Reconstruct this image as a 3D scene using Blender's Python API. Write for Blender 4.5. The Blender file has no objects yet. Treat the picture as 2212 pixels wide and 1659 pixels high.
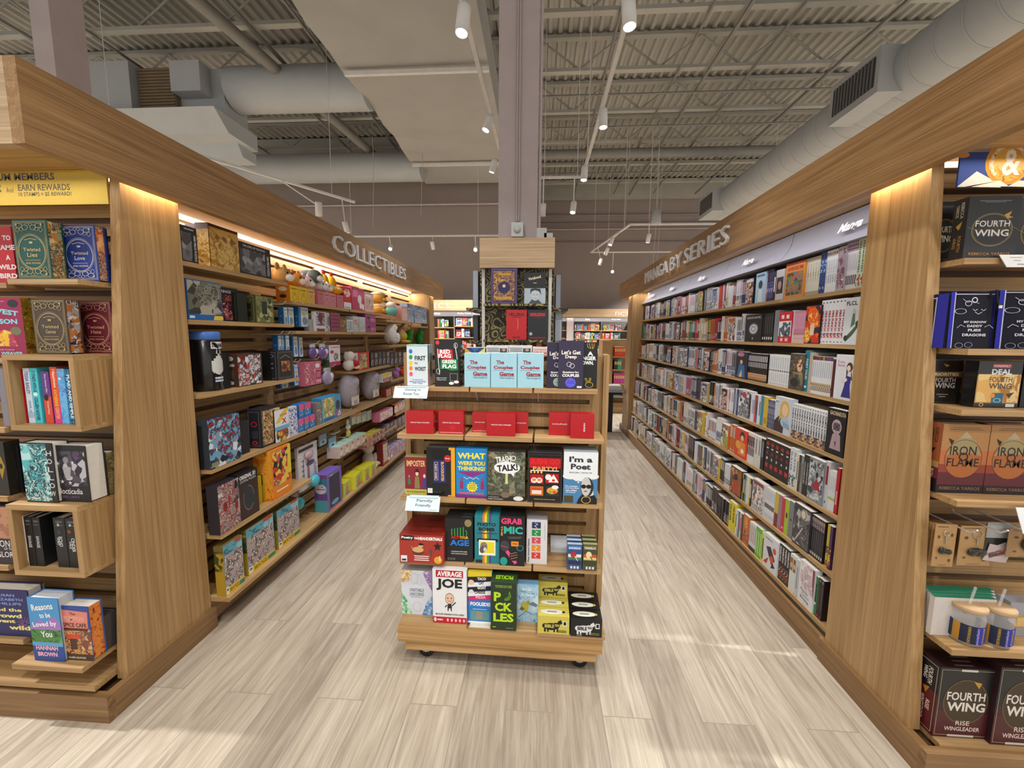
import bpy, bmesh, math, random
from mathutils import Vector, Matrix
rad = math.radians
S = bpy.context.scene
C = S.collection
# ---------------------------------------------------------------- camera, light, exposure
FPX, CXP, CYP = 895.0, 1106.0, 829.5
PITCH, YAW, ROLL, EYE = rad(6.69), rad(3.64), rad(0.45), 1.5
_f = Vector((-math.sin(YAW)*math.cos(PITCH), math.cos(YAW)*math.cos(PITCH), -math.sin(PITCH)))
_r0 = Vector((math.cos(YAW), math.sin(YAW), 0))
_u0 = _r0.cross(_f)
_R = _r0*math.cos(ROLL) + _u0*math.sin(ROLL)
_U = -_r0*math.sin(ROLL) + _u0*math.cos(ROLL)
EYEP = Vector((0, 0, EYE))
cd = bpy.data.cameras.new('camera'); cam = bpy.data.objects.new('camera', cd); C.objects.link(cam)
cd.sensor_width = 36; cd.lens = FPX/2212*36; cd.clip_start = 0.05; cd.clip_end = 100
cam.matrix_world = Matrix(((_R.x, _U.x, -_f.x, 0), (_R.y, _U.y, -_f.y, 0), (_R.z, _U.z, -_f.z, EYE), (0, 0, 0, 1)))
S.camera = cam

def ray(x, y): return _f + _R*((x-CXP)/FPX) - _U*((y-CYP)/FPX)
def atX(x, y, X): d = ray(x, y); return EYEP + d*(X/d.x)
def atY(x, y, Y): d = ray(x, y); return EYEP + d*(Y/d.y)
def atZ(x, y, Z): d = ray(x, y); return EYEP + d*((Z-EYE)/d.z)

S.view_settings.view_transform = 'Standard'; S.view_settings.look = 'None'
S.view_settings.exposure = 0.0; S.view_settings.gamma = 1.0; S.view_settings.use_curve_mapping = False
cy = S.cycles
cy.max_bounces = 6; cy.diffuse_bounces = 4; cy.glossy_bounces = 3; cy.transmission_bounces = 6; cy.transparent_max_bounces = 8
cy.sample_clamp_indirect = 4.0; cy.use_adaptive_sampling = True; cy.adaptive_threshold = 0.02
cy.caustics_reflective = False; cy.caustics_refractive = False
W = bpy.data.worlds.new('world'); S.world = W; W.use_nodes = True
W.node_tree.nodes['Background'].inputs[0].default_value = (1.0, 0.97, 0.93, 1)
W.node_tree.nodes['Background'].inputs[1].default_value = 0.95

def lamp(name, kind, loc, energy, col=(1, .97, .93), **k):
    d = bpy.data.lights.new(name, kind); o = bpy.data.objects.new(name, d); C.objects.link(o)
    d.energy = energy; d.color = col; o.location = loc
    tgt = k.pop('target', None); along = k.pop('along', None)
    for a, v in k.items(): setattr(d, a, v)
    if tgt is not None:
        z = (Vector(loc)-Vector(tgt)).normalized()
        if along is None: o.rotation_euler = z.to_track_quat('Z', 'Y').to_euler()
        else:            # long side of a strip along a world axis
            y = Vector(along); y = (y - z*y.dot(z)).normalized(); x = y.cross(z)
            o.rotation_euler = Matrix((x, y, z)).transposed().to_euler()
    return o
# track lamps of the shop outside the frame (over and behind the viewpoint)
SP = dict(spot_size=rad(74), spot_blend=0.7, shadow_soft_size=0.05)
for (x, y, tx, ty) in ((-.6, .8, -.7, 1.3), (.6, .8, .6, 1.3), (-.6, -.4, -1.2, 1.0), (.6, -.4, 1.0, 1.0), (-.6, 1.9, -.3, 3.1), (.6, 1.9, .65, 2.6),
                       (-2.5, -.4, -2.1, 1.3), (2.3, -.4, 1.8, 1.3), (0, -1.2, -.1, 1.4)):
    lamp('unseen_lamp', 'SPOT', (x, y, 3.7), 84, target=(tx, ty, .3), **SP)
for (x, y) in ((-4.2, 1.5), (-4.2, 5), (-4.6, 8.2), (-8, 3), (-8, 7), (4.2, 1.5), (4.2, 5), (4.4, 8.6), (7.5, 3), (7.5, 8), (1.2, 10.5), (-1.6, 8.6), (3.6, 12.3)):  # added fill spots without fixtures; bounce off the floor brightens ceiling and walls
    lamp('unseen_lamp', 'SPOT', (x, y, 3.75), 640, target=(x, y+.01, 0), spot_size=rad(120), spot_blend=.5, shadow_soft_size=.05)

# ---------------------------------------------------------------- colour and materials
def lin(c):
    if isinstance(c, str):
        c = c.lstrip('#'); c = ''.join(x*2 for x in c) if len(c) == 3 else c; c = [int(c[i:i+2], 16)/255 for i in (0, 2, 4)]
    return tuple((v/12.92 if v <= .04045 else ((v+.055)/1.055)**2.4) for v in c[:3]) + (1,)
MATS = {}
def newmat(name):
    m = bpy.data.materials.new(name); m.use_nodes = True
    nt = m.node_tree; b = nt.nodes['Principled BSDF']
    return m, nt, b
def node(nt, t, **k):
    n = nt.nodes.new(t)
    for a, v in k.items(): setattr(n, a, v)
    return n
def mapped(nt, scale, rot=(0, 0, 0)):
    tc = node(nt, 'ShaderNodeTexCoord'); mp = node(nt, 'ShaderNodeMapping')
    mp.inputs['Scale'].default_value = scale; mp.inputs['Rotation'].default_value = rot
    nt.links.new(tc.outputs['Object'], mp.inputs['Vector']); return mp.outputs[0]
def ramp(nt, fac, stops, mode='LINEAR'):
    r = node(nt, 'ShaderNodeValToRGB'); r.color_ramp.interpolation = mode
    e = r.color_ramp.elements
    while len(e) < len(stops): e.new(.5)
    for el, (p, c) in zip(e, stops): el.position = p; el.color = lin(c) if not isinstance(c, tuple) or len(c) != 4 else c
    nt.links.new(fac, r.inputs[0]); return r.outputs[0]
def noise(nt, vec, scale, detail=3, rough=.5, dist=0):
    n = node(nt, 'ShaderNodeTexNoise'); n.inputs['Scale'].default_value = scale; n.inputs['Detail'].default_value = detail
    n.inputs['Roughness'].default_value = rough; n.inputs['Distortion'].default_value = dist
    nt.links.new(vec, n.inputs['Vector']); return n.outputs['Fac']
def mixc(nt, fac, a, b, mode='MIX'):
    m = node(nt, 'ShaderNodeMix', data_type='RGBA', blend_type=mode)
    for sock, v in ((m.inputs[0], fac), (m.inputs[6], a), (m.inputs[7], b)):
        if hasattr(v, 'links'): nt.links.new(v, sock)
        else: sock.default_value = v
    return m.outputs[2]

def wood(name, axis, dark, mid, light, rough=.45, fine=165, cath=0.0):
    m, nt, b = newmat(name)
    sc = [fine]*3; sc['xyz'.index(axis)] = fine*.012
    n1 = noise(nt, mapped(nt, sc), 1.0, 4, .6)
    sc2 = [fine*.16]*3; sc2['xyz'.index(axis)] = fine*.006
    n2 = noise(nt, mapped(nt, sc2), 1.0, 3, .5, 1.2+cath*3)
    mm = node(nt, 'ShaderNodeMath', operation='MULTIPLY_ADD'); mm.inputs[1].default_value = .55 - .2*cath
    nt.links.new(n1, mm.inputs[0])
    m2 = node(nt, 'ShaderNodeMath', operation='MULTIPLY'); m2.inputs[1].default_value = .45 + .2*cath
    nt.links.new(n2, m2.inputs[0]); nt.links.new(m2.outputs[0], mm.inputs[2])
    col = ramp(nt, mm.outputs[0], [(.34, dark), (.5, mid), (.66, light)])
    nt.links.new(col, b.inputs['Base Color']); b.inputs['Roughness'].default_value = rough
    MATS[name] = m; return m
for ax in 'xyz':
    wood('oak_'+ax, ax, '#8f6c43', '#a98658', '#bd9a6b')
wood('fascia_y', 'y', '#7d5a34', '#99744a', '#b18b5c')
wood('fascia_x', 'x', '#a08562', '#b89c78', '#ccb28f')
wood('plinth_x', 'x', '#6b4c2e', '#85643f', '#9a7950', cath=1, fine=60)
wood('plinth_y', 'y', '#6b4c2e', '#85643f', '#9a7950', cath=1, fine=60)
wood('deck_x', 'x', '#94703f', '#b38c5a', '#c9a573', cath=1, fine=50)
wood('shelf_y', 'y', '#98774e', '#b39162', '#c5a577')
wood('shelf_x', 'x', '#94724a', '#b08d5f', '#c4a375')
wood('slot_dark', 'x', '#4a3420', '#5c422a', '#6b4e33')

def plain(name, col, rough=.6, metal=0, var=.06, scale=9, emit=None, estr=0, bump=0):
    m, nt, b = newmat(name)
    n = noise(nt, mapped(nt, (1, 1, 1)), scale, 4)
    c = lin(col); a = tuple(v*(1-var) for v in c[:3])+(1,); d = tuple(min(1, v*(1+var)) for v in c[:3])+(1,)
    nt.links.new(ramp(nt, n, [(.3, a), (.7, d)]), b.inputs['Base Color'])
    b.inputs['Roughness'].default_value = rough; b.inputs['Metallic'].default_value = metal
    if emit:
        b.inputs['Emission Color'].default_value = lin(emit); b.inputs['Emission Strength'].default_value = estr
    if bump:
        bp = node(nt, 'ShaderNodeBump'); bp.inputs['Strength'].default_value = bump
        nb = noise(nt, mapped(nt, (1, 1, 1)), scale*8, 4); nt.links.new(nb, bp.inputs['Height']); nt.links.new(bp.outputs[0], b.inputs['Normal'])
    MATS[name] = m; return m
plain('white_metal', '#d6d4d0', .4)
plain('white_letter', '#e6e7ea', .45)
plain('chrome', '#c9c9c9', .2, 1)
plain('black_rubber', '#0d0d0e', .5)
plain('black_metal', '#111112', .4)
plain('duct', '#a9acad', .6, var=.04, scale=3)
plain('steel_paint', '#7f7d78', .6)
plain('deck_paint', '#a5a39b', .75, var=.08, scale=2)
plain('insulation', '#a3a19c', .8, var=.05, scale=1.5, bump=.15)
plain('filter', '#7d6a52', .9)
plain('wall_taupe', '#948782', .85, var=.03, scale=2)
plain('column_paint', '#b3a5a4', .5, var=.05, scale=6, bump=.25)
plain('panel_grey', '#6a655f', .7)
plain('header_grey', '#9c9ba6', .45, var=.03)
plain('plush_white', '#e8e2da', .95, bump=.4, scale=30)
plain('led_strip', '#ffffff', .5, emit='#fff4e4', estr=1.3)
plain('lens_on', '#ffffff', .4, emit='#f2fbff', estr=14)
plain('led_warm', '#ffe2b0', .5, emit='#ffd596', estr=1.6)

def print_mat(name, rough, coat=0, metal=0):
    m, nt, b = newmat(name)
    at = node(nt, 'ShaderNodeAttribute', attribute_name='Col')
    n = noise(nt, mapped(nt, (1, 1, 1)), 60, 2)
    v = ramp(nt, n, [(.2, (.93, .93, .93, 1)), (.8, (1, 1, 1, 1))])
    nt.links.new(mixc(nt, 1.0, at.outputs['Color'], v, 'MULTIPLY'), b.inputs['Base Color'])
    b.inputs['Roughness'].default_value = rough; b.inputs['Metallic'].default_value = metal
    b.inputs['Coat Weight'].default_value = coat; b.inputs['Coat Roughness'].default_value = .12
    MATS[name] = m
print_mat('print', .42); print_mat('gloss', .25, .25); print_mat('matte', .75); print_mat('foil', .35, 0, .35); print_mat('fabric', .95)
m, nt, b = newmat('glass'); b.inputs['Base Color'].default_value = (.93, .96, .95, 1); b.inputs['Roughness'].default_value = .03
b.inputs['Transmission Weight'].default_value = 1; b.inputs['IOR'].default_value = 1.35; MATS['glass'] = m
m, nt, b = newmat('clear_plastic'); b.inputs['Base Color'].default_value = (.95, .95, .97, 1); b.inputs['Roughness'].default_value = .15
b.inputs['Alpha'].default_value = .22; MATS['clear_plastic'] = m

def busy(pal, scale=28, dist=1.5, mode='CONSTANT', rough=.35, seed=0):
    """illustrated print: irregular patches of a palette"""
    key = 'art_' + '_'.join(p.lstrip('#') for p in pal) + f'_{scale}_{dist}_{seed}'
    if key in MATS: return key
    m, nt, b = newmat('illustrated_print')
    v = mapped(nt, (1, 1, 1)); 
    mp = v.node; mp.inputs['Location'].default_value = (seed*3.1, seed*1.7, seed*.9)
    n1 = noise(nt, v, scale, 4, .65, dist)
    k = len(pal)
    stops = [(.28 + .44*i/max(1, k-1) - (.0 if i else .28), pal[i]) for i in range(k)]
    c1 = ramp(nt, n1, stops, mode)
    vo = node(nt, 'ShaderNodeTexVoronoi'); vo.inputs['Scale'].default_value = scale*1.6; nt.links.new(v, vo.inputs['Vector'])
    c2 = ramp(nt, vo.outputs['Color'], [(.0 + i/k, pal[(i*2+1) % k]) for i in range(k)], 'CONSTANT')
    n3 = noise(nt, v, scale*.35, 2)
    f = ramp(nt, n3, [(.5, (0, 0, 0, 1)), (.54, (1, 1, 1, 1))])
    nt.links.new(mixc(nt, f, c1, c2), b.inputs['Base Color']); b.inputs['Roughness'].default_value = rough
    MATS[key] = m; return key

# floor: wood-look plank tiles running along the aisle
m, nt, b = newmat('plank_floor')
tc = node(nt, 'ShaderNodeTexCoord'); sx = node(nt, 'ShaderNodeSeparateXYZ'); cb = node(nt, 'ShaderNodeCombineXYZ')
nt.links.new(tc.outputs['Object'], sx.inputs[0]); nt.links.new(sx.outputs['Y'], cb.inputs['X']); nt.links.new(sx.outputs['X'], cb.inputs['Y'])
mpf = node(nt, 'ShaderNodeMapping'); mpf.inputs['Location'].default_value = (.42, .114, 0); nt.links.new(cb.outputs[0], mpf.inputs['Vector'])
br = node(nt, 'ShaderNodeTexBrick'); nt.links.new(mpf.outputs[0], br.inputs['Vector'])
br.offset = .37; br.offset_frequency = 2; br.inputs['Scale'].default_value = 1; br.inputs['Brick Width'].default_value = 1.18
br.inputs['Row Height'].default_value = .195; br.inputs['Mortar Size'].default_value = .0016; br.inputs['Mortar Smooth'].default_value = 0
br.inputs['Color1'].default_value = (0, 0, 0, 1); br.inputs['Color2'].default_value = (1, 1, 1, 1); br.inputs['Mortar'].default_value = (.5, .5, .5, 1)
# per-plank offset for the grain
vm = node(nt, 'ShaderNodeVectorMath', operation='MULTIPLY_ADD'); vm.inputs[1].default_value = (7.3, 11.1, 0)
nt.links.new(br.outputs['Color'], vm.inputs[0]); nt.links.new(cb.outputs[0], vm.inputs[2])
mg = node(nt, 'ShaderNodeMapping'); mg.inputs['Scale'].default_value = (1.1, 16, 1); nt.links.new(vm.outputs[0], mg.inputs['Vector'])
g1 = noise(nt, mg.outputs[0], 1.6, 6, .62, 1.4)
mg2 = node(nt, 'ShaderNodeMapping'); mg2.inputs['Scale'].default_value = (4, 95, 1); nt.links.new(vm.outputs[0], mg2.inputs['Vector'])
g2 = noise(nt, mg2.outputs[0], 1.5, 3, .6, .4)
cA = ramp(nt, g1, [(.28, '#a29587'), (.44, '#b9ad9d'), (.58, '#c9bfaf'), (.74, '#d8cfc1')])
cB = ramp(nt, g2, [(.35, (.88, .865, .85, 1)), (.6, (1, 1, 1, 1))])
cC = mixc(nt, 1.0, cA, cB, 'MULTIPLY')
tone = ramp(nt, br.outputs['Color'], [(0, (.74, .71, .69, 1)), (.5, (.92, .90, .87, 1)), (1, (1.0, .99, .97, 1))])
cD = mixc(nt, 1.0, cC, tone, 'MULTIPLY')
cE = mixc(nt, br.outputs['Fac'], cD, lin('#978c80'))
nt.links.new(cE, b.inputs['Base Color']); b.inputs['Roughness'].default_value = .38
MATS['plank_floor'] = m

# paisley cloth of the column display
m, nt, b = newmat('paisley')
v = mapped(nt, (1, 1, 1)); vd = node(nt, 'ShaderNodeTexNoise'); vd.inputs['Scale'].default_value = 5; nt.links.new(v, vd.inputs['Vector'])
ad = node(nt, 'ShaderNodeVectorMath', operation='MULTIPLY_ADD'); ad.inputs[1].default_value = (.22, .22, .22)
nt.links.new(vd.outputs['Color'], ad.inputs[0]); nt.links.new(v, ad.inputs[2])
vo = node(nt, 'ShaderNodeTexVoronoi', feature='F1'); vo.inputs['Scale'].default_value = 9; nt.links.new(ad.outputs[0], vo.inputs['Vector'])
sn = node(nt, 'ShaderNodeMath', operation='SINE'); ml = node(nt, 'ShaderNodeMath', operation='MULTIPLY'); ml.inputs[1].default_value = 26
nt.links.new(vo.outputs['Distance'], ml.inputs[0]); nt.links.new(ml.outputs[0], sn.inputs[0])
nt.links.new(ramp(nt, sn.outputs[0], [(.20, '#2a261f'), (.36, '#6a5f38'), (.48, '#b8aa72'), (.8, '#8f8250')]), b.inputs['Base Color']); b.inputs['Roughness'].default_value = .6
MATS['paisley'] = m

# ---------------------------------------------------------------- mesh helpers
TXT = {}
def glyphs(s, bold=0):
    bold = min(bold, .04); k = (s, bold)
    if k in TXT: return TXT[k]
    cu = bpy.data.curves.new('t', 'FONT'); cu.body = s; cu.size = 1; cu.resolution_u = 2; cu.offset = bold
    o = bpy.data.objects.new('t', cu); me = bpy.data.meshes.new_from_object(o)
    vs = [(v.co.x, v.co.y) for v in me.vertices]; fs = [tuple(p.vertices) for p in me.polygons]
    bpy.data.objects.remove(o); bpy.data.curves.remove(cu); bpy.data.meshes.remove(me)
    if not vs: TXT[k] = ([], [], 1); return TXT[k]
    x0 = min(v[0] for v in vs); x1 = max(v[0] for v in vs); y0 = min(v[1] for v in vs); y1 = max(v[1] for v in vs)
    vs = [((x-x0)/(x1-x0)-.5, (y-y0)/(y1-y0)-.5) for x, y in vs]
    TXT[k] = (vs, fs, (x1-x0)/(y1-y0)); return TXT[k]

class MB:
    def __init__(s): s.v = []; s.f = []; s.c = []; s.m = []; s.sm = []
    def face(s, pts, col='#ffffff', mat='print', smooth=False):
        i = len(s.v); s.v += [tuple(p) for p in pts]; s.f.append(tuple(range(i, i+len(pts)))); s.c.append(lin(col)); s.m.append(mat); s.sm.append(smooth)
    def geo(s, vs, fs, col='#ffffff', mat='print', smooth=False):
        i = len(s.v); s.v += [tuple(p) for p in vs]; L = lin(col)
        for f in fs: s.f.append(tuple(i+j for j in f)); s.c.append(L); s.m.append(mat); s.sm.append(smooth)
    def box(s, x0, x1, y0, y1, z0, z1, col='#ffffff', mat='print', sides=None):
        """sides: {'f','b','l','r','t','u': (col, mat)} overrides"""
        sides = sides or {}
        P = lambda a, b, c: ((x0, x1)[a], (y0, y1)[b], (z0, z1)[c])
        for k, q in (('f', ((0, 0, 0), (1, 0, 0), (1, 0, 1), (0, 0, 1))), ('b', ((1, 1, 0), (0, 1, 0), (0, 1, 1), (1, 1, 1))),
                     ('l', ((0, 1, 0), (0, 0, 0), (0, 0, 1), (0, 1, 1))), ('r', ((1, 0, 0), (1, 1, 0), (1, 1, 1), (1, 0, 1))),
                     ('t', ((0, 0, 1), (1, 0, 1), (1, 1, 1), (0, 1, 1))), ('u', ((0, 1, 0), (1, 1, 0), (1, 0, 0), (0, 0, 0)))):
            c, mt = sides.get(k, (col, mat)); s.face([P(*i) for i in q], c, mt)
    def prism(s, poly, axis, a, b, col='#ffffff', mat='print'):
        """polygon in the other two axes extruded along axis"""
        ix = 'xyz'.index(axis)
        def mk(p, t): q = list(p); q.insert(ix, t); return tuple(q)
        n = len(poly); A = [mk(p, a) for p in poly]; B = [mk(p, b) for p in poly]
        s.face(A, col, mat); s.face(B[::-1], col, mat)
        for i in range(n): j = (i+1) % n; s.face([A[j], A[i], B[i], B[j]], col, mat)
    def tube(s, pts, r, col='#ffffff', mat='print', n=8, caps=True):
        pts = [Vector(p) for p in pts]; rings = []; up = None
        rr = r if isinstance(r, (list, tuple)) else [r]*len(pts)
        for i, p in enumerate(pts):
            d = (pts[min(i+1, len(pts)-1)] - pts[max(i-1, 0)]).normalized()
            if up is None: up = Vector((0, 0, 1)) if abs(d.z) < .9 else Vector((1, 0, 0))
            a = d.cross(up).normalized(); b2 = a.cross(d).normalized(); up = b2
            rings.append([p + (a*math.cos(2*math.pi*k/n) + b2*math.sin(2*math.pi*k/n))*rr[i] for k in range(n)])
        i0 = len(s.v); fs = []
        for i in range(len(rings)-1):
            for k in range(n): fs.append((i*n+k, i*n+(k+1) % n, (i+1)*n+(k+1) % n, (i+1)*n+k))
        s.geo([q for rg in rings for q in rg], fs, col, mat, True)
        if caps: s.face(rings[0][::-1], col, mat); s.face(rings[-1], col, mat)
    def lathe(s, prof, cx=0, cy=0, col='#ffffff', mat='print', n=20, sx=1, sy=1, smooth=True):
        vs = []; fs = []
        for r, z in prof:
            for k in range(n): a = 2*math.pi*k/n; vs.append((cx+r*math.cos(a)*sx, cy+r*math.sin(a)*sy, z))
        for i in range(len(prof)-1):
            for k in range(n): fs.append((i*n+k, i*n+(k+1) % n, (i+1)*n+(k+1) % n, (i+1)*n+k))
        s.geo(vs, fs, col, mat, smooth)
    def ball(s, c, r, col='#ffffff', mat='fabric', rot=None, n=14, m=9):
        """ellipsoid; r = (rx, ry, rz), rot = rotation about y (radians)"""
        vs = []; fs = []
        M = Matrix.Rotation(rot, 3, 'Y') if rot else Matrix.Identity(3)
        for i in range(m+1):
            t = math.pi*i/m
            for k in range(n):
                a = 2*math.pi*k/n
                p = M @ Vector((r[0]*math.sin(t)*math.cos(a), r[1]*math.sin(t)*math.sin(a), -r[2]*math.cos(t)))
                vs.append((c[0]+p.x, c[1]+p.y, c[2]+p.z))
        for i in range(m):
            for k in range(n): fs.append((i*n+k, i*n+(k+1) % n, (i+1)*n+(k+1) % n, (i+1)*n+k))
        s.geo(vs, fs, col, mat, True)
    def build(s, name, parent=None, label=None, cat=None, group=None, kind=None, loc=(0, 0, 0), rot=(0, 0, 0)):
        me = bpy.data.meshes.new(name); me.from_pydata(s.v, [], s.f)
        names = []
        for x in s.m:
            if x not in names: names.append(x)
        for x in names: me.materials.append(MATS[x])
        ix = {x: i for i, x in enumerate(names)}
        me.polygons.foreach_set('material_index', [ix[x] for x in s.m]); me.polygons.foreach_set('use_smooth', s.sm)
        ca = me.color_attributes.new('Col', 'FLOAT_COLOR', 'CORNER'); buf = []
        for f, c in zip(s.f, s.c): buf += list(c)*len(f)
        ca.data.foreach_set('color', buf); me.update()
        o = bpy.data.objects.new(name, me); C.objects.link(o); o.location = loc; o.rotation_euler = rot
        if parent: o.parent = parent
        return tag(o, label, cat, group, kind)
def tag(o, label=None, cat=None, group=None, kind=None):
    for k, v in (('label', label), ('category', cat), ('group', group), ('kind', kind)):
        if v: o[k] = v
    return o
def thing(name, label, cat, loc=(0, 0, 0), rot=(0, 0, 0), group=None, kind=None):
    o = bpy.data.objects.new(name, None); C.objects.link(o); o.location = loc; o.rotation_euler = rot; o.empty_display_size = .05
    return tag(o, label, cat, group, kind)
def copy_tree(o, parent=None):
    c = o.copy(); C.objects.link(c)
    if parent: c.parent = parent
    for ch in list(o.children): copy_tree(ch, c)
    return c

class Face:
    """a printed face: o lower left corner, U/V full edge vectors; layers are stacked outwards by hairs"""
    def __init__(s, mb, o, U, V, mat='print'):
        s.mb = mb; s.o = Vector(o); s.U = Vector(U); s.V = Vector(V); s.n = s.U.cross(s.V).normalized(); s.k = 0; s.mat = mat; s.w = s.U.length; s.h = s.V.length
    def P(s, u, v): return s.o + s.U*u + s.V*v + s.n*(.0003+.00006*s.k)
    def draw(s, ops):
        for op in ops:
            s.k += 1; t = op[0]
            if t == 'r': _, a, b_, c, d, col = op; s.mb.face([s.P(a, b_), s.P(c, b_), s.P(c, d), s.P(a, d)], col, s.mat)
            elif t == 'b': _, a, b_, c, d, key = op; s.mb.face([s.P(a, b_), s.P(c, b_), s.P(c, d), s.P(a, d)], '#ffffff', key)
            elif t == 'e' or t == 'eb':
                _, cu, cv, ru, rv, col = op; n = 20
                s.mb.face([s.P(cu+ru*math.cos(2*math.pi*k/n), cv+rv*math.sin(2*math.pi*k/n)) for k in range(n)], '#ffffff' if t == 'eb' else col, col if t == 'eb' else s.mat)
            elif t == 'o':
                _, cu, cv, ru, rv, wd, col = op; n = 24; q = 1-wd
                for k in range(n):
                    a, b_ = 2*math.pi*k/n, 2*math.pi*(k+1)/n
                    s.mb.face([s.P(cu+ru*math.cos(a)*q, cv+rv*math.sin(a)*q), s.P(cu+ru*math.cos(a), cv+rv*math.sin(a)), s.P(cu+ru*math.cos(b_), cv+rv*math.sin(b_)), s.P(cu+ru*math.cos(b_)*q, cv+rv*math.sin(b_)*q)], col, s.mat)
            elif t == 'p': s.mb.face([s.P(u, v) for u, v in op[1]], op[2], s.mat)
            elif t == 'pb': s.mb.face([s.P(u, v) for u, v in op[1]], '#ffffff', op[2])
            elif t == 'l':
                pts, wd, col = op[1:]
                for (a, b_), (c, d) in zip(pts, pts[1:]):
                    du, dv = (c-a)*s.w, (d-b_)*s.h; L = math.hypot(du, dv) or 1; nu, nv = -dv/L*wd/2, du/L*wd/2*s.w/s.h
                    s.mb.face([s.P(a-nu, b_-nv), s.P(c-nu, d-nv), s.P(c+nu, d+nv), s.P(a+nu, b_+nv)], col, s.mat)
            elif t == 'f':   # frame outline
                _, a, b_, c, d, wd, col = op; wv = wd*s.w/s.h
                s.draw([('r', a, b_, c, b_+wv, col), ('r', a, d-wv, c, d, col), ('r', a, b_, a+wd, d, col), ('r', c-wd, b_, c, d, col)])
            elif t == 't':
                _, txt, cu, cv, w, h, col = op[:7]; rot = op[7] if len(op) > 7 else 0; bold = op[8] if len(op) > 8 else .02
                vs, fs, asp = glyphs(txt, bold)
                ca, sa = math.cos(rad(rot)), math.sin(rad(rot))
                if abs(rot) == 90: W_, H_ = h*s.h, w*s.w     # w,h stay the extents along u,v
                else: W_, H_ = w*s.w, h*s.h
                q = []
                for x, y in vs:
                    X, Y = x*W_, y*H_; X, Y = X*ca-Y*sa, X*sa+Y*ca
                    q.append(s.P(cu+X/s.w, cv+Y/s.h))
                s.mb.geo(q, fs, col, s.mat)

def carton(name, w, h, d, col, art=None, loc=(0, 0, 0), rz=0, label=None, cat='box', group=None, mat='print', side=None, top=None, tilt=0, parent=None, back=None):
    """a printed box: front towards local -y, base centre front at the origin; art = {'f':[...], 'l':..., 'r':..., 't':...}"""
    mb = MB(); sd = {}
    for k, v in (('l', side), ('r', side), ('t', top), ('b', back)):
        if v: sd[k] = v if isinstance(v, tuple) else (v, mat)
    mb.box(-w/2, w/2, 0, d, 0, h, col, mat, sd)
    FR = {'f': ((-w/2, 0, 0), (w, 0, 0), (0, 0, h)), 'l': ((-w/2, d, 0), (0, -d, 0), (0, 0, h)), 'r': ((w/2, 0, 0), (0, d, 0), (0, 0, h)), 't': ((-w/2, 0, h), (w, 0, 0), (0, d, 0))}
    for k, ops in (art or {}).items():
        if ops: Face(mb, *FR[k], mat=mat).draw(ops)
    return mb.build(name, parent, label, cat, group, None, loc, (tilt, 0, rz))

def hardback(name, w, h, d, cover, art, loc, rz, label, group=None, mat='print', pages='#e9e4d8', pmat='matte', page_side='r', inset=.004, t=.0025, edge=None, tilt=0, sides=None):
    """a bound book standing face out: cover (two boards and a spine) and page block are parts"""
    root = thing(name, label, 'book', loc, (tilt, 0, rz), group)
    mb = MB(); FR = {'f': ((-w/2, 0, 0), (w, 0, 0), (0, 0, h)), 'l': ((-w/2, d, 0), (0, -d, 0), (0, 0, h)), 'r': ((w/2, 0, 0), (0, d, 0), (0, 0, h))}
    mb.box(-w/2, w/2, 0, t, 0, h, cover, mat); mb.box(-w/2, w/2, d-t, d, 0, h, cover, mat)
    sgn = -1 if page_side == 'r' else 1
    xs = (-w/2, -w/2+t) if sgn < 0 else (w/2-t, w/2)
    mb.box(xs[0], xs[1], t, d-t, 0, h, cover, mat)
    for k, ops in art.items():
        if k in 'flr' and ops and k != page_side: Face(mb, *FR[k], mat=mat).draw(ops)
    mb.build('cover', root)
    pb = MB(); a, b_ = (-w/2+t, w/2-inset) if sgn < 0 else (-w/2+inset, w/2-t)
    pb.box(a, b_, t, d-t, inset, h-inset, pages, pmat, {('r' if sgn < 0 else 'l'): ('#ffffff', edge)} if edge else None)
    if page_side in art and art[page_side]:
        x = b_ if sgn < 0 else a
        Face(pb, *(((x, t, inset), (0, d-2*t, 0), (0, 0, h-2*inset)) if sgn < 0 else ((x, d-t, inset), (0, -(d-2*t), 0), (0, 0, h-2*inset))), mat=pmat).draw(art[page_side])
    pb.build('page_block', root)
    return root
# ---------------------------------------------------------------- the setting
mb = MB(); mb.face([(-14, -4, 0), (12, -4, 0), (12, 15, 0), (-14, 15, 0)], mat='plank_floor'); mb.build('floor', kind='structure')
CEIL = 6.3
mb = MB()   # corrugated roof deck, ribs along the aisle
x = -14.0
while x < 12:
    for (a, za), (b_, zb) in zip(((0, 0), (.05, 0), (.075, .045), (.135, .045)), ((.05, 0), (.075, .045), (.135, .045), (.16, 0))):
        mb.face([(x+a, -4, CEIL+za), (x+b_, -4, CEIL+zb), (x+b_, 15, CEIL+zb), (x+a, 15, CEIL+za)], mat='deck_paint')
    x += .16
mb.build('ceiling', kind='structure')
def wallbox(name, x0, x1, y0, y1, z1=6.3, mat='wall_taupe', z0=0, kind='structure', parent=None):
    mb = MB(); mb.box(x0, x1, y0, y1, z0, z1, mat=mat); return mb.build(name, parent, kind=kind)
wallbox('wall_back', -14, -.3, 10.7, 10.9); wallbox('wall_far', -.5, 12, 13.8, 14.0); wallbox('wall_return', -.5, -.3, 10.9, 13.8)
mb = MB()   # seams and rails on the far wall
for zz, hh in ((5.25, .05), (5.02, .03), (4.45, .02)): mb.box(.0, 12, 13.74, 13.8, zz, zz+hh, mat='wall_taupe')
mb.build('trim_1', kind='structure')
mb = MB()
mb.tube([(-.2, 13.70, 4.85), (9, 13.70, 4.85)], .022, mat='column_paint'); mb.tube([(-9, 10.6, 4.72), (-.6, 10.6, 4.72)], .025, mat='column_paint')
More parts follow.
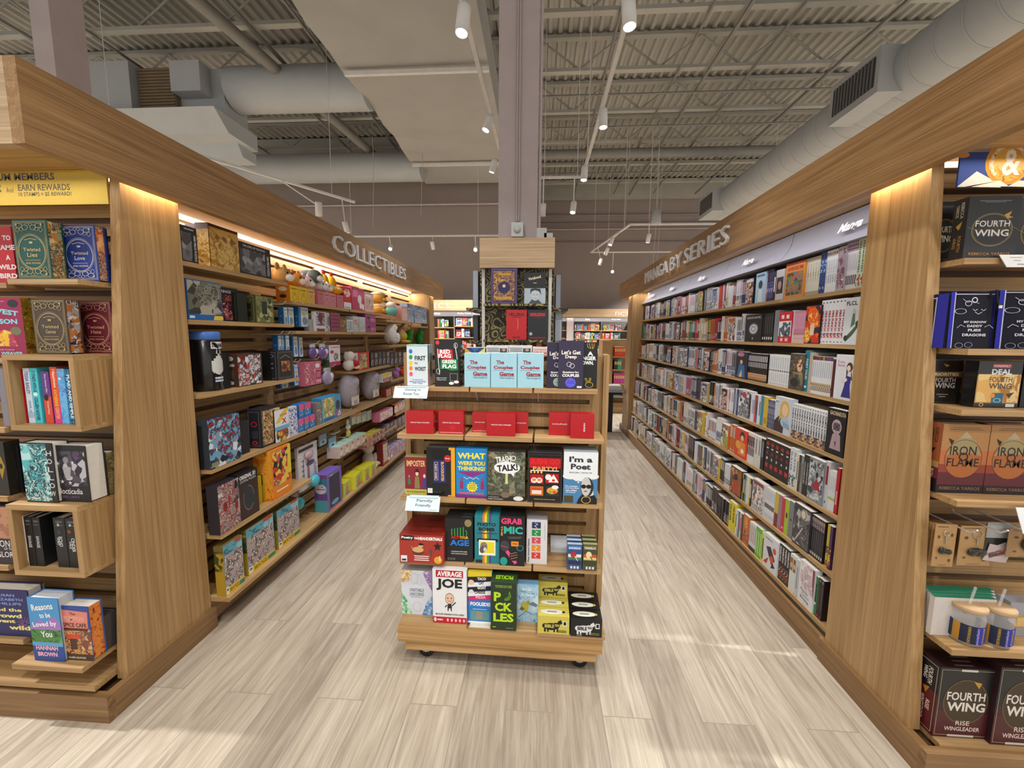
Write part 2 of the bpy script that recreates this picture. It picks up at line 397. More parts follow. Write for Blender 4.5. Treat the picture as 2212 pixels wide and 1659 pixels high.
mb.build('trim_2', kind='structure')

def joist(y, x0=-14, x1=12):
    mb = MB(); zt = CEIL-.02; zb = CEIL-.52
    for z in (zt, zb): mb.box(x0, x1, y-.05, y+.05, z-.05, z, mat='deck_paint')
    n = int((x1-x0)/.62); 
    for i in range(n):
        a = x0+(x1-x0)*i/n; b_ = x0+(x1-x0)*(i+1)/n
        p = ((a, y, zb), (b_, y, zt-.05)) if i % 2 else ((a, y, zt-.05), (b_, y, zb))
        mb.tube(p, .017, mat='deck_paint', n=5, caps=False)
    mb.build('ceiling_joist', kind='structure')
for i in range(10): joist(1.1+i*1.24)
mb = MB(); mb.box(-.3, 12, 13.5, 13.75, 5.75, 6.28, mat='deck_paint'); mb.build('ceiling_girder', kind='structure')
mb = MB(); mb.box(-14, -.3, 10.5, 10.68, 5.9, 6.28, mat='deck_paint'); mb.build('ceiling_girder', kind='structure')
def pipe(name, pts, r, mat='steel_paint', n=10):
    mb = MB(); mb.tube(pts, r, mat=mat, n=n); return mb.build(name, kind='structure')
pipe('ceiling_pipe', [(-.0, 9.9, 5.55), (11.9, 9.9, 5.55)], .10)
pipe('ceiling_pipe', [(-13, 4.9, 5.6), (-2.8, 4.9, 5.6)], .07)
pipe('ceiling_pipe', [(-5.0, -3, 5.45), (-3.6, 10.5, 5.45)], .085)
pipe('ceiling_pipe', [(-2.6, 10.2, 5.3), (-7.5, 10.2, 5.3), (-7.6, 10.2, 5.0), (-12, 10.2, 5.0)], .09)
for i, (x, y0, y1) in enumerate(((2.15, .5, 13), (3.3, 1, 13), (5.6, 1, 13), (-6.4, 0, 10), (-4.4, 0, 10), (-3.3, 0, 10.4), (7.4, 1, 13), (1.0, 3, 13.4))):
    pipe('ceiling_conduit', [(x, y0, CEIL-.60), (x, y1, CEIL-.60)], .02, n=6)
for i, (y, z) in enumerate(((5.4, 5.62), (7.7, 5.6), (11.3, 5.65), (8.6, 5.5))): pipe('ceiling_conduit', [(-.2, y, z), (11.8, y, z)], .018, n=6)
mb = MB()  # perforated strut channels hung under the joists
for x in (-4.0, -2.95, -7.3): mb.box(x-.02, x+.02, .4, 10, CEIL-.66, CEIL-.62, mat='steel_paint')
for x in (2.6, 4.5): mb.box(x-.02, x+.02, .4, 13, CEIL-.66, CEIL-.62, mat='steel_paint')
mb.build('ceiling_strut', kind='structure')

# columns
def column(x0, x1, y0, y1):
    mb = MB(); mb.box(x0, x1, y0, y1, 0, CEIL, mat='column_paint'); return mb.build('column', kind='structure')
colm = column(-.345, -.03, 3.5, 3.84)
mb = MB()
for x in (-.195, -.178): mb.tube([(x, 3.485, CEIL), (x, 3.485, 2.42)], .008, mat='column_paint', n=6)
mb.tube([(-.012, 3.52, CEIL), (-.012, 3.52, 2.3)], .014, mat='column_paint', n=6)
mb.build('conduit', colm)
mb = MB(); mb.box(-.235, -.14, 3.44, 3.5, 2.29, 2.40, '#c9ccc9'); mb.ball((-.187, 3.44, 2.345), (.03, .025, .03), '#c4c9c6', 'matte'); mb.build('motion_sensor', colm)
mb = MB(); mb.box(-.03, .05, 3.5, 3.56, 2.29, 2.37, '#cfcfcf'); mb.box(.03, .1, 3.5, 3.54, 2.29, 2.33, '#cfcfcf'); mb.build('junction_box', colm)
column(-4.25, -4.075, 3.5, 3.78)

# ---------------------------------------------------------------- ducts, hung lights
t = thing('ceiling_duct', 'grey round spiral duct running down the aisle over the manga fixture', 'duct', (3.95, 0, 4.33))
mb = MB(); mb.tube([(0, .2, 0), (0, 9.7, 0)], .29, mat='duct', n=28); mb.build('duct_pipe', t)
mb = MB()
for i in range(34): mb.lathe([(.292, 0), (.298, .012), (.292, .024)], mat='duct', n=28); 
mb.v = [(v[0], .3+.28*(i//84)+v[2], v[1]) for i, v in enumerate(mb.v)]; mb.build('seam', t)
for y in (4.95, 9.15):
    mb = MB(); mb.box(-.42, .42, y, y+.75, -.24, .22, mat='duct'); bx = mb.build('outlet_box', t)
    mb = MB(); mb.box(-.428, -.42, y+.06, y+.69, -.16, .14, '#3d3c3b', 'matte')
    for k in range(12): mb.box(-.436, -.428, y+.08+k*.05, y+.1+k*.05, -.16, .14, '#6a6968', 'matte')
    mb.build('vent_grille', bx)
t = thing('ceiling_duct', 'wide white insulated duct hung beside the central column', 'duct', (-1.7, 0, 5.1))
mb = MB(); rnd = random.Random(3); L = []; R_ = []
N = 24
for i in range(N+1):
    y = -1 + 11.3*i/N; L.append((-1.05+rnd.uniform(-.05, .05), y, rnd.uniform(-.02, .01))); R_.append((.97, y, rnd.uniform(-.01, .01)))
vs = L+R_+[(p[0]+.05, p[1], .55) for p in L]+[(p[0], p[1], .55) for p in R_]; k = N+1; fs = []
for i in range(N): fs += [(i, i+1, k+i+1, k+i), (i+1, i, 2*k+i, 2*k+i+1), (k+i, k+i+1, 3*k+i+1, 3*k+i)]
fs += [(N, 3*k-1, 4*k-1, 2*k-1)]
mb.geo(vs, fs, mat='insulation'); mb.build('insulation_wrap', t)
for y, x0, x1 in ((3.05, -1.6, .98), (5.95, -1.0, .98), (9.0, -1.0, .9)):
    mb = MB(); mb.box(x0, x1, y-.025, y+.025, -.10, -.05, mat='white_metal'); mb.build('hanger_strut', t)
t = thing('ceiling_duct', 'grey round branch duct crossing from the boxy air unit to the insulated duct', 'duct', (0, 6.8, 5.33))
mb = MB(); mb.tube([(-4.88, 0, 0), (-2.72, 0, 0)], .32, mat='duct', n=24); mb.build('duct_pipe', t)
t = thing('ceiling_duct', 'farther grey round duct near the back wall, parallel to the branch duct', 'duct', (0, 9.4, 5.15))
mb = MB(); mb.tube([(-7.0, 0, 0), (-2.6, 0, 0)], .3, mat='duct', n=24); mb.build('duct_pipe', t)
t = thing('air_unit', 'boxy grey ceiling air unit with a brown pleated filter opening', 'air unit', (-5.80, 6.69, 5.22)); t.scale = (1.115, 1.115, 1.115)
mb = MB(); mb.box(-1.0, -.38, -.3, .4, -.38, .3, mat='duct'); mb.box(-.38, .2, -.1, .4, -.38, .3, mat='duct'); mb.box(.2, .62, -.3, .35, -.1, .28, mat='duct'); mb.box(.2, .8, -.1, .35, -.38, .28, mat='duct'); mb.build('housing', t)
mb = MB(); mb.box(-.36, .16, -.18, -.1, -.3, .27, mat='filter')
for i in range(14): z = -.29+i*.04; mb.box(-.35, .15, -.2, -.18, z, z+.02, mat='filter')
mb.build('filter', t)
mb = MB(); mb.prism([(-.45, -.38), (.4, -.38), (.4, -.60), (-.2, -.60)], 'x', -.9, .9, mat='duct'); mb.prism([(.1, -.6), (.5, -.6), (.5, -.75), (.2, -.75)], 'x', -.2, .8, mat='duct'); mb.build('drip_pan', t)

def track(name, pts, label):
    t = thing(name, label, 'light track', pts[0])
    mb = MB(); p0 = Vector(pts[0])
    for a, b_ in zip(pts, pts[1:]):
        a, b_ = Vector(a)-p0, Vector(b_)-p0; d = (b_-a).normalized(); n = Vector((-d.y, d.x, 0))*.018; z = Vector((0, 0, .03))
        q = [a-n, a+n, b_+n, b_-n]; mb.face(q[::-1], mat='white_metal'); mb.face([p+z for p in q], mat='white_metal')
        for i in range(4): j = (i+1) % 4; mb.face([q[i], q[j], q[j]+z, q[i]+z], mat='white_metal')
    mb.build('track_rail', t)
    for a, b_ in zip(pts, pts[1:]):
        TRK.append((Vector(a), Vector(b_))); a, b_ = Vector(a)-p0, Vector(b_)-p0
        for f in (.12, .88): q = a.lerp(b_, f); mb = MB(); mb.tube([q+Vector((0, 0, .03)), (q.x, q.y, CEIL-.5-p0.z)], .004, mat='white_metal', n=4); mb.build('hanger_rod', t)
TRK = []
def spot(loc, aim, on, label, energy=55, size=.042, group='track spotlights'):
    """cylinder head hanging from a track; loc is the head's lens centre"""
    t = thing('track_spotlight', label, 'spotlight', loc, (Vector(aim)-Vector(loc)).to_track_quat('-Z', 'Y').to_euler(), group)
    mb = MB(); mb.lathe([(.0, .17), (size*.9, .17), (size, .16), (size, -.004), (size*.88, -.004), (size*.86, .012)], mat='white_metal', n=20); mb.build('lamp_head', t)
    mb = MB(); mb.lathe([(size*.86, .008), (.0, .008)], mat='lens_on' if on else 'white_metal', n=20); mb.build('lens', t)
    loc = Vector(loc); best = None; M = t.rotation_euler.to_matrix(); hd = loc + M @ Vector((0, 0, .12))
    for a, b_ in TRK:
        f = max(.02, min(.98, (hd-a).dot(b_-a)/(b_-a).length_squared)); q = a.lerp(b_, f)
        if best is None or (q-hd).length < (best-hd).length: best = q
    Mi = M.transposed(); mb = MB(); mb.tube([Mi @ (hd-loc), Mi @ (best-loc+Vector((0, 0, .004)))], .009, mat='white_metal', n=6); mb.build('stem', t)
    if on and energy:
        l = lamp('spot_lamp', 'SPOT', (0, 0, 0), energy, (.97, .98, 1), spot_size=rad(70), spot_blend=.7, shadow_soft_size=size*.8)
        l.location = (0, 0, -.012); l.parent = t
track('light_track', [(-.60, 1.0, 3.75), (-.49, 6.6, 3.75)], 'white light track above the aisle beside the insulated duct')
track('light_track', [(.60, 1.0, 3.75), (.59, 6.3, 3.75), (-.03, 6.3, 3.75)], 'white light track above the aisle on the manga side of the column')
E = Vector
spot(atY(997, 71, 2.75), (-.8, 2.2, 0), True, 'lit white spotlight at the near end of the track beside the duct', 90)
spot(atY(1049, 281, 4.55), (-1.6, 4.0, .8), True, 'lit white spotlight farther along the track beside the duct', 70)
spot(atY(1062, 372, 6.1), (-1.4, 6.2, 1.4), True, 'white spotlight by the column edge, pointing down the aisle', 40)
spot(atY(1360, 57, 2.75), (.75, 2.4, 0), True, 'largest lit white spotlight over the manga aisle', 90)
spot(atY(1303, 275, 4.3), (.7, 4.0, 0), True, 'second lit white spotlight along the manga aisle track', 70)
spot(atY(1261, 389, 5.5), (.3, 5.0, 0), True, 'third lit white spotlight along the manga aisle track', 60)
spot(atY(1237, 459, 6.3), (.2, 5.6, 1.2), True, 'lit white spotlight at the far end of the manga aisle track', 40)
spot(atY(1172, 466, 6.4), (-.1, 6.4, 1.0), False, 'unlit white spotlight hanging close to the column', 0)
track('light_track', [(-4.6, 9.2, 3.62), (-.9, 9.2, 3.62)], 'white light track crossing in front of the back wall over the collectibles side')
spot(atY(843, 538, 9.2), (-2.8, 6.4, 1.3), True, 'glaring white spotlight on the back track above the lettered collectibles board', 30)
spot(atY(936, 538, 9.2), (-2.2, 10.4, 1.3), False, 'unlit white spotlight in the middle of the back track', 0)
spot(atY(1027, 540, 9.2), (-1.2, 6.4, 1.3), True, 'glaring white spotlight on the back track beside the column top', 30)
track('light_track', [(4.9, 8.8, 3.72), (1.8, 8.8, 3.72), (1.35, 11.6, 3.72), (5.2, 11.6, 3.72)], 'white light track bent in a U before the far wall')
spot(atY(1318, 529, 9.3), (.6, 8.6, 1), True, 'white spotlight on the bent far track, first along its slanting run', 25)
spot(atY(1308, 550, 10.2), (.9, 11.6, 1), False, 'unlit white spotlight in the middle of the slanting far track', 0)
spot(atY(1295, 572, 11.0), (1.0, 11.9, 1), False, 'small white spotlight near the end of the slanting far track', 0)
spot(atY(1399, 524, 8.8), (1.8, 9.0, .6), True, 'white spotlight hanging straight down from the front run of the far track', 25)
spot(atY(1323, 587, 11.6), (1.5, 6.5, 1.3), True, 'glaring white spotlight on the far run of the bent track', 20)
track('light_track', [(-4.7, 4.0, 3.6), (-3.0, 6.8, 3.6)], 'slanting white light track behind the collectibles fixture')
spot(atY(689, 466, 5.4), (-3.3, 6.2, 1), False, 'white spotlight on the slanting track behind the collectibles fixture', 0)
spot(atY(751, 503, 6.6), (-2.6, 7.2, .5), True, 'white spotlight at the end of the slanting track above the fixture top', 15)
mb = MB(); p = atY(1417, 470, 9.6); t = thing('pendant_speaker', 'pale grey pendant speaker hanging on a cord over the manga fixture', 'speaker', p)
mb.lathe([(0, .17), (.07, .165), (.085, .15), (.115, -.13), (.11, -.14), (0, -.14)], mat='duct', n=20); mb.build('speaker_body', t)
mb = MB(); mb.tube([(0, 0, .17), (0, 0, CEIL-.4-p.z)], .006, '#c8c6c4', 'matte', n=5); mb.build('cord', t)
for i, (x, y, zb) in enumerate(((1.75, 9.0, 3.75), (2.35, 9.0, 2.6), (.66, 6.4, 3.8), (-2.4, 8.6, 3.9), (-3.4, 8.6, 3.7), (2.7, 10, 3.0))):
    pipe('ceiling_wire', [(x, y, CEIL-.4), (x+.03, y, (CEIL+zb)/2), (x-.02, y, zb)], .006, 'column_paint', 5)

# ---------------------------------------------------------------- fixtures
XL, XR = -1.63, 1.33
def fx(s, d): return XL-d if s < 0 else XR+d       # d: distance back from the plinth face of a side
def bx(mb, s, d0, d1, y0, y1, z0, z1, mat, col='#ffffff'):
    a, b_ = sorted((fx(s, d0), fx(s, d1))); mb.box(a, b_, y0, y1, z0, z1, col, mat)
def slat_panel(name, parent, O, U, N, wid, z0, z1, lean, mat, step=.075, slot=.024, margin=.055, first=.05):
    """slotted panel: O base point, U unit direction along, N unit outward normal (level), leaning back by lean per metre"""
    O, U, N = Vector(O), Vector(U), Vector(N); Zv = Vector((0, 0, 1)) - N*lean
    mb = MB()
    def slab(u0, u1, v0, v1, n0, n1, mt):
        P = lambda u, v, n: O + U*u + Zv*v + N*n
        c = [P(u, v, n) for n in (n0, n1) for u, v in ((u0, v0), (u1, v0), (u1, v1), (u0, v1))]
        for q in ((4, 5, 6, 7), (3, 2, 1, 0), (0, 1, 5, 4), (2, 3, 7, 6), (1, 2, 6, 5), (3, 0, 4, 7)): mb.face([c[i] for i in q], mat=mt)
    H = z1-z0
    slab(0, wid, 0, H, -.03, -.02, 'slot_dark')
    if margin: slab(0, margin, 0, H, -.02, 0, mat); slab(wid-margin, wid, 0, H, -.02, 0, mat)
    v = 0; k = first
    while v < H:
        slab(margin, wid-margin, v, min(k, H), -.02, 0, mat); v = k+slot; k = v+step-slot
    return mb.build(name, parent)

LEAN = .076
def end_cap(s):
    side = 'collectibles' if s < 0 else 'manga'
    t = thing('display_endcap', f'oak endcap of the {side} fixture with slotted panel facing the camera', 'bookcase', (fx(s, 0), 1.42, 0))
    o = Vector(t.location)
    def part(name, mb, par=t): mb.v = [tuple(Vector(v)-o) for v in mb.v]; return mb.build(name, par)
    mb = MB(); mb.prism([(1.425, .106), (1.600, 2.12), (1.861, 2.12), (1.861, .106)], 'x', *sorted((fx(s, .015), fx(s, .055))), mat='oak_z'); part('side_panel', mb)
    mb = MB(); bx(mb, s, 0, 1.2, 1.333, 1.363, 0, .108, 'plinth_x'); part('plinth_board', mb)
    mb = MB(); bx(mb, s, 0, .03, 1.363, 1.878, 0, .108, 'plinth_y'); part('plinth_board', mb)
    mb = MB(); bx(mb, s, .035, 1.2, 1.363, 1.86, .02, .085, 'slot_dark'); part('base_box', mb)
    p = slat_panel('back_panel', t, Vector((min(fx(s, .055), fx(s, 1.2)), 1.525, .10))-o, (1, 0, 0), (0, -1, 0), 1.145, .10, 2.12, .085, 'oak_x', margin=.0)
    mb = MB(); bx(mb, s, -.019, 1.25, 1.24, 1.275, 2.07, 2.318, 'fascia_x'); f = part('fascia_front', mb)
    mb = MB(); bx(mb, s, -.015, 1.2, 1.28, 1.86, 2.13, 2.15, 'oak_x'); part('soffit', mb)
    mb = MB(); bx(mb, s, .06, 1.15, 1.64, 1.66, 2.108, 2.122, 'led_strip'); part('light_strip', mb)
    mb = MB(); bx(mb, s, .001, .012, 1.60, 1.86, 2.108, 2.122, 'led_warm'); part('light_strip', mb)
    lamp('strip_lamp', 'AREA', (fx(s, .5), 1.50, 2.10), 1.2, (1, .85, .62), shape='RECTANGLE', size=.03, size_y=.9, target=(fx(s, .5), 1.45, 0), along=(1, 0, 0))
    lamp('strip_lamp', 'AREA', (fx(s, -.012), 1.74, 2.115), .9, (1, .8, .5), shape='RECTANGLE', size=.02, size_y=.24, target=(fx(s, .03), 1.74, 1.6), along=(0, 1, 0))
    return t, part
ECL, partL = end_cap(-1); ECR, partR = end_cap(1)

# fascia boards with raised lettering
def fascia(s, words, label):
    t = thing('fascia_board', label, 'sign', (fx(s, -.06), 1.24, 2.07)); o = Vector(t.location)
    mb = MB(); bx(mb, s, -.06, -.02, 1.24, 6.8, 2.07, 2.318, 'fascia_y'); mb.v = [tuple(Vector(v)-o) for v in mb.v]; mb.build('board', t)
    for w, ya, yb, z0, z1 in words:
        mb = MB(); vs, fs, _ = glyphs(w, -.006)
        x0 = fx(s, -.06); x1 = fx(s, -.078)
        def P(u, v, x): y = ya+(yb-ya)*(u+.5) ; return Vector((x, y, z0+(z1-z0)*(v+.5)))-o
        A = [P(u, v, x1) for u, v in vs]; B = [P(u, v, x0) for u, v in vs]; n = len(vs)
        if s < 0: fr = [f for f in fs]
        else: fr = [f[::-1] for f in fs]
        mb.geo(A+B, fs, mat='white_letter')
        from collections import Counter
        ec = Counter(); 
        for f in fs:
            for i in range(len(f)): a, b_ = f[i], f[(i+1) % len(f)]; ec[frozenset((a, b_))] += 1
        for f in fs:
            for i in range(len(f)):
                a, b_ = f[i], f[(i+1) % len(f)]
                if ec[frozenset((a, b_))] == 1: mb.face([A[a], A[b_], B[b_], B[a]], mat='white_letter')
        mb.build('lettering', t)
    return t
yl = lambda x, y: atX(x, y, fx(-1, -.07)).y
yr = lambda x, y: atX(x, y, fx(1, -.07)).y
fascia(-1, [('COLLECTIBLES', yl(720, 540), yl(876, 595), 2.13, 2.255)], 'long oak fascia board with raised white lettering COLLECTIBLES')
fascia(1, [('MANGA', yr(1394.5, 590), yr(1441.5, 590), 2.13, 2.255), ('BY', yr(1449, 560), yr(1472.5, 560), 2.13, 2.255), ('SERIES', yr(1480, 530), yr(1572, 530), 2.13, 2.255)], 'long oak fascia board with raised white lettering MANGA BY SERIES')

BAYS = [1.865+.867*i for i in range(6)]
ORD = ['first', 'second', 'third', 'fourth', 'fifth']
LSH = {}   # left shelf table: (bay, index) -> (front x, z)
def lfront(z): return -1.55 - LEAN*(z-.165)
def rfront(z): return 1.371 + LEAN*(z-.128)
LROWS = [[1.838, 1.563, 1.205, .83, .492], [1.72, 1.52, .83], [1.72, 1.52, .83, .50], [1.66, 1.38, .83, .44], [1.62, 1.3, .80, .44]]
for i in range(5):
    y0, y1 = BAYS[i], BAYS[i+1]
    t = thing('bookcase_bay', f'oak slatted shelving bay of the collectibles run, {ORD[i]} from the camera', 'bookcase', (-1.9, y0, 0)); o = Vector(t.location)
    slat_panel('back_panel', t, Vector((-1.79, y0, .12))-o, (0, 1, 0), (1, 0, 0), .867, .12, 2.12, LEAN, 'shelf_y')
    mb = MB(); mb.box(-1.70, -1.66, y0, y1, .02, .145, mat='plinth_y'); mb.box(-1.78, -1.70, y0, y1, 0, .14, mat='slot_dark'); mb.v = [tuple(Vector(v)-o) for v in mb.v]; mb.build('plinth_board', t)
    mb = MB(); mb.box(-1.93-.14, -1.62, y0, y1, 2.135, 2.15, mat='shelf_y'); mb.v = [tuple(Vector(v)-o) for v in mb.v]; mb.build('soffit', t)
    mb = MB(); mb.box(-1.94, -1.915, y0, y1, 2.108, 2.13, mat='led_strip'); mb.v = [tuple(Vector(v)-o) for v in mb.v]; mb.build('light_strip', t)
    lamp('strip_lamp', 'AREA', (-1.90, (y0+y1)/2, 2.10), 3.4, (1, .93, .84), shape='RECTANGLE', size=.03, size_y=.86, target=(-1.80, (y0+y1)/2, 1.0), along=(0, 1, 0))
    for z in LROWS[i]+[.165]:
        d = .235; xf = lfront(z); gap = .004 if z > .2 else .001
        mb = MB(); mb.box(xf-d, xf, y0+gap+.01*(z > .2), y1-gap-.01*(z > .2), z-.022, z, mat='shelf_y'); mb.v = [tuple(Vector(v)-o) for v in mb.v]; mb.build('shelf', t)
RROWS = [1.735, 1.468, 1.205, .935, .664, .395, .135]
LBL = ['Manga', 'Manga', 'Manga', 'Manga', 'Graphic Novels']
for i in range(5):
    y0, y1 = BAYS[i], BAYS[i+1]
    t = thing('bookcase_bay', f'grey-backed oak shelving bay of the manga run, {ORD[i]} from the camera', 'bookcase', (1.7, y0, 0)); o = Vector(t.location)
    def rel(mb): mb.v = [tuple(Vector(v)-o) for v in mb.v]; return mb
    mb = MB(); mb.prism([(1.60, .1), (1.76, 2.12), (1.80, 2.12), (1.64, .1)], 'y', y0, y1, mat='panel_grey'); rel(mb).build('back_panel', t)
    mb = MB(); mb.box(1.338, 1.36, y0, y1, 0, .105, mat='plinth_y'); rel(mb).build('plinth_board', t)
    mb = MB(); mb.box(1.32, 1.85, y0, y1, 2.135, 2.15, mat='shelf_y'); rel(mb).build('soffit', t)
    mb = MB(); n = 7; pts = []
    for k in range(n+1): a = k/n; pts.append((1.475+.075*a+.02*math.sin(math.pi*a), 1.962+.168*a))
    for (xa, za), (xb, zb) in zip(pts, pts[1:]): mb.face([(xa, y1-.002, za), (xa, y0+.002, za), (xb, y0+.002, zb), (xb, y1-.002, zb)], mat='header_grey', smooth=True)
    mb.face([(1.475, y0+.002, 1.962), (1.475, y1-.002, 1.962), (1.70, y1-.002, 1.962), (1.70, y0+.002, 1.962)], mat='header_grey')
    hd = rel(mb).build('header_sign', t)
    mb = MB(); ym = (y0+y1)/2 - (.12 if i == 0 else 0); wt = .155 if i < 4 else .3; fr = Face(mb, (1.492, ym+wt/2, 2.005), (0, -wt, 0), (.028, 0, .062), 'matte')
    fr.draw([('t', LBL[i], .5, .5, 1, 1, '#ffffff', 0, .03)]); mb.v = [(v[0]-.012, v[1], v[2]) for v in mb.v]; rel(mb).build('sign_text', hd)
    lamp('strip_lamp', 'AREA', (1.36, (y0+y1)/2, 2.125), 1.5, (.93, .95, 1), shape='RECTANGLE', size=.03, size_y=.86, target=(1.48, (y0+y1)/2, 1.5), along=(0, 1, 0))
    for z in RROWS:
        xf = rfront(z); mb = MB(); mb.box(xf, xf+.235, y0+.002, y1-.002, z-.02, z, mat='shelf_y'); rel(mb).build('shelf', t)
for s in (-1, 1):   # far end panels
    side = 'collectibles' if s < 0 else 'manga'
    t = thing('end_panel', f'oak end panel closing the far end of the {side} fixture', 'panel', (fx(s, .03), 6.2, 0)); o = Vector(t.location)
    mb = MB(); mb.prism([(6.2, .106), (6.2, 2.12), (6.45, 2.12), (6.62, .106)], 'x', *sorted((fx(s, .015), fx(s, .045))), mat='oak_z'); mb.v = [tuple(Vector(v)-o) for v in mb.v]; mb.build('side_panel', t)
    mb = MB(); bx(mb, s, .045, .62, 6.2, 6.225, .106, 2.12, 'oak_z'); mb.v = [tuple(Vector(v)-o) for v in mb.v]; mb.build('return_panel', t)
    mb = MB(); bx(mb, s, 0, .03, 6.2, 6.72, 0, .106, 'plinth_y'); mb.v = [tuple(Vector(v)-o) for v in mb.v]; mb.build('plinth_board', t)
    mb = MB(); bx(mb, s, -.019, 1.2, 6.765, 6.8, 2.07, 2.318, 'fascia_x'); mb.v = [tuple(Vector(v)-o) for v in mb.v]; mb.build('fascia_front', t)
    lamp('strip_lamp', 'AREA', (fx(s, -.012), 6.4, 2.115), .5, (1, .8, .5), shape='RECTANGLE', size=.02, size_y=.24, target=(fx(s, .03), 6.4, 1.6), along=(0, 1, 0))
    lamp('strip_lamp', 'AREA', (fx(s, .2), 6.12, 2.115), .5, (1, .8, .5), shape='RECTANGLE', size=.02, size_y=.2, target=(fx(s, .2), 6.2, 1.4), along=(1, 0, 0))
# ---------------------------------------------------------------- the rolling display gondola
GA = rad(-1.0); GX, GY = -.155, 1.93
GU = Vector((math.cos(GA), math.sin(GA), 0)); GN = Vector((-math.sin(GA), math.cos(GA), 0)); GO = Vector((GX, GY, 0))
def g_at(px, py, ly):
    """local (x, z) on the gondola's upright plane at depth ly"""
    d = ray(px, py); o = GO + GN*ly; t = (o-EYEP).dot(GN)/d.dot(GN); p = EYEP + d*t
    return (p-GO).dot(GU), p.z
gon = thing('display_gondola', 'rolling oak display gondola of party games in the middle of the aisle', 'display stand', GO, (0, 0, GA))
OAKP = '#ffffff'
GTOP = 1.41
slat_panel('back_panel', gon, (-.45, 0, .22), (1, 0, 0), (0, -1, 0), .90, .22, GTOP, 0, 'oak_z', step=.066, slot=.021, margin=.055, first=.04)
for x in (-.475, .45):
    mb = MB(); mb.box(x, x+.025, -.035, .06, .2, GTOP+.006, mat='oak_z'); mb.build('side_panel', gon)
mb = MB(); mb.box(-.45, .45, .02, .04, .22, GTOP, mat='oak_z'); mb.build('rear_panel', gon)
mb = MB(); mb.box(-.455, .455, -.25, .30, .125, .20, mat='deck_x'); mb.build('base_board', gon)
mb = MB(); mb.box(-.425, .43, -.235, .28, .075, .125, mat='deck_x'); mb.build('kick_board', gon)
for x, y in ((-.345, -.17), (.365, -.17), (-.345, .22), (.365, .22)):
    mb = MB(); mb.tube([(x, y-.012, .036), (x, y+.012, .036)], .036, mat='black_rubber', n=20); w_ = mb.build('caster_wheel', gon)
    mb = MB(); mb.box(x-.014, x+.014, y-.018, y-.014, .03, .078, mat='chrome'); mb.box(x-.014, x+.014, y+.014, y+.018, .03, .078, mat='chrome'); mb.box(x-.025, x+.025, y-.025, y+.025, .072, .076, mat='chrome'); mb.tube([(x, y-.022, .036), (x, y+.022, .036)], .006, mat='chrome', n=8); mb.build('caster_fork', gon)
# (front depth, px of the board ends, py of the top edge in the middle)
GROW = {'top': (-.10, (880, 1293), 838), 'red': (-.175, (856, 1307), 943.5), 'r3': (-.19, (863, 1304), 1081), 'r4': (-.205, (862, 1300), 1220)}
GZ = {}
for k, (ly, (xa, xb), ym) in GROW.items():
    z = g_at(1080, ym, ly)[1]; GZ[k] = z
    a = g_at(xa, ym, ly)[0]; b_ = g_at(xb, ym, ly)[0]; w3 = (b_-a)/3
    for i in range(3):
        mb = MB(); j = (.0, .004, .002)[i]
        mb.box(a+w3*i+.004, a+w3*(i+1)-.004, ly-j, -.001, z-.02, z, mat='shelf_x'); sh = mb.build('shelf', gon)
        mb = MB(); mb.prism([(-.001, z-.02), (-.001, z-.075), (-.01, z-.075), (ly*.7, z-.02)], 'x', a+w3*i+.02, a+w3*i+.023, mat='white_metal'); mb.build('bracket', sh)
zb = .215; GZ['base'] = zb; lyb = -.245
for i, (xa, xb, dy) in enumerate(((864, 1008, .0), (1013, 1158, .006), (1159, 1307, .012))):
    a = g_at(xa, 1350, lyb)[0]; b_ = g_at(xb, 1360, lyb)[0]
    mb = MB(); mb.box(a, b_, lyb-dy, -.001, .20, zb, mat='shelf_x'); mb.build('shelf', gon)
z2 = GZ['top']-.02
for z in (z2, .9, .6):
    mb = MB(); mb.box(-.44, .44, .061, .24, z-.02, z, mat='shelf_x'); mb.build('shelf', gon)

def G(row, x0, x1, yt, depth, col, art, label, name='game_box', cat='game', back=.012, group=None, h=None, dz=0, rz=0, ref=None, **kw):
    """stand a box on a gondola shelf: px extents of its front, front set back from the shelf edge"""
    ly = (GROW[row][0] if row in GROW else lyb) + back
    lr = ly if ref is None else ly-back+ref   # copies stacked behind keep the front one's size
    a, z = g_at(x0, yt, lr); b_, _ = g_at(x1, yt, lr); zs = GZ[row]+dz; depth = min(depth, -ly-.003)
    w = b_-a; h = h or (z-zs); cx = (a+b_)/2
    p = GO + GU*cx + GN*ly + Vector((0, 0, zs+.0008))
    return carton(name, w*.992, h, depth, col, art, p, GA+rad(rz), label, cat, group, **kw)
R, Ee, T = 'r', 'e', 't'
def star(cu, cv, r1, r2, n, asp, rot=0):
    return [(cu+(r1 if i % 2 == 0 else r2)*math.cos(math.pi*i/n+rot), cv+(r1 if i % 2 == 0 else r2)*asp*math.sin(math.pi*i/n+rot)) for i in range(2*n)]
def lines(cu, v0, n, w, h, gap, col):
    return [('r', cu-w/2*(1-.08*(i % 2)), v0-i*gap, cu+w/2*(1-.08*(i % 2)), v0-i*gap+h, col) for i in range(n)]

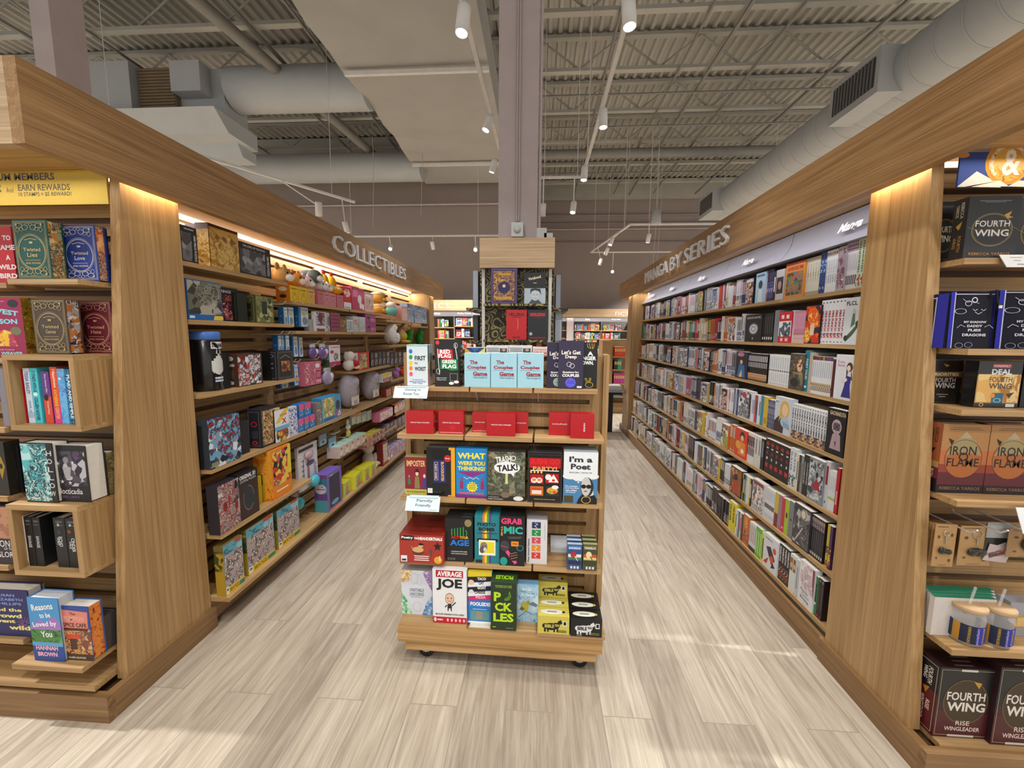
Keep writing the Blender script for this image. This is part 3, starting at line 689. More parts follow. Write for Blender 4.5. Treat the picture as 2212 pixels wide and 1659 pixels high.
# --- top shelf
G('top', 878, 923.5, 745, .085, '#dbe6ee', {'f': [(Ee, .19, v, .085, .055, c) for v, c in ((.84, '#1f7fd6'), (.70, '#1e9e4a'), (.56, '#f0d020'), (.43, '#ee8a28'), (.29, '#ef5a86'))] +
  [(T, 'FIRST', .64, .68, .52, .11, '#23262b', 0, .03), (T, 'TO', .44, .55, .14, .055, '#23262b'), (T, 'WORST', .64, .42, .54, .10, '#23262b', 0, .03)] +
  [(T, 'The Party Game', .5, .15, .52, .03, '#3d4a9a'), (T, 'About How Your Friends', .5, .11, .78, .03, '#3d4a9a'), (T, 'Rank Things', .5, .07, .45, .03, '#3d4a9a'), ('r', 0, .97, 1, 1, '#7fd6c8')],
  'r': [('r', 0, 0, .16, .2, '#ef5a86'), ('r', 0, .2, .16, .4, '#ee8a28'), ('r', 0, .4, .16, .6, '#f0d020'), ('r', 0, .6, .16, .8, '#1e9e4a'), ('r', 0, .8, .16, 1, '#1f7fd6'), (T, 'WORST', .55, .4, .3, .4, '#23262b', -90)]},
  'white tall game box with a column of five coloured dots on the top shelf')
G('top', 937.7, 992, 733, .075, '#1c1e20', {'f': [('p', star(.13, .93, .09, .065, 9, .56), '#e03a3a'),
  ('p', [(.10, .62), (.13, .80), (.30, .77), (.52, .80), (.73, .78), (.75, .60), (.5, .57), (.28, .60)], '#cf1f2c'), ('p', [(.23, .37), (.26, .58), (.50, .56), (.70, .60), (.92, .57), (.95, .36), (.7, .34), (.45, .38)], '#138a4a'),
  (T, 'RED', .43, .74, .42, .085, '#ffffff', 0, .05), (T, 'FLAG', .42, .65, .50, .085, '#ffffff', 0, .05), (T, 'GREEN', .58, .53, .56, .08, '#ffffff', 0, .05), (T, 'FLAG', .60, .43, .56, .085, '#ffffff', 0, .05),
  ('l', [(.13, .80), (.18, .40), (.2, .25)], .03, '#d8d8d8'), ('l', [(.92, .58), (.86, .80), (.84, .9)], .03, '#d8d8d8'), ('o', .86, .87, .08, .06, .2, '#c8c8c8'), ('o', .15, .32, .08, .06, .2, '#c8c8c8'),
  (T, 'Judge your friends', .28, .18, .42, .025, '#ffffff'), (T, 'dating choices', .28, .14, .38, .025, '#ffffff'), ('f', .62, .12, .93, .28, .012, '#b0b0b0'), ('e', .68, .07, .1, .03, '#ffffff'), ('e', .88, .10, .1, .03, '#ffffff'), ('e', .66, .12, .03, .015, '#138a4a'), ('e', .91, .14, .04, .015, '#cf1f2c')],
  'r': [(Ee, .6, .15+.1*i, .25, .03, '#8a8a8a') for i in range(8)]},
  'black tall game box showing a red flag and a green flag')
CP = [(R, 0, 0, 1, 1, '#a3d3e4')] + [('r', u, v, u+.004, v+.14, '#c7e6f0') for u, v in ((.12, .78), (.55, .80), (.88, .7), (.06, .12), (.5, .05), (.78, .1), (.3, .55))] + [
  (T, 'The', .36, .74, .30, .10, '#a3263e', 0, .04), (T, 'Couples', .48, .575, .74, .12, '#a3263e', 0, .04), (T, 'Game', .61, .40, .56, .12, '#a3263e', 0, .04), ('r', .1, .50, .86, .506, '#2b3a55'), ('r', .34, .325, .92, .333, '#2b3a55'), ('r', .24, .675, .52, .681, '#2b3a55'),
  (T, "That's Actually Fun", .62, .275, .54, .045, '#3a4350')]
for i, (x0, x1, w) in enumerate(((1002.8, 1059, 'beside the black flag box'), (1060, 1117, 'in the middle of its row of three'), (1118, 1175, 'beside the purple boxes'))):
    G('top', x0, x1, 763, .06, '#a3d3e4', {'f': CP}, f'pale blue game box with maroon script title, {w}', group='pale blue couples game boxes')
DP = [(R, 0, 0, 1, 1, '#2a2140'), (T, "Let's Get", .5, .76, .76, .09, '#f3ece2', 0, .03), (T, 'Deep', .5, .66, .46, .09, '#f3ece2', 0, .03), ('o', .43, .51, .10, .05, .16, '#e9e4ee'), ('o', .55, .48, .10, .05, .16, '#e9e4ee'),
  (T, 'Questions For', .5, .345, .66, .04, '#ffffff', 0, .04), (T, 'COUPLES', .5, .28, .68, .06, '#ffffff', 0, .05), ('e', .5, .13, .21, .10, '#5a5ae0'), (T, 'for all', .5, .16, .22, .025, '#1c1850'), (T, 'of dating', .5, .12, .3, .025, '#1c1850'), ('r', .76, .02, .95, .06, '#e8e8f2')]
DQ = [o for o in DP]; DQ[8] = ('e', .5, .13, .21, .10, '#9fb8a4')
G('top', 1182, 1232, 740, .07, '#2a2140', {'f': DQ}, 'dark purple game box half hidden behind its twin on the top shelf', group='dark purple question card boxes', back=.03)
G('top', 1207, 1262, 736, .017, '#2a2140', {'f': DP}, 'dark purple game box with a blue round sticker, overlapping its twin', group='dark purple question card boxes', mat='gloss', back=.008)
G('top', 1248, 1292, 740, .07, '#17171a', {'f': [(T, 'A', .64, .76, .28, .09, '#ffffff', 0, .05), (T, 'STRANGER', .30, .66, 1.26, .085, '#ffffff', 0, .05), (T, 'IN TOWN.', .34, .56, .95, .08, '#ffffff', 0, .05),
  ('l', [(.48, .98), (.5, .9), (.56, .88)], .02, '#e0c83a'), ('l', [(.58, .98), (.62, .87), (.68, .89)], .02, '#e0c83a'), ('l', [(.7, .98), (.74, .86), (.8, .9), (.82, .98)], .02, '#e0c83a'),
  ('o', .62, .08, .2, .06, .12, '#e0c83a'), ('l', [(.50, .12), (.40, .22), (.46, .23), (.56, .14)], .02, '#e0c83a'), ('l', [(.6, .14), (.64, .23), (.70, .22), (.66, .13)], .02, '#e0c83a')]},
  'black tall game box with yellow outlined hands at the end of the top shelf', back=.03)
# boxes standing on the shelf of the far side, seen over the top
def Gb(x0, x1, yt, d, col, art, label, top=None, group=None):
    ly = .075; a, z = g_at(x0, yt, ly); b_, _ = g_at(x1, yt, ly); p = GO + GU*((a+b_)/2) + GN*ly + Vector((0, 0, z2+.0008))
    carton('game_box', (b_-a)*.99, z-z2, d, col, art, p, GA, label, 'game', group, top=top)
Gb(1004, 1048, 751, .1, '#2c4a8a', {'f': [('p', [(.0, 1), (.4, .85), (.0, .78)], '#f2b52c'), ('p', [(1, 1), (.6, .85), (1, .78)], '#f2e07a'), ('p', [(.3, 1), (.7, 1), (.5, .86)], '#4a6ab0'), ('r', .25, .80, .75, .84, '#a03a6a')]}, 'blue and yellow box with a mint top behind the pale blue row', top='#9fe0b0')
for i, (x0, x1) in enumerate(((1050, 1098), (1099, 1149))):
    Gb(x0, x1, 747, .1, '#d9dbe0', {'f': lines(.32, .93, 3, .55, .02, .035, '#7a7f88') + [('r', .62, .82, .95, .94, '#4a4a4e'), ('e', .8, .9, .08, .03, '#c9a088')], 't': [('r', .1, .3, .8, .7, '#9aa2ac')]}, f'white and grey game box peeping over the {("middle", "last")[i]} pale blue box', group='white boxes on the far side of the display')
Gb(1151, 1183, 750, .1, '#e7d4d4', {'f': [(T, 'RED FLAG', .5, .86, .9, .06, '#c8202c', 0, .05), ('r', .1, .93, .9, .945, '#d86a70')], 't': [('r', .1, .2, .9, .45, '#d04a50'), ('r', .1, .6, .9, .8, '#d04a50')]}, 'pink box lettered in red peeping over the row behind the purple boxes')

# --- red shelf
RC = '#b3101c'
def red(x0, x1, yt, txt, label, back, d=.05, rot=0, extra=(), rz=0):
    G('red', x0, x1, yt, d, RC, {'f': ([(T, txt, .5, .5, .70, .055, '#f3dede', 0, .02)] if not rot else [(T, txt, .58, .46, .07, .36, '#f3dede', -90, .03)]) + list(extra)}, label, mat='gloss', back=back, rz=rz)
WN = "WE'RE NOT REALLY STRANGERS"
red(877, 936, 888, WN, 'red card game box at the outer end of the red shelf, under the dot box', .012, rz=2)
red(930, 946.5, 889, WN, 'red card game box mostly hidden, second in the outer pair of red boxes', .075)
red(947, 1001.5, 888.5, WN, 'red card game box with a pale foot strip, inner of the outer pair', .022, extra=[('r', .05, .04, .95, .09, '#e07a84'), ('e', .55, .28, .12, .12, '#c81a22')])
red(1020, 1052, 891, WN, 'red card game box behind the central red box, on the flag box side', .075, extra=[('r', .05, .03, .95, .09, '#e07a84')])
red(1051, 1113.5, 893, WN, 'red card game box standing forward in the middle of the red shelf', .008)
red(1113, 1141, 892, WN, 'red card game box behind the central red box, on the purple box side', .075)
red(1186, 1233, 892, 'COUPLES', 'red card game box lettered straight, in the pair near the end of the red shelf', .055)
red(1233, 1285, 894, 'COUPLES', 'red card game box lettered sideways at the end of the red shelf', .006, rot=1)

# --- third row
FIG = lambda cu, v0, col, skin='#e8c9a8', s=1.0: [('p', [(cu-.10*s, v0), (cu+.10*s, v0), (cu+.07*s, v0+.26*s), (cu-.07*s, v0+.26*s)], col), ('e', cu, v0+.32*s, .055*s, .05*s, skin)]
G('r3', 873.6, 921, 987, .05, '#8c1f2e', {'f': [(T, 'IMPOSTER', .52, .83, .86, .16, '#e7c77c', 0, .02)] + FIG(.56, .16, '#8c7a4a', s=1.25) + FIG(.2, .26, '#2f7a46', '#c77', .7) + FIG(.9, .18, '#3b3f8c', '#e0d5e8') + [('r', .45, .60, .67, .63, '#1c1614'), ('r', .50, .62, .62, .68, '#1c1614'), ('r', 0, 0, 1, .14, '#c9c95a'), (T, 'THE AFTER-DINNER MYSTERY', .5, .07, .9, .06, '#2d2a12')]},
  'small dark red game box with a bowler-hatted gentleman, first on the middle shelf', back=.03, top='#a8a06a')
G('r3', 920.5, 983, 966, .06, '#17171a', {'f': [('r', .86, 0, 1, 1, '#e8a92a'), ('r', .78, .95, .86, 1, '#e8a92a'), ('r', .74, 0, .86, .03, '#e8a92a'), ('r', .18, .78, .78, .96, '#0d0d0f'), ('e', .48, .80, .28, .10, '#0d0d0f'), ('r', .18, .06, .78, .22, '#0d0d0f'), ('e', .48, .20, .28, .08, '#0d0d0f'),
  ('r', .24, .28, .68, .74, '#1b2a78'), ('f', .27, .33, .40, .70, .012, '#e8c58a'), (T, 'BLOCKBUSTER', .56, .51, .10, .40, '#e8b02c', -90, .04), (T, 'PARTY GAME', .33, .51, .05, .30, '#f2e3c0', -90, .04), ('e', .74, .78, .12, .07, '#c8202c'), (T, 'Party', .74, .78, .15, .03, '#ffffff'), ('r', .03, .06, .2, .16, '#e6e6e6')]},
  'black game box shaped and printed like a video cassette', back=.02, mat='gloss', top='#54565a')
G('r3', 984, 1053, 968, .05, '#1e86c8', {'f': [(T, 'WHAT', .5, .85, .88, .12, '#f5e24a', 0, .06), (T, 'WERE YOU', .5, .70, .86, .085, '#f5e24a', 0, .06), (T, 'THINKING?', .5, .595, .88, .085, '#f5e24a', 0, .06),
  ('p', [(.04, .53), (.96, .53), (.5, .42)], '#8e2a86'), ('p', star(.52, .22, .19, .14, 12, .6), '#f0e24a')] + lines(.52, .28, 4, .24, .012, .035, '#3a6a3a') + FIG(.18, .18, '#a3245e', '#b3306a', .62) + FIG(.84, .18, '#a3245e', '#b3306a', .62) + [('l', [(.25, .42), (.35, .38), (.45, .42), (.55, .38), (.65, .42), (.74, .38)], .012, '#ffffff'), ('p', [(0, 0), (1, 0), (1, .04), (0, .07)], '#7a2a80'), ('r', .1, .075, .9, .11, '#e0567a')]},
  'bright blue game box with big yellow block title and two small monsters', back=.016, top='#176a9c')
TT = busy(['#2a2420', '#3d4636', '#5a5044', '#6f7a62', '#35201c', '#8a8468'], 45, 2)
G('r3', 1052, 1136, 972, .045, '#1e1b1a', {'f': [('b', .01, .10, .99, .97, TT), ('r', .48, .38, .54, .58, '#e8e6a0'), ('p', [(.47, .34), (.55, .34), (.52, .56), (.49, .56)], '#c9d88a'), ('e', .52, .66, .34, .12, '#eef0f0'), ('p', [(.58, .58), (.70, .48), (.72, .60)], '#eef0f0'),
  (T, 'TRASH', .42, .82, .40, .13, '#eef0f0', 8, .03), (T, 'TALK!', .53, .66, .54, .13, '#24242a', 6, .06), ('o', .68, .85, .07, .05, .3, '#eef0f0'), ('r', .03, .02, .5, .085, '#1e1b1a'), (T, 'A Party Game of', .17, .07, .28, .022, '#d8d8d8'), (T, 'Creative Communication', .22, .035, .40, .022, '#d8d8d8'), ('e', .82, .055, .13, .045, '#e4e4e4'), ('e', .48, .12, .12, .06, '#7a6a58')]},
  'dark game box with a pale speech bubble title over a murky crowd scene', back=-.004, mat='gloss', top='#2a2624')
SG = {'f': [('r', .05, .70, .95, .90, '#c01822'), (T, 'SUSHI GO', .5, .83, .84, .11, '#e0242c', 0, .08), (T, 'PARTY!', .5, .685, .70, .085, '#e8a060', 0, .07), ('r', .08, .64, .9, .655, '#ffffff')] +
  [('r', u, v, u+.38, v+.19, c) for u, v, c in ((.08, .38, '#b01820'), (.52, .40, '#b01820'), (.08, .14, '#c86a20'), (.54, .14, '#2c2a2c'))] + [('e', u, v, .09, .055, '#f4f0ea') for u, v in ((.19, .45), (.34, .45))] + [('e', u, v, .06, .03, '#e88a5a') for u, v in ((.19, .46), (.34, .46))] +
  [('e', .60, .52, .09, .06, '#f0ece6'), ('p', [(.60, .42), (.90, .42), (.75, .58)], '#f4f2ee'), ('e', .75, .46, .045, .025, '#d8242c'), ('r', .13, .17, .41, .25, '#f0dcd0'), ('r', .13, .25, .41, .29, '#c8402c'), ('e', .72, .25, .16, .07, '#e8a23a'), ('e', .80, .32, .10, .04, '#f2f0ea'), ('e', .66, .22, .05, .03, '#7ab04a'), ('e', .78, .22, .05, .03, '#d8482c')] +
  [('e', .10+.1*i, .62, .03, .03, '#e8c06a') for i in range(4)] + [(T, 'The Deluxe Pick and Pass Card Game', .5, .07, .62, .02, '#d8b23a'), ('f', .02, .02, .98, .97, .012, '#4a4648')]}
for i in range(4):
    G('r3', 1140+i*.3, 1216-i*.3, 978, .026, '#121214', SG if i == 0 else {'f': SG['f'][:3]}, 'black tin of a sushi card game, front one of its stack' if i == 0 else 'black tin standing behind the front sushi card game tin', back=-.006+.029*i, ref=-.006, mat='gloss', name='game_tin', cat='game', group=None if i == 0 else 'black tins behind the sushi tin', top='#3a3a3e')
PO = {'f': [('r', 0, .55, 1, 1, '#e8edf2'), ('e', .2, .53, .22, .06, '#e8edf2'), ('e', .5, .50, .25, .06, '#e8edf2'), ('e', .82, .54, .22, .06, '#e8edf2'), (T, "I'm a", .5, .86, .68, .11, '#2e3238', 0, .05), (T, 'Poet', .5, .72, .58, .11, '#2e3238', 0, .05), (T, '(and yes, I know it)', .5, .605, .66, .04, '#5a6068'),
  ('p', [(.40, 0), (1, 0), (1, .10), (.88, .22), (.6, .22), (.46, .10)], '#15161a'), ('p', [(.56, .20), (.66, .13), (.90, .18), (.88, .28), (.6, .26)], '#d9d9dc'), ('e', .70, .33, .19, .19, '#2a2a2e'), ('e', .67, .34, .145, .185, '#c9c6c4'), ('e', .60, .34, .075, .04, '#111114'), ('e', .75, .34, .075, .04, '#111114'), ('l', [(.52, .355), (.86, .355)], .012, '#111114'), ('e', .66, .25, .05, .012, '#6a5a58'), ('o', .68, .08, .14, .07, .15, '#d8b24a'),
  ('e', .38, .47, .05, .03, '#e8edf2'), ('e', .44, .42, .025, .016, '#e8edf2'), (T, "'Tis a bonkers", .24, .34, .38, .03, '#eef4fa', 0, .03), (T, 'good time filled', .25, .30, .42, .03, '#eef4fa', 0, .03), (T, 'with riddles', .23, .26, .34, .03, '#eef4fa', 0, .03), (T, 'of rhyme!', .22, .22, .28, .03, '#eef4fa', 0, .03), ('r', .03, .02, .3, .15, '#4a4426')]}
for i in range(3):
    G('r3', 1218+i*.4, 1293-i*.4, 976, .03, '#4a84b4', PO if i == 0 else {'f': PO['f'][:2]}, 'blue and white game box with a bearded bust in black sunglasses, front one' if i == 0 else 'blue and white game box behind the one with the bust in sunglasses', back=-.003+.034*i, ref=-.003, group=None if i == 0 else 'boxes behind the sunglasses bust box', top='#9aa6ae')

# --- fourth row
PN = {'f': [('r', .03, .80, .33, .97, '#141214'), (T, 'Poetry', .18, .885, .26, .11, '#ffffff', 0, .04), (T, 'FOR', .385, .88, .08, .07, '#ffffff', 0, .04), (T, 'NEANDERTHALS', .70, .88, .54, .11, '#ffffff', 0, .07), ('e', .42, .42, .13, .14, '#5a3a26'), ('e', .42, .48, .13, .10, '#d9a878'), ('e', .48, .62, .06, .06, '#d9a878'), ('p', [(.42, .64), (.46, .72), (.54, .70), (.55, .64)], '#1d1613'), ('l', [(.31, .44), (.27, .60)], .012, '#d9a878'), ('l', [(.54, .46), (.62, .40), (.60, .58)], .012, '#c24a3a'), ('e', .71, .44, .035, .07, '#5a4a40'), ('r', .70, .26, .72, .40, '#5a4a40'),
  ('p', star(.86, .62, .10, .045, 5, 1.7, rad(18)), '#1b1416'), ('e', .87, .14, .09, .13, '#e8a52a'), ('e', .91, .2, .022, .1, '#f0d0a0'), ('r', .03, .04, .17, .26, '#e9eef2'), ('r', .05, .07, .15, .14, '#23262a')] + lines(.50, .24, 3, .34, .035, .07, '#f4dcd8')}
for i in range(2):
    G('r4', 862+i*.5, 958.5-i, 1154, .10, '#a93428', PN if i == 0 else {'f': PN['f'][:4]}, ('wide rust red game box with a cartoon caveman, front one', 'wide rust red game box standing behind the caveman box')[i], back=-.022+.105*i, ref=-.022, top='#84241c')
# keep the rear one's foot on the shelf: shelf is as deep as both
G('r4', 961, 1021.5, 1119, .10, '#17181a', {'f': [('e', .83, .90, .13, .085, '#8e8454')] + sum([[('e', .24+.105*i, .74+.012*i, .022, .018, '#2f9e4f'), ('r', .222+.105*i, .60, .258+.105*i, .72+.012*i, '#2f9e4f')] for i in range(5)], []) + [('l', [(.76, .60), (.79, .68), (.74, .74)], .03, '#2f9e4f'),
  (T, 'ACT', .36, .565, .30, .065, '#d8281e', 0, .07), (T, 'YOUR', .68, .565, .32, .065, '#e8b02c', 0, .07), (T, 'AGE', .52, .44, .70, .14, '#1e7ad6', 0, .10), (T, 'A HILARIOUS PARTY GAME', .5, .235, .58, .025, '#e0e0e0', 0, .03), (T, "THAT'S ONE FOR THE AGES", .5, .185, .58, .025, '#e0e0e0', 0, .03)] + [('o', .12+.1*i, .06, .035, .025, .25, '#b0b0b0') for i in range(3)], 't': [('r', .6, .1, .95, .3, '#3a3c40'), ('r', .6, .4, .95, .6, '#3a3c40')]},
  'black game box with a row of green figures ageing above a big blue word', back=.008, top='#232427')
RB = [('r', .32+.085*i, 0, .405+.085*i, 1, c) for i, c in enumerate(('#e87a2a', '#f0d22c', '#3aa04a', '#5a3a8c'))]
G('r4', 1025, 1079.5, 1113, .10, '#1c7f8c', {'f': RB + [('r', 0, .70, 1, .86, '#1c7f8c'), ('r', .30, .78, .3, .8, '#ffffff'), (T, 'PHOTO', .48, .815, .74, .075, '#16181c', 0, .05), (T, 'BOMB', .48, .715, .64, .075, '#16181c', 0, .05), ('r', .10, .62, .9, .64, '#134f58'), ('r', .10, .46, .94, .52, '#101214'), ('r', .17, .17, .84, .49, '#f2f2ec'), ('r', .22, .22, .79, .45, '#e8dc1e'), ('e', .37, .34, .15, .11, '#8a8078'), ('e', .30, .28, .10, .07, '#5a5450'), ('e', .42, .29, .07, .045, '#d9d2ca'), ('e', .33, .36, .02, .014, '#111111'), ('e', .43, .36, .02, .014, '#111111'), ('r', .05, .01, .3, .07, '#122a30')], 't': [('r', .32+.085*i, 0, .405+.085*i, 1, c) for i, c in enumerate(('#e87a2a', '#f0d22c', '#3aa04a', '#5a3a8c'))]},
  'teal game box with a rainbow stripe and a framed photo of a dog', back=.006)
G('r4', 1079.8, 1134, 1114.5, .09, '#17171b', {'f': [(T, 'GRAB', .47, .90, .84, .12, '#e8427a', 0, .08), (T, 'MIC', .54, .72, .76, .15, '#35b8a6', 0, .10), (T, 'THE', .08, .70, .07, .20, '#e8a03a', -90, .06), ('l', [(.30, .575), (.9, .59)], .006, '#c8c8c8'), ('l', [(.36, .55), (.86, .565)], .006, '#c8c8c8'), ('e', .20, .40, .19, .11, '#3a3c44'), ('l', [(.05, .40), (.32, .37)], .02, '#d84a7a'), ('l', [(.28, .30), (.66, .05)], .14, '#e0508c'), ('e', .56, .20, .17, .10, '#1d1a1c'), ('l', [(.42, .24), (.70, .28)], .02, '#c88a6a'), ('l', [(.42, .19), (.72, .23)], .02, '#c88a6a'), ('l', [(.44, .14), (.72, .18)], .02, '#c88a6a'), ('r', .46, .40, .76, .50, '#e8922a'), (T, 'WORLD', .61, .45, .2, .03, '#2a1a10', 0, .05), ('o', .82, .37, .14, .06, .2, '#2f8f9a'), ('e', .16, .09, .15, .085, '#1f9c94')]},
  'black game box with a pink and teal title and a fist gripping a microphone', back=-.004)
G('r4', 1138, 1183, 1122, .075, '#d6d6da', {'f': [('r', .25, .805-.17*i, .68, .945-.17*i, c) for i, c in enumerate(('#20305c', '#1e8a3c', '#d04a5c', '#e08a2a', '#d8322a'))] + sum([[('l', [(.40, .93-.17*i), (.54, .895-.17*i), (.38, .86-.17*i), (.50, .815-.17*i)], .02, '#eef0f2')] for i in range(5)], []) + [(T, 'That Sound Game', .10, .30, .07, .54, '#23262a', 90, .03), (T, 'A noisy game for curious ears', .88, .74, .03, .36, '#70757c', -90)]},
  'white slim game box with five coloured wavy-line squares', back=.02, top='#9c9ca2')
mb = MB(); mb.box(-.04, .04, 0, .06, 0, .012, '#e2e6ea', 'gloss'); mb.box(-.04, .04, .05, .06, .012, .055, '#dfe4ea', 'gloss')
a, _ = g_at(1207, 1215, -.06); mb.build('card_holder', None, 'small white card holder standing on the shelf between slim box and tins', 'holder', None, None, GO+GU*a+GN*-.075+Vector((0, 0, GZ['r4']+.0005)), (0, 0, GA))
for j, (xa, xb, nm, bd, cc) in enumerate(((1226, 1258, 'blue', '#274a86', '#3a78b8'), (1259.5, 1291, 'olive', '#3e4426', '#6a6a3a'))):
    for i in range(3):
        A = [('r', .06, .80, .94, .96, cc), (T, ('BANDERBASH', 'TINDERBLOX')[j], .5, .86, .8, .08, '#e8eef4'), ('r', .06, .50, .94, .62, ('#e6e6e6', '#c84a2a')[j]), ('r', .06, .40, .94, .50, ('#3a7a4a', '#e0c87a')[j]), ('e', .42, .60, .2, .13, ('#b02434', '#e8d8a8')[j]), ('l', [(.5, .55), (.85, .25)], .06, ('#c9ccd0', '#5a4a2a')[j]), ('r', .06, .22, .94, .36, ('#1b2444', '#2c3a20')[j])] + [('r', .22+.22*k, .05, .36+.22*k, .15, '#d8dade') for k in range(3)]
        G('r4', xa+i*.2, xb-i*.2, 1176, .018, bd, {'f': A if i == 0 else A[:2]}, f'small {nm} pocket game tin at the shelf end, {("front", "middle", "rear")[i]} one of three', back=-.010+.036*i, ref=-.010, name='game_tin', mat='gloss', group=f'{nm} pocket tins', top=('#c9cfd8', '#a8a880')[j])

# --- bottom deck
HX = busy(['#c9b8d8', '#8a6aa0', '#e4d8ec', '#a888b8'], 60, 1); HG = busy(['#7ab890', '#c4e4cc', '#4a8a6a'], 60, 1, seed=2); HB = busy(['#5a8ac0', '#aac8e8', '#3a5a9a'], 60, 1, seed=3); HO = busy(['#e8d8b0', '#c89a6a', '#e0b890'], 60, 1, seed=4)
G('base', 866, 933, 1231, .06, '#d6dce6', {'f': [('pb', [(0, .72), (0, 1), (.36, 1), (.26, .74)], HO), ('pb', [(.68, 1), (1, 1), (1, .55), (.8, .8)], HX), ('pb', [(0, 0), (.34, 0), (.2, .3), (0, .52)], HG), ('pb', [(.66, 0), (1, 0), (1, .46), (.8, .26)], HB), (T, 'UNSTABLE', .5, .56, .46, .075, '#5d636e', 0, .01), (T, 'UNICORNS', .5, .465, .46, .075, '#5d636e', 0, .01), (T, 'SECOND EDITION', .5, .40, .40, .02, '#8a90a0'), ('o', .44, .82, .12, .12, .06, '#b3b9c4'), ('o', .58, .80, .08, .12, .06, '#b3b9c4'), ('o', .5, .18, .14, .11, .06, '#b3b9c4')]},
  'pale white game box with pastel corners, first on the bottom deck', back=.055, top='#c9ced6')
G('base', 933.5, 1008, 1229, .06, '#e9ebee', {'f': [('r', .1, .855, .90, .985, '#b51a2c'), (T, 'AVERAGE', .5, .92, .72, .095, '#f6f6f6', 0, .05), (T, 'JOE', .49, .72, .76, .22, '#141416', 0, .10), ('e', .5, .46, .13, .105, '#141416'), ('e', .5, .46, .12, .095, '#e8c3a8'), ('e', .45, .47, .015, .015, '#141416'), ('e', .55, .47, .015, .015, '#141416'), ('l', [(.44, .425), (.5, .41), (.56, .425)], .014, '#a0563a'), ('p', [(.43, .28), (.57, .28), (.55, .36), (.45, .36)], '#222226'), ('l', [(.43, .34), (.36, .30)], .03, '#141416'), ('l', [(.57, .33), (.68, .40)], .03, '#141416'), ('l', [(.46, .28), (.45, .23)], .03, '#141416'), ('l', [(.54, .28), (.55, .23)], .03, '#141416'),
  (T, 'BECAUSE WINNING IS FOR LOSERS', .5, .165, .84, .03, '#6a4a2a', 0, .03), ('r', 0, 0, 1, .115, '#c11a30'), (T, 'FAMILY', .22, .06, .17, .03, '#ffffff', 0, .04), ('e', .07, .06, .04, .04, '#f0d8d8')] + [('e', .44+.12*i, .06, .03, .03, '#f4c8cc') for i in range(5)]},
  'white game box with a red title bar and a round-headed stick figure', back=.012, top='#d0d0d4')
TP = {'f': [('r', 0, .87, 1, 1, '#e0c82c'), ('p', [(.0, .79), (1, .84), (1, .93), (0, .90)], '#151518'), ('p', [(.0, .70), (1, .75), (1, .83), (0, .78)], '#f2f2f4'), ('p', [(.0, .61), (1, .66), (1, .74), (0, .69)], '#151518'), ('p', [(.0, .52), (1, .57), (1, .65), (0, .60)], '#f2f2f4'), ('p', [(.0, .44), (1, .47), (1, .56), (0, .51)], '#d8286c'), (T, 'TACO', .58, .875, .36, .055, '#f4f4f4', 3, .05), (T, 'CAT', .56, .79, .24, .055, '#151518', 3, .05), (T, 'GOAT', .58, .70, .36, .055, '#f4f4f4', 3, .05), (T, 'CHEESE', .50, .61, .46, .055, '#151518', 3, .05), (T, 'PIZZA', .54, .515, .42, .05, '#f8c8dc', 3, .05), ('r', 0, .30, 1, .44, '#2f7fd0'), (T, 'POOLSIDE!', .52, .38, .84, .075, '#ffffff', 0, .06), ('r', .1, .06, .9, .25, '#5f9a9a'), ('r', .36, .09, .6, .22, '#a88a7a'), ('r', .2, .27, .8, .285, '#a8d8f0'), ('r', 0, 0, 1, .04, '#eef0f2'), ('e', .14, .80, .12, .05, '#e8c8a0'), ('e', .14, .62, .1, .04, '#d8e0ea')]}
G('base', 1010.5, 1062.5, 1235, .04, '#2f7fd0', TP, 'blue striped small game box with white and black word bands', back=.024, top='#c8b02a')
PK = [(T, 'P', .26, .70, .28, .19, '#b8e02a', 0, .12), (T, 'CK', .50, .49, .68, .18, '#b8e02a', 0, .12), (T, 'LES', .50, .27, .80, .18, '#b8e02a', 0, .12), ('p', [(.52, .66), (.56, .62), (.72, .64), (.80, .72), (.74, .82), (.70, .80), (.70, .73), (.62, .69)], '#5f8f1e'), ('l', [(.58, .655), (.70, .68), (.74, .76)], .02, '#1c3a20'), (T, 'FOR FRIENDS WHO THINK', .5, .93, .66, .02, '#8fc04a', 0, .04), (T, 'THEY KNOW EACH OTHER', .5, .90, .64, .02, '#8fc04a', 0, .04), ('r', .08, .06, .2, .075, '#b8e02a'), ('r', .6, .05, .9, .06, '#8a9a8a')]
G('base', 1060, 1116, 1257, .085, '#24361f', {'f': PK, 't': [(T, 'PICKLES', .5, .45, .7, .35, '#9fd02a', 180, .08)]}, 'dark green game box with chunky lime letters and a pickle', back=-.012, top='#2c4226')
BF = busy(['#8ab8d8', '#a8cce4', '#6a98bc', '#c4dcec'], 30, 1.5)
G('base', 1117.5, 1163.5, 1262, .04, '#7fb0d4', {'f': [('b', 0, 0, 1, 1, BF), (T, 'Birds', .45, .88, .44, .09, '#dfeaf2', 0, .03), (T, 'of a Feather', .5, .73, .66, .08, '#e6eef4', 0, .03), ('e', .36, .42, .19, .14, '#b8b04a'), ('e', .52, .52, .09, .07, '#a8a23a'), ('p', [(.60, .53), (.68, .50), (.60, .49)], '#3a3a2a'), ('e', .54, .54, .012, .012, '#111111'), ('p', [(.20, .42), (.36, .36), (.26, .30), (.12, .34)], '#6a6a3a'), ('l', [(.05, .12), (.45, .30), (.7, .22)], .03, '#5a5a52'), ('p', [(.55, .48), (.75, .56), (.98, .48), (.9, .42)], '#6a7a8a'), ('e', .82, .06, .05, .035, '#2f9ad0')]},
  'light blue small game box with a yellow songbird on a twig', back=.05)
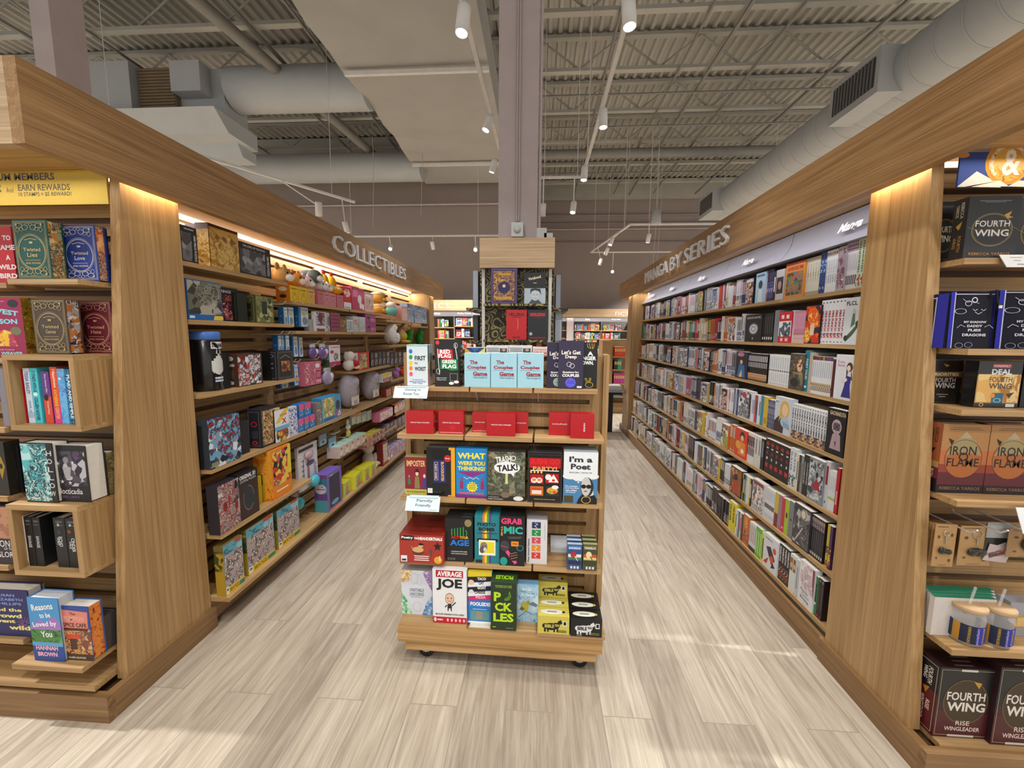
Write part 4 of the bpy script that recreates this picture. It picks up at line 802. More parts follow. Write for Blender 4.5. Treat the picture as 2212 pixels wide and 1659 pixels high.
def bib(fg, bg, label, x0, x1, yt, back, dz, h, d=.06, full=True):
    body = [('e', .42, .42, .22, .20, fg), ('e', .24, .45, .10, .14, fg), ('e', .58, .48, .12, .17, fg), ('e', .70, .66, .075, .10, fg), ('p', [(.66, .74), (.72, .82), (.76, .74)], fg), ('r', .20, .12, .26, .36, fg), ('r', .30, .12, .35, .36, fg), ('r', .50, .12, .55, .36, fg), ('r', .60, .14, .65, .36, fg), (T, 'BIBLE', .37, .45, .30, .19, bg, 0, .05), (T, 'TRIVIA', .61, .50, .14, .14, bg, 0, .04),
            ('r', .79, .48, .92, .76, '#eef0ea'), ('r', .815, .53, .90, .72, '#1a1a1a'), (T, 'CARD GAME', .28, .07, .16, .04, bg if full else fg)] + lines(.77, .22, 3, .30, .022, .05, '#3a3a20' if bg != '#141416' else '#8a8a3a')
    G('base', x0, x1, yt, d, bg, {'f': body, 't': [('e', .45, .5, .38, .28, '#e8e8dc'), ('r', .3, .42, .6, .58, '#9a9a90'), ('e', .82, .5, .05, .12, '#141416' if bg != '#141416' else '#c8b83a')]}, label, back=back, dz=dz, h=h, ref=-.016)
Y_, K_ = '#cfc257', '#141416'
h1 = .083
bib(K_, Y_, 'yellow cube box printed with a black sheep, front one on the bottom deck', 1162, 1231, 1316, -.015, 0, h1)
bib(K_, Y_, 'yellow cube box printed with a sheep, standing behind the front yellow one', 1162, 1231, 1316, .049, 0, h1)
bib(K_, Y_, 'yellow cube box printed with a sheep, rearmost under the raised one', 1162, 1231, 1316, .113, 0, h1)
bib(K_, Y_, 'yellow cube box printed with a black sheep, raised on top of the others', 1162, 1231, 1252, .115, h1+.001, h1-.008)
for i, w in enumerate(('front one', 'middle one', 'rear one')):
    bib('#dfe0e2', K_, f'black cube box printed with a white sheep, {w} of three at the deck end', 1233, 1302, 1319, -.018+.064*i, 0, h1, full=False)
G('base', 1014, 1058, 1345, .05, '#d8d2c4', {}, 'flat pale card lying on the bottom deck beside the dark green box', name='price_card', cat='card', back=-.006, h=.001)

# --- shelf talkers clipped to the front edges
def talker(x0, x1, y0, y1, ly, txt, label):
    a, z1 = g_at(x0, y0, ly); b_, z0 = g_at(x1, y1, ly); h = z1-z0; w = b_-a
    mb = MB(); fr = Face(mb, (-w/2, .0, 0), (w, 0, 0), (.0, .03, h)); mb.face([(-w/2, 0, 0), (w/2, 0, 0), (w/2, .03, h), (-w/2, .03, h)], '#cfe3e8'); mb.face([(-w/2, .002, 0), (-w/2, .032, h), (w/2, .032, h), (w/2, .002, 0)], '#cfe3e8')
    fr.draw([('t', txt[0], .55, .70, .48, .24, '#5a6266'), ('t', txt[1], .52, .38, .46, .24, '#5a6266'), ('r', .7, .08, .94, .12, '#9aa4a8')])
    mb.box(-w/2+.01, w/2-.01, .025, .05, h-.004, h-.001, '#cfe3e8')
    p = GO + GU*((a+b_)/2) + GN*ly + Vector((0, 0, z0)); mb.build('shelf_sign', None, label, 'sign', None, None, p, (0, 0, GA))
talker(848, 922, 836, 861, -.145, ('Getting to', 'Know You'), 'small white shelf sign reading Getting to Know You')
talker(874, 948, 1077, 1106, -.235, ('Family', 'Friendly'), 'small white shelf sign reading Family Friendly')
# ---------------------------------------------------------------- endcap of the collectibles side
def ex(px, py, Y): return atY(px, py, Y).x
def shelf_part(part, x0, x1, y0, y1, z, t=.02, under=True):
    mb = MB(); mb.box(x0, x1, y0, y1, z-t, z, mat='shelf_x'); sh = part('shelf', mb)
    return sh
def cube_part(part, x0, x1, y0, y1, z0, z1, t=.02):
    mb = MB(); mb.box(x0, x1, y0, y1, z1-t, z1, mat='shelf_x'); mb.box(x0, x1, y0, y1, z0, z0+t, mat='shelf_x'); mb.box(x0, x0+t, y0, y1, z0+t, z1-t, mat='oak_z'); mb.box(x1-t, x1, y0, y1, z0+t, z1-t, mat='oak_z'); mb.box(x0+t, x1-t, y1-.012, y1, z0+t, z1-t, mat='slot_dark'); return part('cube_shelf', mb)
XE = -1.70
LZ = {1: 1.695, 2: 1.415, 4: .855, 6: .24}
LY = {1: 1.455, 2: 1.41, 4: 1.365, 6: 1.32}
shelf_part(partL, ex(15.6, 607, 1.455), XE, 1.455, 1.615, LZ[1])
shelf_part(partL, -2.75, ex(13, 612, 1.49), 1.49, 1.615, 1.685)
cube_part(partL, ex(14, 853, LY[2]), XE, LY[2], 1.60, 1.13, LZ[2])
shelf_part(partL, -2.75, ex(11, 780, 1.44), 1.44, 1.60, 1.40)
shelf_part(partL, -2.75, ex(11, 940, 1.42), 1.42, 1.58, 1.135)
cube_part(partL, ex(22.6, 1170, LY[4]), XE, LY[4], 1.55, .575, LZ[4])
shelf_part(partL, -2.75, ex(18, 1090, 1.40), 1.40, 1.55, .87)
shelf_part(partL, -2.75, ex(18, 1230, 1.38), 1.38, 1.53, .60)
shelf_part(partL, ex(25.6, 1440, LY[6]), XE, LY[6], 1.52, LZ[6])
shelf_part(partL, -2.75, ex(52, 1400, 1.37), 1.37, 1.52, .30)
mb = MB(); mb.box(-2.75, -1.69, 1.345, 1.52, .12, .142, mat='shelf_x'); partL('shelf', mb)
def fitY(x0, x1, yt, Y, z, d):
    """slide a thing back along its shelf until it clears the side panel; its depth ends at the slotted panel"""
    a, b_ = atY(x0, yt, Y).x, atY(x1, yt, Y).x
    if b_ > 1.2 and a < 1.393: Y *= 1.393/a
    if a < -1.2 and b_ > -1.692: Y *= 1.692/-b_
    return Y, max(.006, min(d, 1.515+.085*(z-.1)-Y))
def BK(x0, x1, yt, Y, z, d, cover, art, label, dx=0, **kw):
    Y, d = fitY(x0, x1, yt, Y, z, d); p0 = atY(x0, yt, Y); p1 = atY(x1, yt, Y); h = kw.pop('h', None) or p0.lerp(p1, .5).z - z
    return hardback('hardback_book', p1.x-p0.x, h, d, cover, art, ((p0.x+p1.x)/2+dx, Y, z+.0008), 0, label, **kw)
def BX(x0, x1, yt, Y, z, d, col, art, label, name='paperback_book', cat='book', **kw):
    Y, d = fitY(x0, x1, yt, Y, z, d); p0 = atY(x0, yt, Y); p1 = atY(x1, yt, Y); h = kw.pop('h', None) or p0.lerp(p1, .5).z - z
    return carton(name, (p1.x-p0.x)*.992, h, d, col, art, ((p0.x+p1.x)/2, Y, z+.0008), kw.pop('rz', 0), label, cat, **kw)
GD = '#c9b27a'
def gilt(t1, t2, gold=GD, bg='#1a5a52'):
    return [('f', .04, .03, .96, .97, .012, gold), ('f', .075, .05, .925, .95, .006, gold), ('o', .5, .46, .39, .29, .05, gold), ('o', .5, .46, .42, .31, .02, gold), (T, t1, .5, .50, .50, .06, gold, 0, .02), (T, t2, .5, .41, .30, .07, gold, 0, .02), ('r', .28, .315, .72, .322, gold), (T, 'ANA HUANG', .5, .27, .44, .035, gold), ('r', .45, .60, .55, .635, gold), ('l', [(.32, .66), (.5, .685), (.68, .66)], .015, gold)] + \
        [('o', .5+sx*a, .5+sy*b, ra, rb, .18, gold) for sx in (-1, 1) for sy in (-1, 1) for a, b, ra, rb in ((.12, .37, .09, .045), (.28, .40, .10, .04), (.34, .33, .05, .04), (.05, .42, .05, .025), (.22, .34, .06, .03))] + [('e', .5+sx*.36, .5+sy*.42, .03, .018, gold) for sx in (-1, 1) for sy in (-1, 1)]
BUT = busy(['#15353c', '#e8dca0', '#20454a', '#d8923a', '#1c2c30', '#8fae9a'], 55, 2)
FLW = busy(['#17406a', '#d88a4a', '#17406a', '#e8b070', '#1f5a7a', '#c85a44'], 50, 2, seed=5)
HRS = busy(['#1b1f2c', '#d8d6d4', '#22263a', '#c07a3a', '#15161c', '#a8a6a8'], 45, 1.4, seed=6)
LEAF = busy(['#7a1f22', '#d8a24a', '#5a1418', '#a83a2a', '#e8c890'], 40, 1.6, seed=7)
GLD = busy(['#b8962c', '#8f6d1e', '#d0ae44', '#6a4a18'], 60, 1.6, seed=8)
Y1 = LY[1]+.012
BX(-60, 22.5, 490, 1.50, 1.686, .03, '#c2182a', {'f': [(T, 'TO', .86, .80, .22, .09, '#f4e6e6', 0, .06), (T, 'TAME', .80, .63, .5, .09, '#f4e6e6', 0, .06), (T, 'A', .84, .45, .12, .09, '#f4e6e6', 0, .06), (T, 'WILD', .80, .28, .46, .09, '#f4e6e6', 0, .06), (T, 'BIRD', .80, .12, .46, .09, '#f4e6e6', 0, .06), ('e', .3, .4, .2, .3, '#a0101e')]}, 'red book with white capitals, cut by the picture edge on the top shelf')
BK(24, 99, 475, Y1, LZ[1], .052, '#14544c', {'f': gilt('Twisted', 'Lies')}, 'green clothbound book with gilt ornament on the top shelf', edge=BUT)
BK(127.5, 203, 486, 1.50, LZ[1], .036, '#1c3788', {'f': gilt('Twisted', 'Love', '#c4bfc2')}, 'royal blue clothbound book with silver ornament on the top shelf', edge=FLW)
BK(131.5, 207, 488, 1.538, LZ[1], .036, '#1c3788', {'f': []}, 'second blue clothbound book behind the silver ornamented one', edge=FLW)
BK(135.5, 211, 490, 1.576, LZ[1], .034, '#1c3788', {'f': []}, 'third blue clothbound book, rearmost of its stack', edge=FLW)
BK(29, 103, 477, Y1+.056, LZ[1], .05, '#14544c', {'f': []}, 'green clothbound book standing behind the gilt green one', edge=BUT)
Y2 = 1.47
PKB = {'f': [('pb', [(.1, .18), (.8, .18), (.7, .42), (.5, .46), (.3, .4)], busy(['#e8562a', '#f2c02a', '#f0e05a', '#c0305a'], 40, 1)), (T, 'HARVEST', .40, .78, 1.02, .085, '#8fe0f0', -8, .06), (T, 'SEASON', .46, .60, .80, .085, '#8fe0f0', 0, .06), ('e', .80, .90, .13, .065, '#20242c'), ('e', .80, .44, .14, .07, '#7a7a58'), (T, 'THE MAPLE', .5, .12, .4, .02, '#f0c0d0'), (T, 'BRYNNE WEAVER', .36, .06, 1.1, .05, '#9fe4f4', 0, .05), ('r', .1, .93, .6, .94, '#e8a0b8')]}
BX(-45, 43.5, 643, 1.475, 1.402, .06, '#a01c50', PKB, 'magenta book with sky blue capitals beside the brown gilt book', side=('#ffffff', GLD))
BK(65, 139, 646, Y2, LZ[2], .05, '#4a3c30', {'f': gilt('Twisted', 'Games', '#b8a270')}, 'brown clothbound book with gilt ornament on the upper cube box', edge=HRS)
BK(163.5, 238, 650, Y2, LZ[2], .05, '#5e1526', {'f': gilt('Twisted', 'Hate', '#b88a68')}, 'maroon clothbound book with gilt ornament on the upper cube box', edge=LEAF)
BK(163.5, 238, 652, Y2+.056, LZ[2], .05, '#5e1526', {'f': []}, 'maroon clothbound book behind the gilt one on the upper cube box', edge=LEAF)
# books in the upper cube
def SPB(x0, x1, yt, Y, z, d, col, art, label, group=None, mat='print', pages=True):
    p0 = atY(x0, yt, Y); p1 = atY(x1, yt, Y); w = (p1.x-p0.x)*.97; h = p0.lerp(p1, .5).z - z
    t = thing('novel', label, 'book', ((p0.x+p1.x)/2, Y, z+.0008), (0, 0, 0), group)
    mb = MB(); mb.box(-w/2, w/2, 0, .002, 0, h, col, mat); mb.box(-w/2, -w/2+.002, .002, d, 0, h, col, mat); mb.box(w/2-.002, w/2, .002, d, 0, h, col, mat)
    Face(mb, (-w/2, 0, 0), (w, 0, 0), (0, 0, h), mat).draw(art); mb.build('cover', t)
    mb = MB(); mb.box(-w/2+.002, w/2-.002, .002, d-.003, .003, h-.004, '#e6e2d8', 'matte'); mb.build('page_block', t)
zc = 1.13+.02; Yc = LY[2]+.035
SPB(24.5, 44.5, 798, Yc, zc, .13, '#c41f2c', [(T, 'Magnolia Parks', .5, .74, .42, .40, '#f2e4e4', -90, .03), ('r', .2, .13, .8, .145, '#f0c8c8'), ('e', .5, .06, .12, .02, '#f0d0d0')], 'red novel lettered in white script, first in the upper cube box')
SPB(48, 62, 796, Yc, zc, .13, '#d6e2ee', [(T, 'TESSA BAILEY', .5, .74, .55, .42, '#4a6a98', -90), (T, 'HOOK, LINE', .5, .28, .4, .26, '#5a86b8', -90), ('r', 0, .1, 1, .2, '#a8c4d8')], 'pale blue novel with thin blue capitals in the upper cube box')
SPB(62.5, 79, 796, Yc, zc, .13, '#4cc8d8', [(T, 'IT STARTS WITH US', .45, .76, .45, .38, '#17424e', -90, .03), ('e', .45, .53, .3, .034, '#e8f6f8'), (T, 'COLLEEN HOOVER', .45, .26, .48, .42, '#17424e', -90, .03)], 'turquoise novel with dark capitals in the upper cube box')
SPB(87, 104, 803, Yc, zc, .12, '#6a3a8a', [('r', 0, 0, 1, .52, '#d8482c'), ('e', .35, .5, .3, .06, '#1a1418'), (T, 'Every Summer After', .5, .77, .3, .36, '#e8d8f0', -90), (T, 'Carley', .5, .3, .3, .26, '#f4d0c0', -90)], 'novel half purple and half orange in the upper cube box')
SPB(105.5, 121, 793.5, Yc, zc, .13, '#e8502a', [('r', 0, 0, 1, .3, '#d83a8a'), (T, 'Happiness', .5, .80, .5, .32, '#f6e0c0', -90, .03), (T, 'KATHERINE CENTER', .5, .34, .5, .52, '#f8b02a', -90, .04)], 'orange and pink novel with yellow capitals in the upper cube box')
SPB(121.5, 137.5, 797, Yc, zc, .13, '#4a9ad8', [('b', 0, 0, 1, 1, busy(['#4a9ad8', '#6ab4e4', '#5a7ad0', '#8ac8ec'], 30, 1)), ('e', .3, .82, .2, .02, '#f0e8e0')], 'sky blue novel with a cloudy spine in the upper cube box')
SPB(138, 154.5, 798, Yc, zc, .13, '#2a8ab8', [('r', .2, 0, .3, 1, '#153a5a'), ('r', .6, 0, .7, 1, '#153a5a')] + [('r', 0, .06+.1*i, 1, .08+.1*i, '#153a5a') for i in range(9)] + [(T, 'PLAID AND SIMPLE', .45, .5, .4, .8, '#dcf0f8', -90, .04)], 'blue plaid novel, last in the upper cube box')
SPB(-8, 6, 796, 1.44, 1.136, .12, '#8a8690', [], 'grey novel at the picture edge beside the upper cube box'); SPB(7, 13.5, 796, 1.44, 1.136, .12, '#5a3a7a', [('b', 0, 0, 1, 1, busy(['#5a3a7a', '#c8a05a', '#3a2a5a'], 40, 1))], 'purple patterned novel pressed against the upper cube box')
Y4 = LY[4]+.01
HOL = busy(['#12262c', '#5ab8c0', '#1c3a40', '#b8e4e4', '#20242a', '#7accd0'], 22, 2.4, seed=9); NOC = busy(['#17171d', '#2a2832', '#17171d', '#4a4652', '#1b1a22', '#b8b6bc'], 26, 2, seed=10)
BK(42, 111, 957, Y4+.02, LZ[4], .055, '#15262c', {'f': [('b', 0, .02, .80, .98, HOL), ('r', .80, 0, 1, 1, '#15191e')] + [(T, c, .87, .83-.135*i, .16, .085, '#d8d8d8', 0, .01) for i, c in enumerate('HOLLOW')] + [('r', .2, .05, .45, .075, '#d0d0d0'), ('r', .6, .05, .82, .075, '#d0d0d0')]}, 'teal and black book with a vertical white title on the lower cube box')
BK(110, 183, 963, LY[4]+.004, LZ[4], .066, '#1b1a21', {'f': [('b', .1, .28, .95, .9, NOC), ('e', .38, .74, .08, .06, '#8a8a90'), ('p', [(.26, .62), (.52, .62), (.46, .42), (.32, .42)], '#a8a6aa'), ('p', [(.02, .85), (.16, .88), (.14, .78)], '#6a3a7a'), ('p', [(.6, .82), (.84, .80), (.68, .74)], '#6a3a7a')] + [('p', star(u, v, .075, .02, 5, 1.1*.56, .3), '#e4e2e6') for u, v in ((.14, .68), (.58, .70), (.22, .36), (.45, .34))] + [(T, 'Nocticadia', .42, .19, .74, .10, '#dcdadc', 0, .01), (T, 'KERI LAKE', .40, .09, .56, .045, '#6a5a78')]}, 'black book with pale statue and lilies on the lower cube box', pages='#dcd8ce')
BK(160, 226, 977, LY[4]+.085, LZ[4], .04, '#2a261e', {'f': []}, 'dark book with gilt patterned edge behind the black lily book', edge=busy(['#2a261c', '#8a7c54', '#34301f', '#5a5238'], 60, 2, seed=11))
BX(-40, 6, 955, 1.41, .871, .05, '#2a2620', {'f': [('p', [(.75, .3), (.95, .55), (.75, .8), (.62, .55)], '#a8862a'), ('e', .77, .55, .07, .05, '#1a1610')]}, 'dark book with a gold eye emblem at the picture edge'); BX(8, 38, 962, 1.44, .871, .05, '#141215', {'f': [('r', .5, .3, .7, .5, '#8a888c')]}, 'plain black book between the gold eye book and the teal one')
zc = .575+.02; Yc = LY[4]+.03
SPB(32, 49.5, 1115, Yc, zc, .13, '#e4e4e4', [('b', .1, 0, 1, .22, busy(['#c8962a', '#f0e8d0', '#8a6a1e', '#e8e4da'], 50, 2, seed=12)), (T, 'LORD', .5, .62, .3, .3, '#9a9aa0', -90)], 'white novel with gold foot, first in the lower cube box')
BL = [('r', .2, .90, .8, .94, '#5a5a5e'), ('r', .2, .84, .8, .86, '#5a5a5e')]
SPB(50, 66.5, 1117, Yc, zc, .13, '#1b1b1e', BL+[(T, 'SAVAGE', .5, .5, .4, .24, '#d8d8d8', -90, .02)], 'first black novel with silver lettering in the lower cube box')
SPB(67.5, 84, 1118, Yc, zc, .13, '#1b1b1e', BL+[(T, 'SAVAGE', .5, .5, .4, .24, '#d8d8d8', -90, .02)], 'second black novel with silver lettering, leaning at the gap of the lower cube box')
SPB(113, 138, 1119, Yc, zc, .13, '#1b1b1e', BL+[(T, '2', .42, .86, .2, .05, '#e0e0e0', 0, .04), (T, 'ECHO', .5, .52, .32, .2, '#e0e0e0', -90, .02), (T, 'FORT', .28, .52, .2, .15, '#e0e0e0', -90, .02), ('e', .45, .72, .18, .04, '#2c3e50')], 'black novel numbered two in the lower cube box')
SPB(139, 163, 1120, Yc, zc, .13, '#1b1b1e', BL+[(T, '3', .42, .86, .2, .05, '#e0e0e0', 0, .04), (T, 'CINDER', .55, .46, .32, .28, '#e0e0e0', -90, .02), (T, 'VALE', .28, .46, .2, .15, '#e0e0e0', -90, .02), ('e', .3, .73, .18, .04, '#8a3a22')], 'black novel numbered three with a red mark in the lower cube box')
BX(-50, 21.5, 1095, 1.39, .601, .05, '#2a2430', {'f': [('b', 0, .45, 1, 1, busy(['#8a5a44', '#c0886a', '#5a2f28', '#a87058'], 16, 1.5, seed=13)), (T, 'SONG', .72, .36, .56, .12, '#e8e4e8', 0, .01), (T, 'OF THE', .8, .27, .3, .04, '#d8d4d8'), (T, 'GLORY', .72, .17, .62, .1, '#e8e4e8', 0, .01)]}, 'dark fantasy book with copper portrait and pale title at the picture edge')
BK(-70, 57, 1273, 1.385, .301, .05, '#1f2560', {'f': [(T, 'SUSAN', .62, .88, .32, .055, '#8a9ad8', 0, .03), (T, 'ELIZABETH', .66, .79, .5, .055, '#8a9ad8', 0, .03), (T, 'PHILLIPS', .66, .70, .44, .055, '#8a9ad8', 0, .03), (T, 'and the', .62, .57, .5, .075, '#f0e48a', 0, .03), (T, 'crowd', .60, .44, .52, .09, '#f0e48a', 0, .04), (T, 'went', .56, .32, .36, .07, '#f0e48a', 0, .04), (T, 'wild', .80, .19, .36, .1, '#f0e48a', 0, .04)] + [('l', [(.9+.1*math.cos(a)*.25, .3+.1*math.sin(a)*.3), (.9+math.cos(a)*.13, .3+math.sin(a)*.13)], .006, '#b878b8') for a in [i*.5 for i in range(12)]]}, 'navy book with yellow words and purple fireworks beside the low shelf')
BX(-70, 70, 1268, 1.44, .301, .04, '#2a3068', {}, 'navy book standing behind the firework book', side='#d8d4a8')
Y6 = LY[6]+.012
RE = {'f': [('r', 0, .30, 1, 1, '#4a9ad4'), ('p', [(0, .5), (.3, .66), (.5, .60), (.8, .72), (1, .6), (1, .4), (0, .4)], '#a878c8'), ('b', 0, .28, 1, .5, busy(['#2f6a3a', '#4a8a44', '#1f4a30', '#7aa85a'], 30, 1.5, seed=14)), ('r', 0, 0, 1, .28, '#1f4a9a'), ('r', 0, .24, 1, .30, '#5fa8d8'), (T, 'Reasons', .46, .86, .70, .10, '#ffffff', 8, .02), (T, 'to be', .52, .73, .36, .08, '#ffffff', 6, .02), (T, 'Loved by', .48, .58, .78, .10, '#ffffff', 6, .02), (T, 'You', .50, .43, .36, .10, '#ffffff', 6, .02), (T, 'HANNAH', .46, .21, .72, .07, '#f4b8d0', 0, .06), (T, 'BROWN', .46, .11, .64, .07, '#f4b8d0', 0, .06)]}
BK(57.5, 123.5, 1292, Y6+.012, LZ[6], .055, '#3a7ac0', RE, 'blue lake book with white script and pink capitals on the low shelf', pages='#cfd4dc')
PC = {'f': [('b', 0, 0, 1, .62, busy(['#a86a3a', '#6a4a3a', '#d8a25a', '#8a3a2a', '#3a2a24', '#c8b090'], 40, 1.5, seed=15)), ('r', 0, .60, 1, 1, '#2f4a9a'), ('p', [(.04, .55), (.92, .55), (.96, .90), (.1, .93)], '#e08a7a'), ('p', [(.04, .55), (.92, .55), (.93, .60), (.05, .60)], '#5a2020'), (T, 'The', .45, .86, .2, .05, '#3a2020'), (T, 'PUMPKIN', .48, .77, .66, .09, '#f0a898', 0, .03), (T, 'SPICE CAFE', .5, .655, .78, .075, '#5a2a24', 0, .03), ('p', [(.2, .48), (.6, .48), (.66, .40), (.16, .40)], '#d8482c'), ('r', .28, .2, .5, .4, '#4a2a20'), ('r', 0, 0, 1, .12, '#4a3a30'), (T, 'LAURIE GILMORE', .45, .05, .6, .035, '#e8dcc8')]}
BK(125, 189, 1310, Y6, LZ[6], .05, '#2f5aa8', PC, 'orange cafe storefront book with a pink awning title on the low shelf', edge=busy(['#d8782a', '#e08a3a', '#d8782a', '#7a2a18', '#e8924a'], 60, .6, seed=16))
BX(170, 222, 1333, Y6+.075, LZ[6], .05, '#3e3e40', {}, 'grey shrink-wrapped block of books behind the cafe book', mat='gloss')
# yellow members sign
p0 = atY(207, 432, 1.552); zt = 2.135
mb = MB(); xr = p0.x; xl = -2.75; zb_ = p0.z; mb.prism([(1.60, zb_), (1.60, zt-.012), (1.608, zt-.012), (1.608, zb_)], 'x', xl, xr, '#e8cf6a'); s_ = Face(mb, (xl, 1.60, zb_), (xr-xl, 0, 0), (0, 0, zt-.012-zb_), 'matte')
W_ = xr-xl
def sg(px, py): p = atY(px, py, 1.60); return ((p.x-xl)/W_, (p.z-zb_)/(zt-.012-zb_))
def sgt(txt, xa, xb, ya, yb, b_=.02):
    (u0, v1), (u1, v0) = sg(xa, ya), sg(xb, yb); return ('t', txt, (u0+u1)/2, (v0+v1)/2, u1-u0, v1-v0, '#6f6f68', 0, b_)
s_.draw([('r', 0, 0, 1, 1, '#e8cf6a'), sgt('PREMIUM MEMBERS', -62, 118.5, 376, 388.5, .03), sgt('EARN REWARDS', 38, 152, 398.5, 411), sgt('10 STAMPS = $5 REWARD!', 40, 155, 415.5, 424), sgt('And', 13, 30, 405, 416, 0), sgt('10% OFF', -62, 5, 400, 428)])
mb.box(xl, xr, 1.59, 1.62, zt-.012, zt-.006, '#d8b84a'); mb.build('header_sign', None, 'yellow members rewards sign hanging at the top of the endcap', 'sign')

# ---------------------------------------------------------------- collectibles aisle
AX = lambda px, py, X: atX(px, py, X)
def LA(x0, x1, yt, zs, d, col, art, label, back=.015, name='toy_box', cat='toy', group=None, h=None, tiltz=0, X=None, **kw):
    X = X if X is not None else lfront(zs)-back
    ym = yt+20; a = max(1.874, AX(x0, ym, X).y); b_ = AX(x1, ym, X).y; h = h or AX((x0+x1)/2, yt, X).z - zs
    d = min(d, X-(-1.79-LEAN*(zs-.12))-.008)
    return carton(name, (b_-a)*.985, h, d, col, art, (X, (a+b_)/2, zs+.0008), rad(90+tiltz), label, cat, group, **kw)
def zat(px, py, X): return atX(px, py, X).z
Z1, Z2, Z3, Z4, Z5 = LROWS[0]; Z6 = .165
MAP = busy(['#c9a452', '#e0c27a', '#b88a3a', '#8a6228', '#d8b468'], 18, 2.5, seed=20)
DRK = busy(['#2a2c30', '#4a4c52', '#1b1c20', '#7a7c82', '#33242a', '#9aa4b0'], 16, 2.2, seed=21)
LA(391, 425, 490, Z1, .05, '#1d2328', {'f': [('b', .0, .04, .62, .82, DRK), (T, '1000 PIECE PUZZLE', .84, .42, .14, .72, '#e0e0e0', -90, .03), ('r', .2, .90, .8, .94, '#a0a4a8')]}, 'dark puzzle box cut off by the near pier on the top shelf', name='puzzle_box')
LA(428, 452, 487, Z1, .07, '#4a1c18', {'f': [], 'l': [('b', 0, 0, 1, .86, MAP)]}, 'gold and maroon map box standing behind the map cover', back=.10, name='puzzle_box', h=.225)
LA(450, 514, 492, Z1, .07, '#4a1c18', {'f': [('b', .02, 0, 1, .93, MAP)], 'l': [('b', 0, 0, 1, .86, MAP)]}, 'gold map puzzle box with a maroon lid on the top shelf', name='puzzle_box')
LA(511, 584, 530, Z1, .05, '#22262a', {'f': [('b', .08, .05, .82, .80, DRK), (T, 'THE LORD OF THE RINGS', .5, .90, .66, .07, '#d8dcdc', 0, .02), (T, '1000 PIECE PUZZLE', .91, .42, .07, .66, '#e0e0e0', -90, .03)], 'l': []}, 'dark grey puzzle box with a silvery battle picture on the top shelf', name='puzzle_box')
GRP = busy(['#5a5e58', '#3a3c3a', '#8a8a80', '#6a6a5a', '#2a2c30', '#a8a498'], 16, 2, seed=22)
LA(402, 478, 607, Z2, .05, '#2a5fa0', {'f': [('b', .02, .14, .98, .97, GRP), ('r', 0, 0, 1, .14, '#1f64a8'), (T, '3000', .1, .07, .14, .07, '#ffffff', 0, .04), ('p', [(.7, .01), (1, .01), (1, .12), (.74, .12)], '#e8c93a')]}, 'blue puzzle box with a grey crowd photo on the second shelf', name='puzzle_box', back=.005)
LA(470, 514, 622, Z2, .05, '#17191c', {'f': [('b', .05, .05, .66, .78, busy(['#5a1f28', '#2a1a20', '#a04a4a', '#d8c8c8', '#3a2028'], 18, 2, seed=23)), (T, 'RINGS', .4, .88, .5, .08, '#d0d0d0', 0, .02), (T, '1000 PIECE PUZZLE', .85, .42, .12, .68, '#e0e0e0', -90, .03)]}, 'black puzzle box with a crimson picture behind the blue puzzle', name='puzzle_box', back=.05)
LA(512, 533, 634, Z2, .1, '#1b231b', {'f': [], 'l': [('f', .1, .08, .9, .94, .05, '#3a4a36'), ('o', .5, .5, .25, .12, .1, '#3a4a36')]}, 'black-green boxed set standing behind the olive one', back=.03, name='puzzle_box')
OLV = busy(['#6a6f3c', '#8a8f58', '#4a5030', '#a8ac78', '#2c3a2c'], 26, 2, seed=24)
LA(551, 591, 640, Z2, .09, '#4a4c2c', {'f': [('b', .06, .04, .94, .96, OLV), ('r', .34, .32, .62, .8, '#24332a'), ('f', .04, .03, .96, .97, .015, '#8a8c58')], 'l': [('f', .1, .04, .9, .96, .04, '#8a8c58'), ('r', .3, .5, .7, .68, '#2c2a24'), ('r', .3, .22, .7, .4, '#2c2a24'), ('o', .5, .82, .25, .07, .2, '#8a8c58')]}, 'olive ornate boxed puzzle with a spine panel on the second shelf', name='puzzle_box')
# tumbler tube
p = AX(445, 780, -1.66); hh = .232; t = thing('lidded_tube', 'tall black cylinder with a blue lid and white starship print on the third shelf', 'toy', (lfront(Z3)-.085, AX(452, 800, -1.70).y, Z3+.0008))
mb = MB(); mb.lathe([(0, 0), (.068, 0), (.07, .004), (.07, .255), (.066, .26)], col='#0e0f11', mat='gloss', n=28); mb.build('tube_body', t)
mb = MB(); mb.lathe([(.066, .26), (.069, .262), (.069, .295), (.062, .302), (0, .302)], col='#4a78c8', mat='print', n=28); mb.build('lid', t)
mb = MB()
def cyl(th, z, r=.0712): a = rad(th); return (r*math.cos(a), r*math.sin(a), z)
def wrap(pts, col): mb.face([cyl(a, z) for a, z in pts], col)
wrap([(-30, .215), (-10, .215), (10, .215), (30, .215), (30, .25), (10, .25), (-10, .25), (-30, .25)], '#e4e4e4')
for k in range(-3, 4): wrap([(k*9-4.5, .08+abs(k)*.008), (k*9+4.5, .08+abs(k+1)*.004), (k*9+4.5, .19-abs(k)*.012), (k*9-4.5, .19-abs(k)*.012)], '#cfd0cc')
wrap([(-12, .19), (-6, .19), (-6, .21), (-9, .212)], '#cfd0cc'); wrap([(6, .19), (12, .19), (9, .212), (6, .21)], '#cfd0cc')
for z in (.06, .045): wrap([(-22, z), (0, z), (22, z), (22, z+.01), (0, z+.01), (-22, z+.01)], '#c8d4e8')
vs, fs, _ = glyphs('STAR WARS', .04); mb.geo([cyl(u*52, .232+v*.02, .0716) for u, v in vs], fs, '#121214'); mb.build('label', t)
COM = busy(['#b8c4cc', '#c23a2a', '#2a3a4a', '#e0d8d0', '#5a8aa0', '#7a2a24', '#1c2026'], 30, 1.8, seed=25)
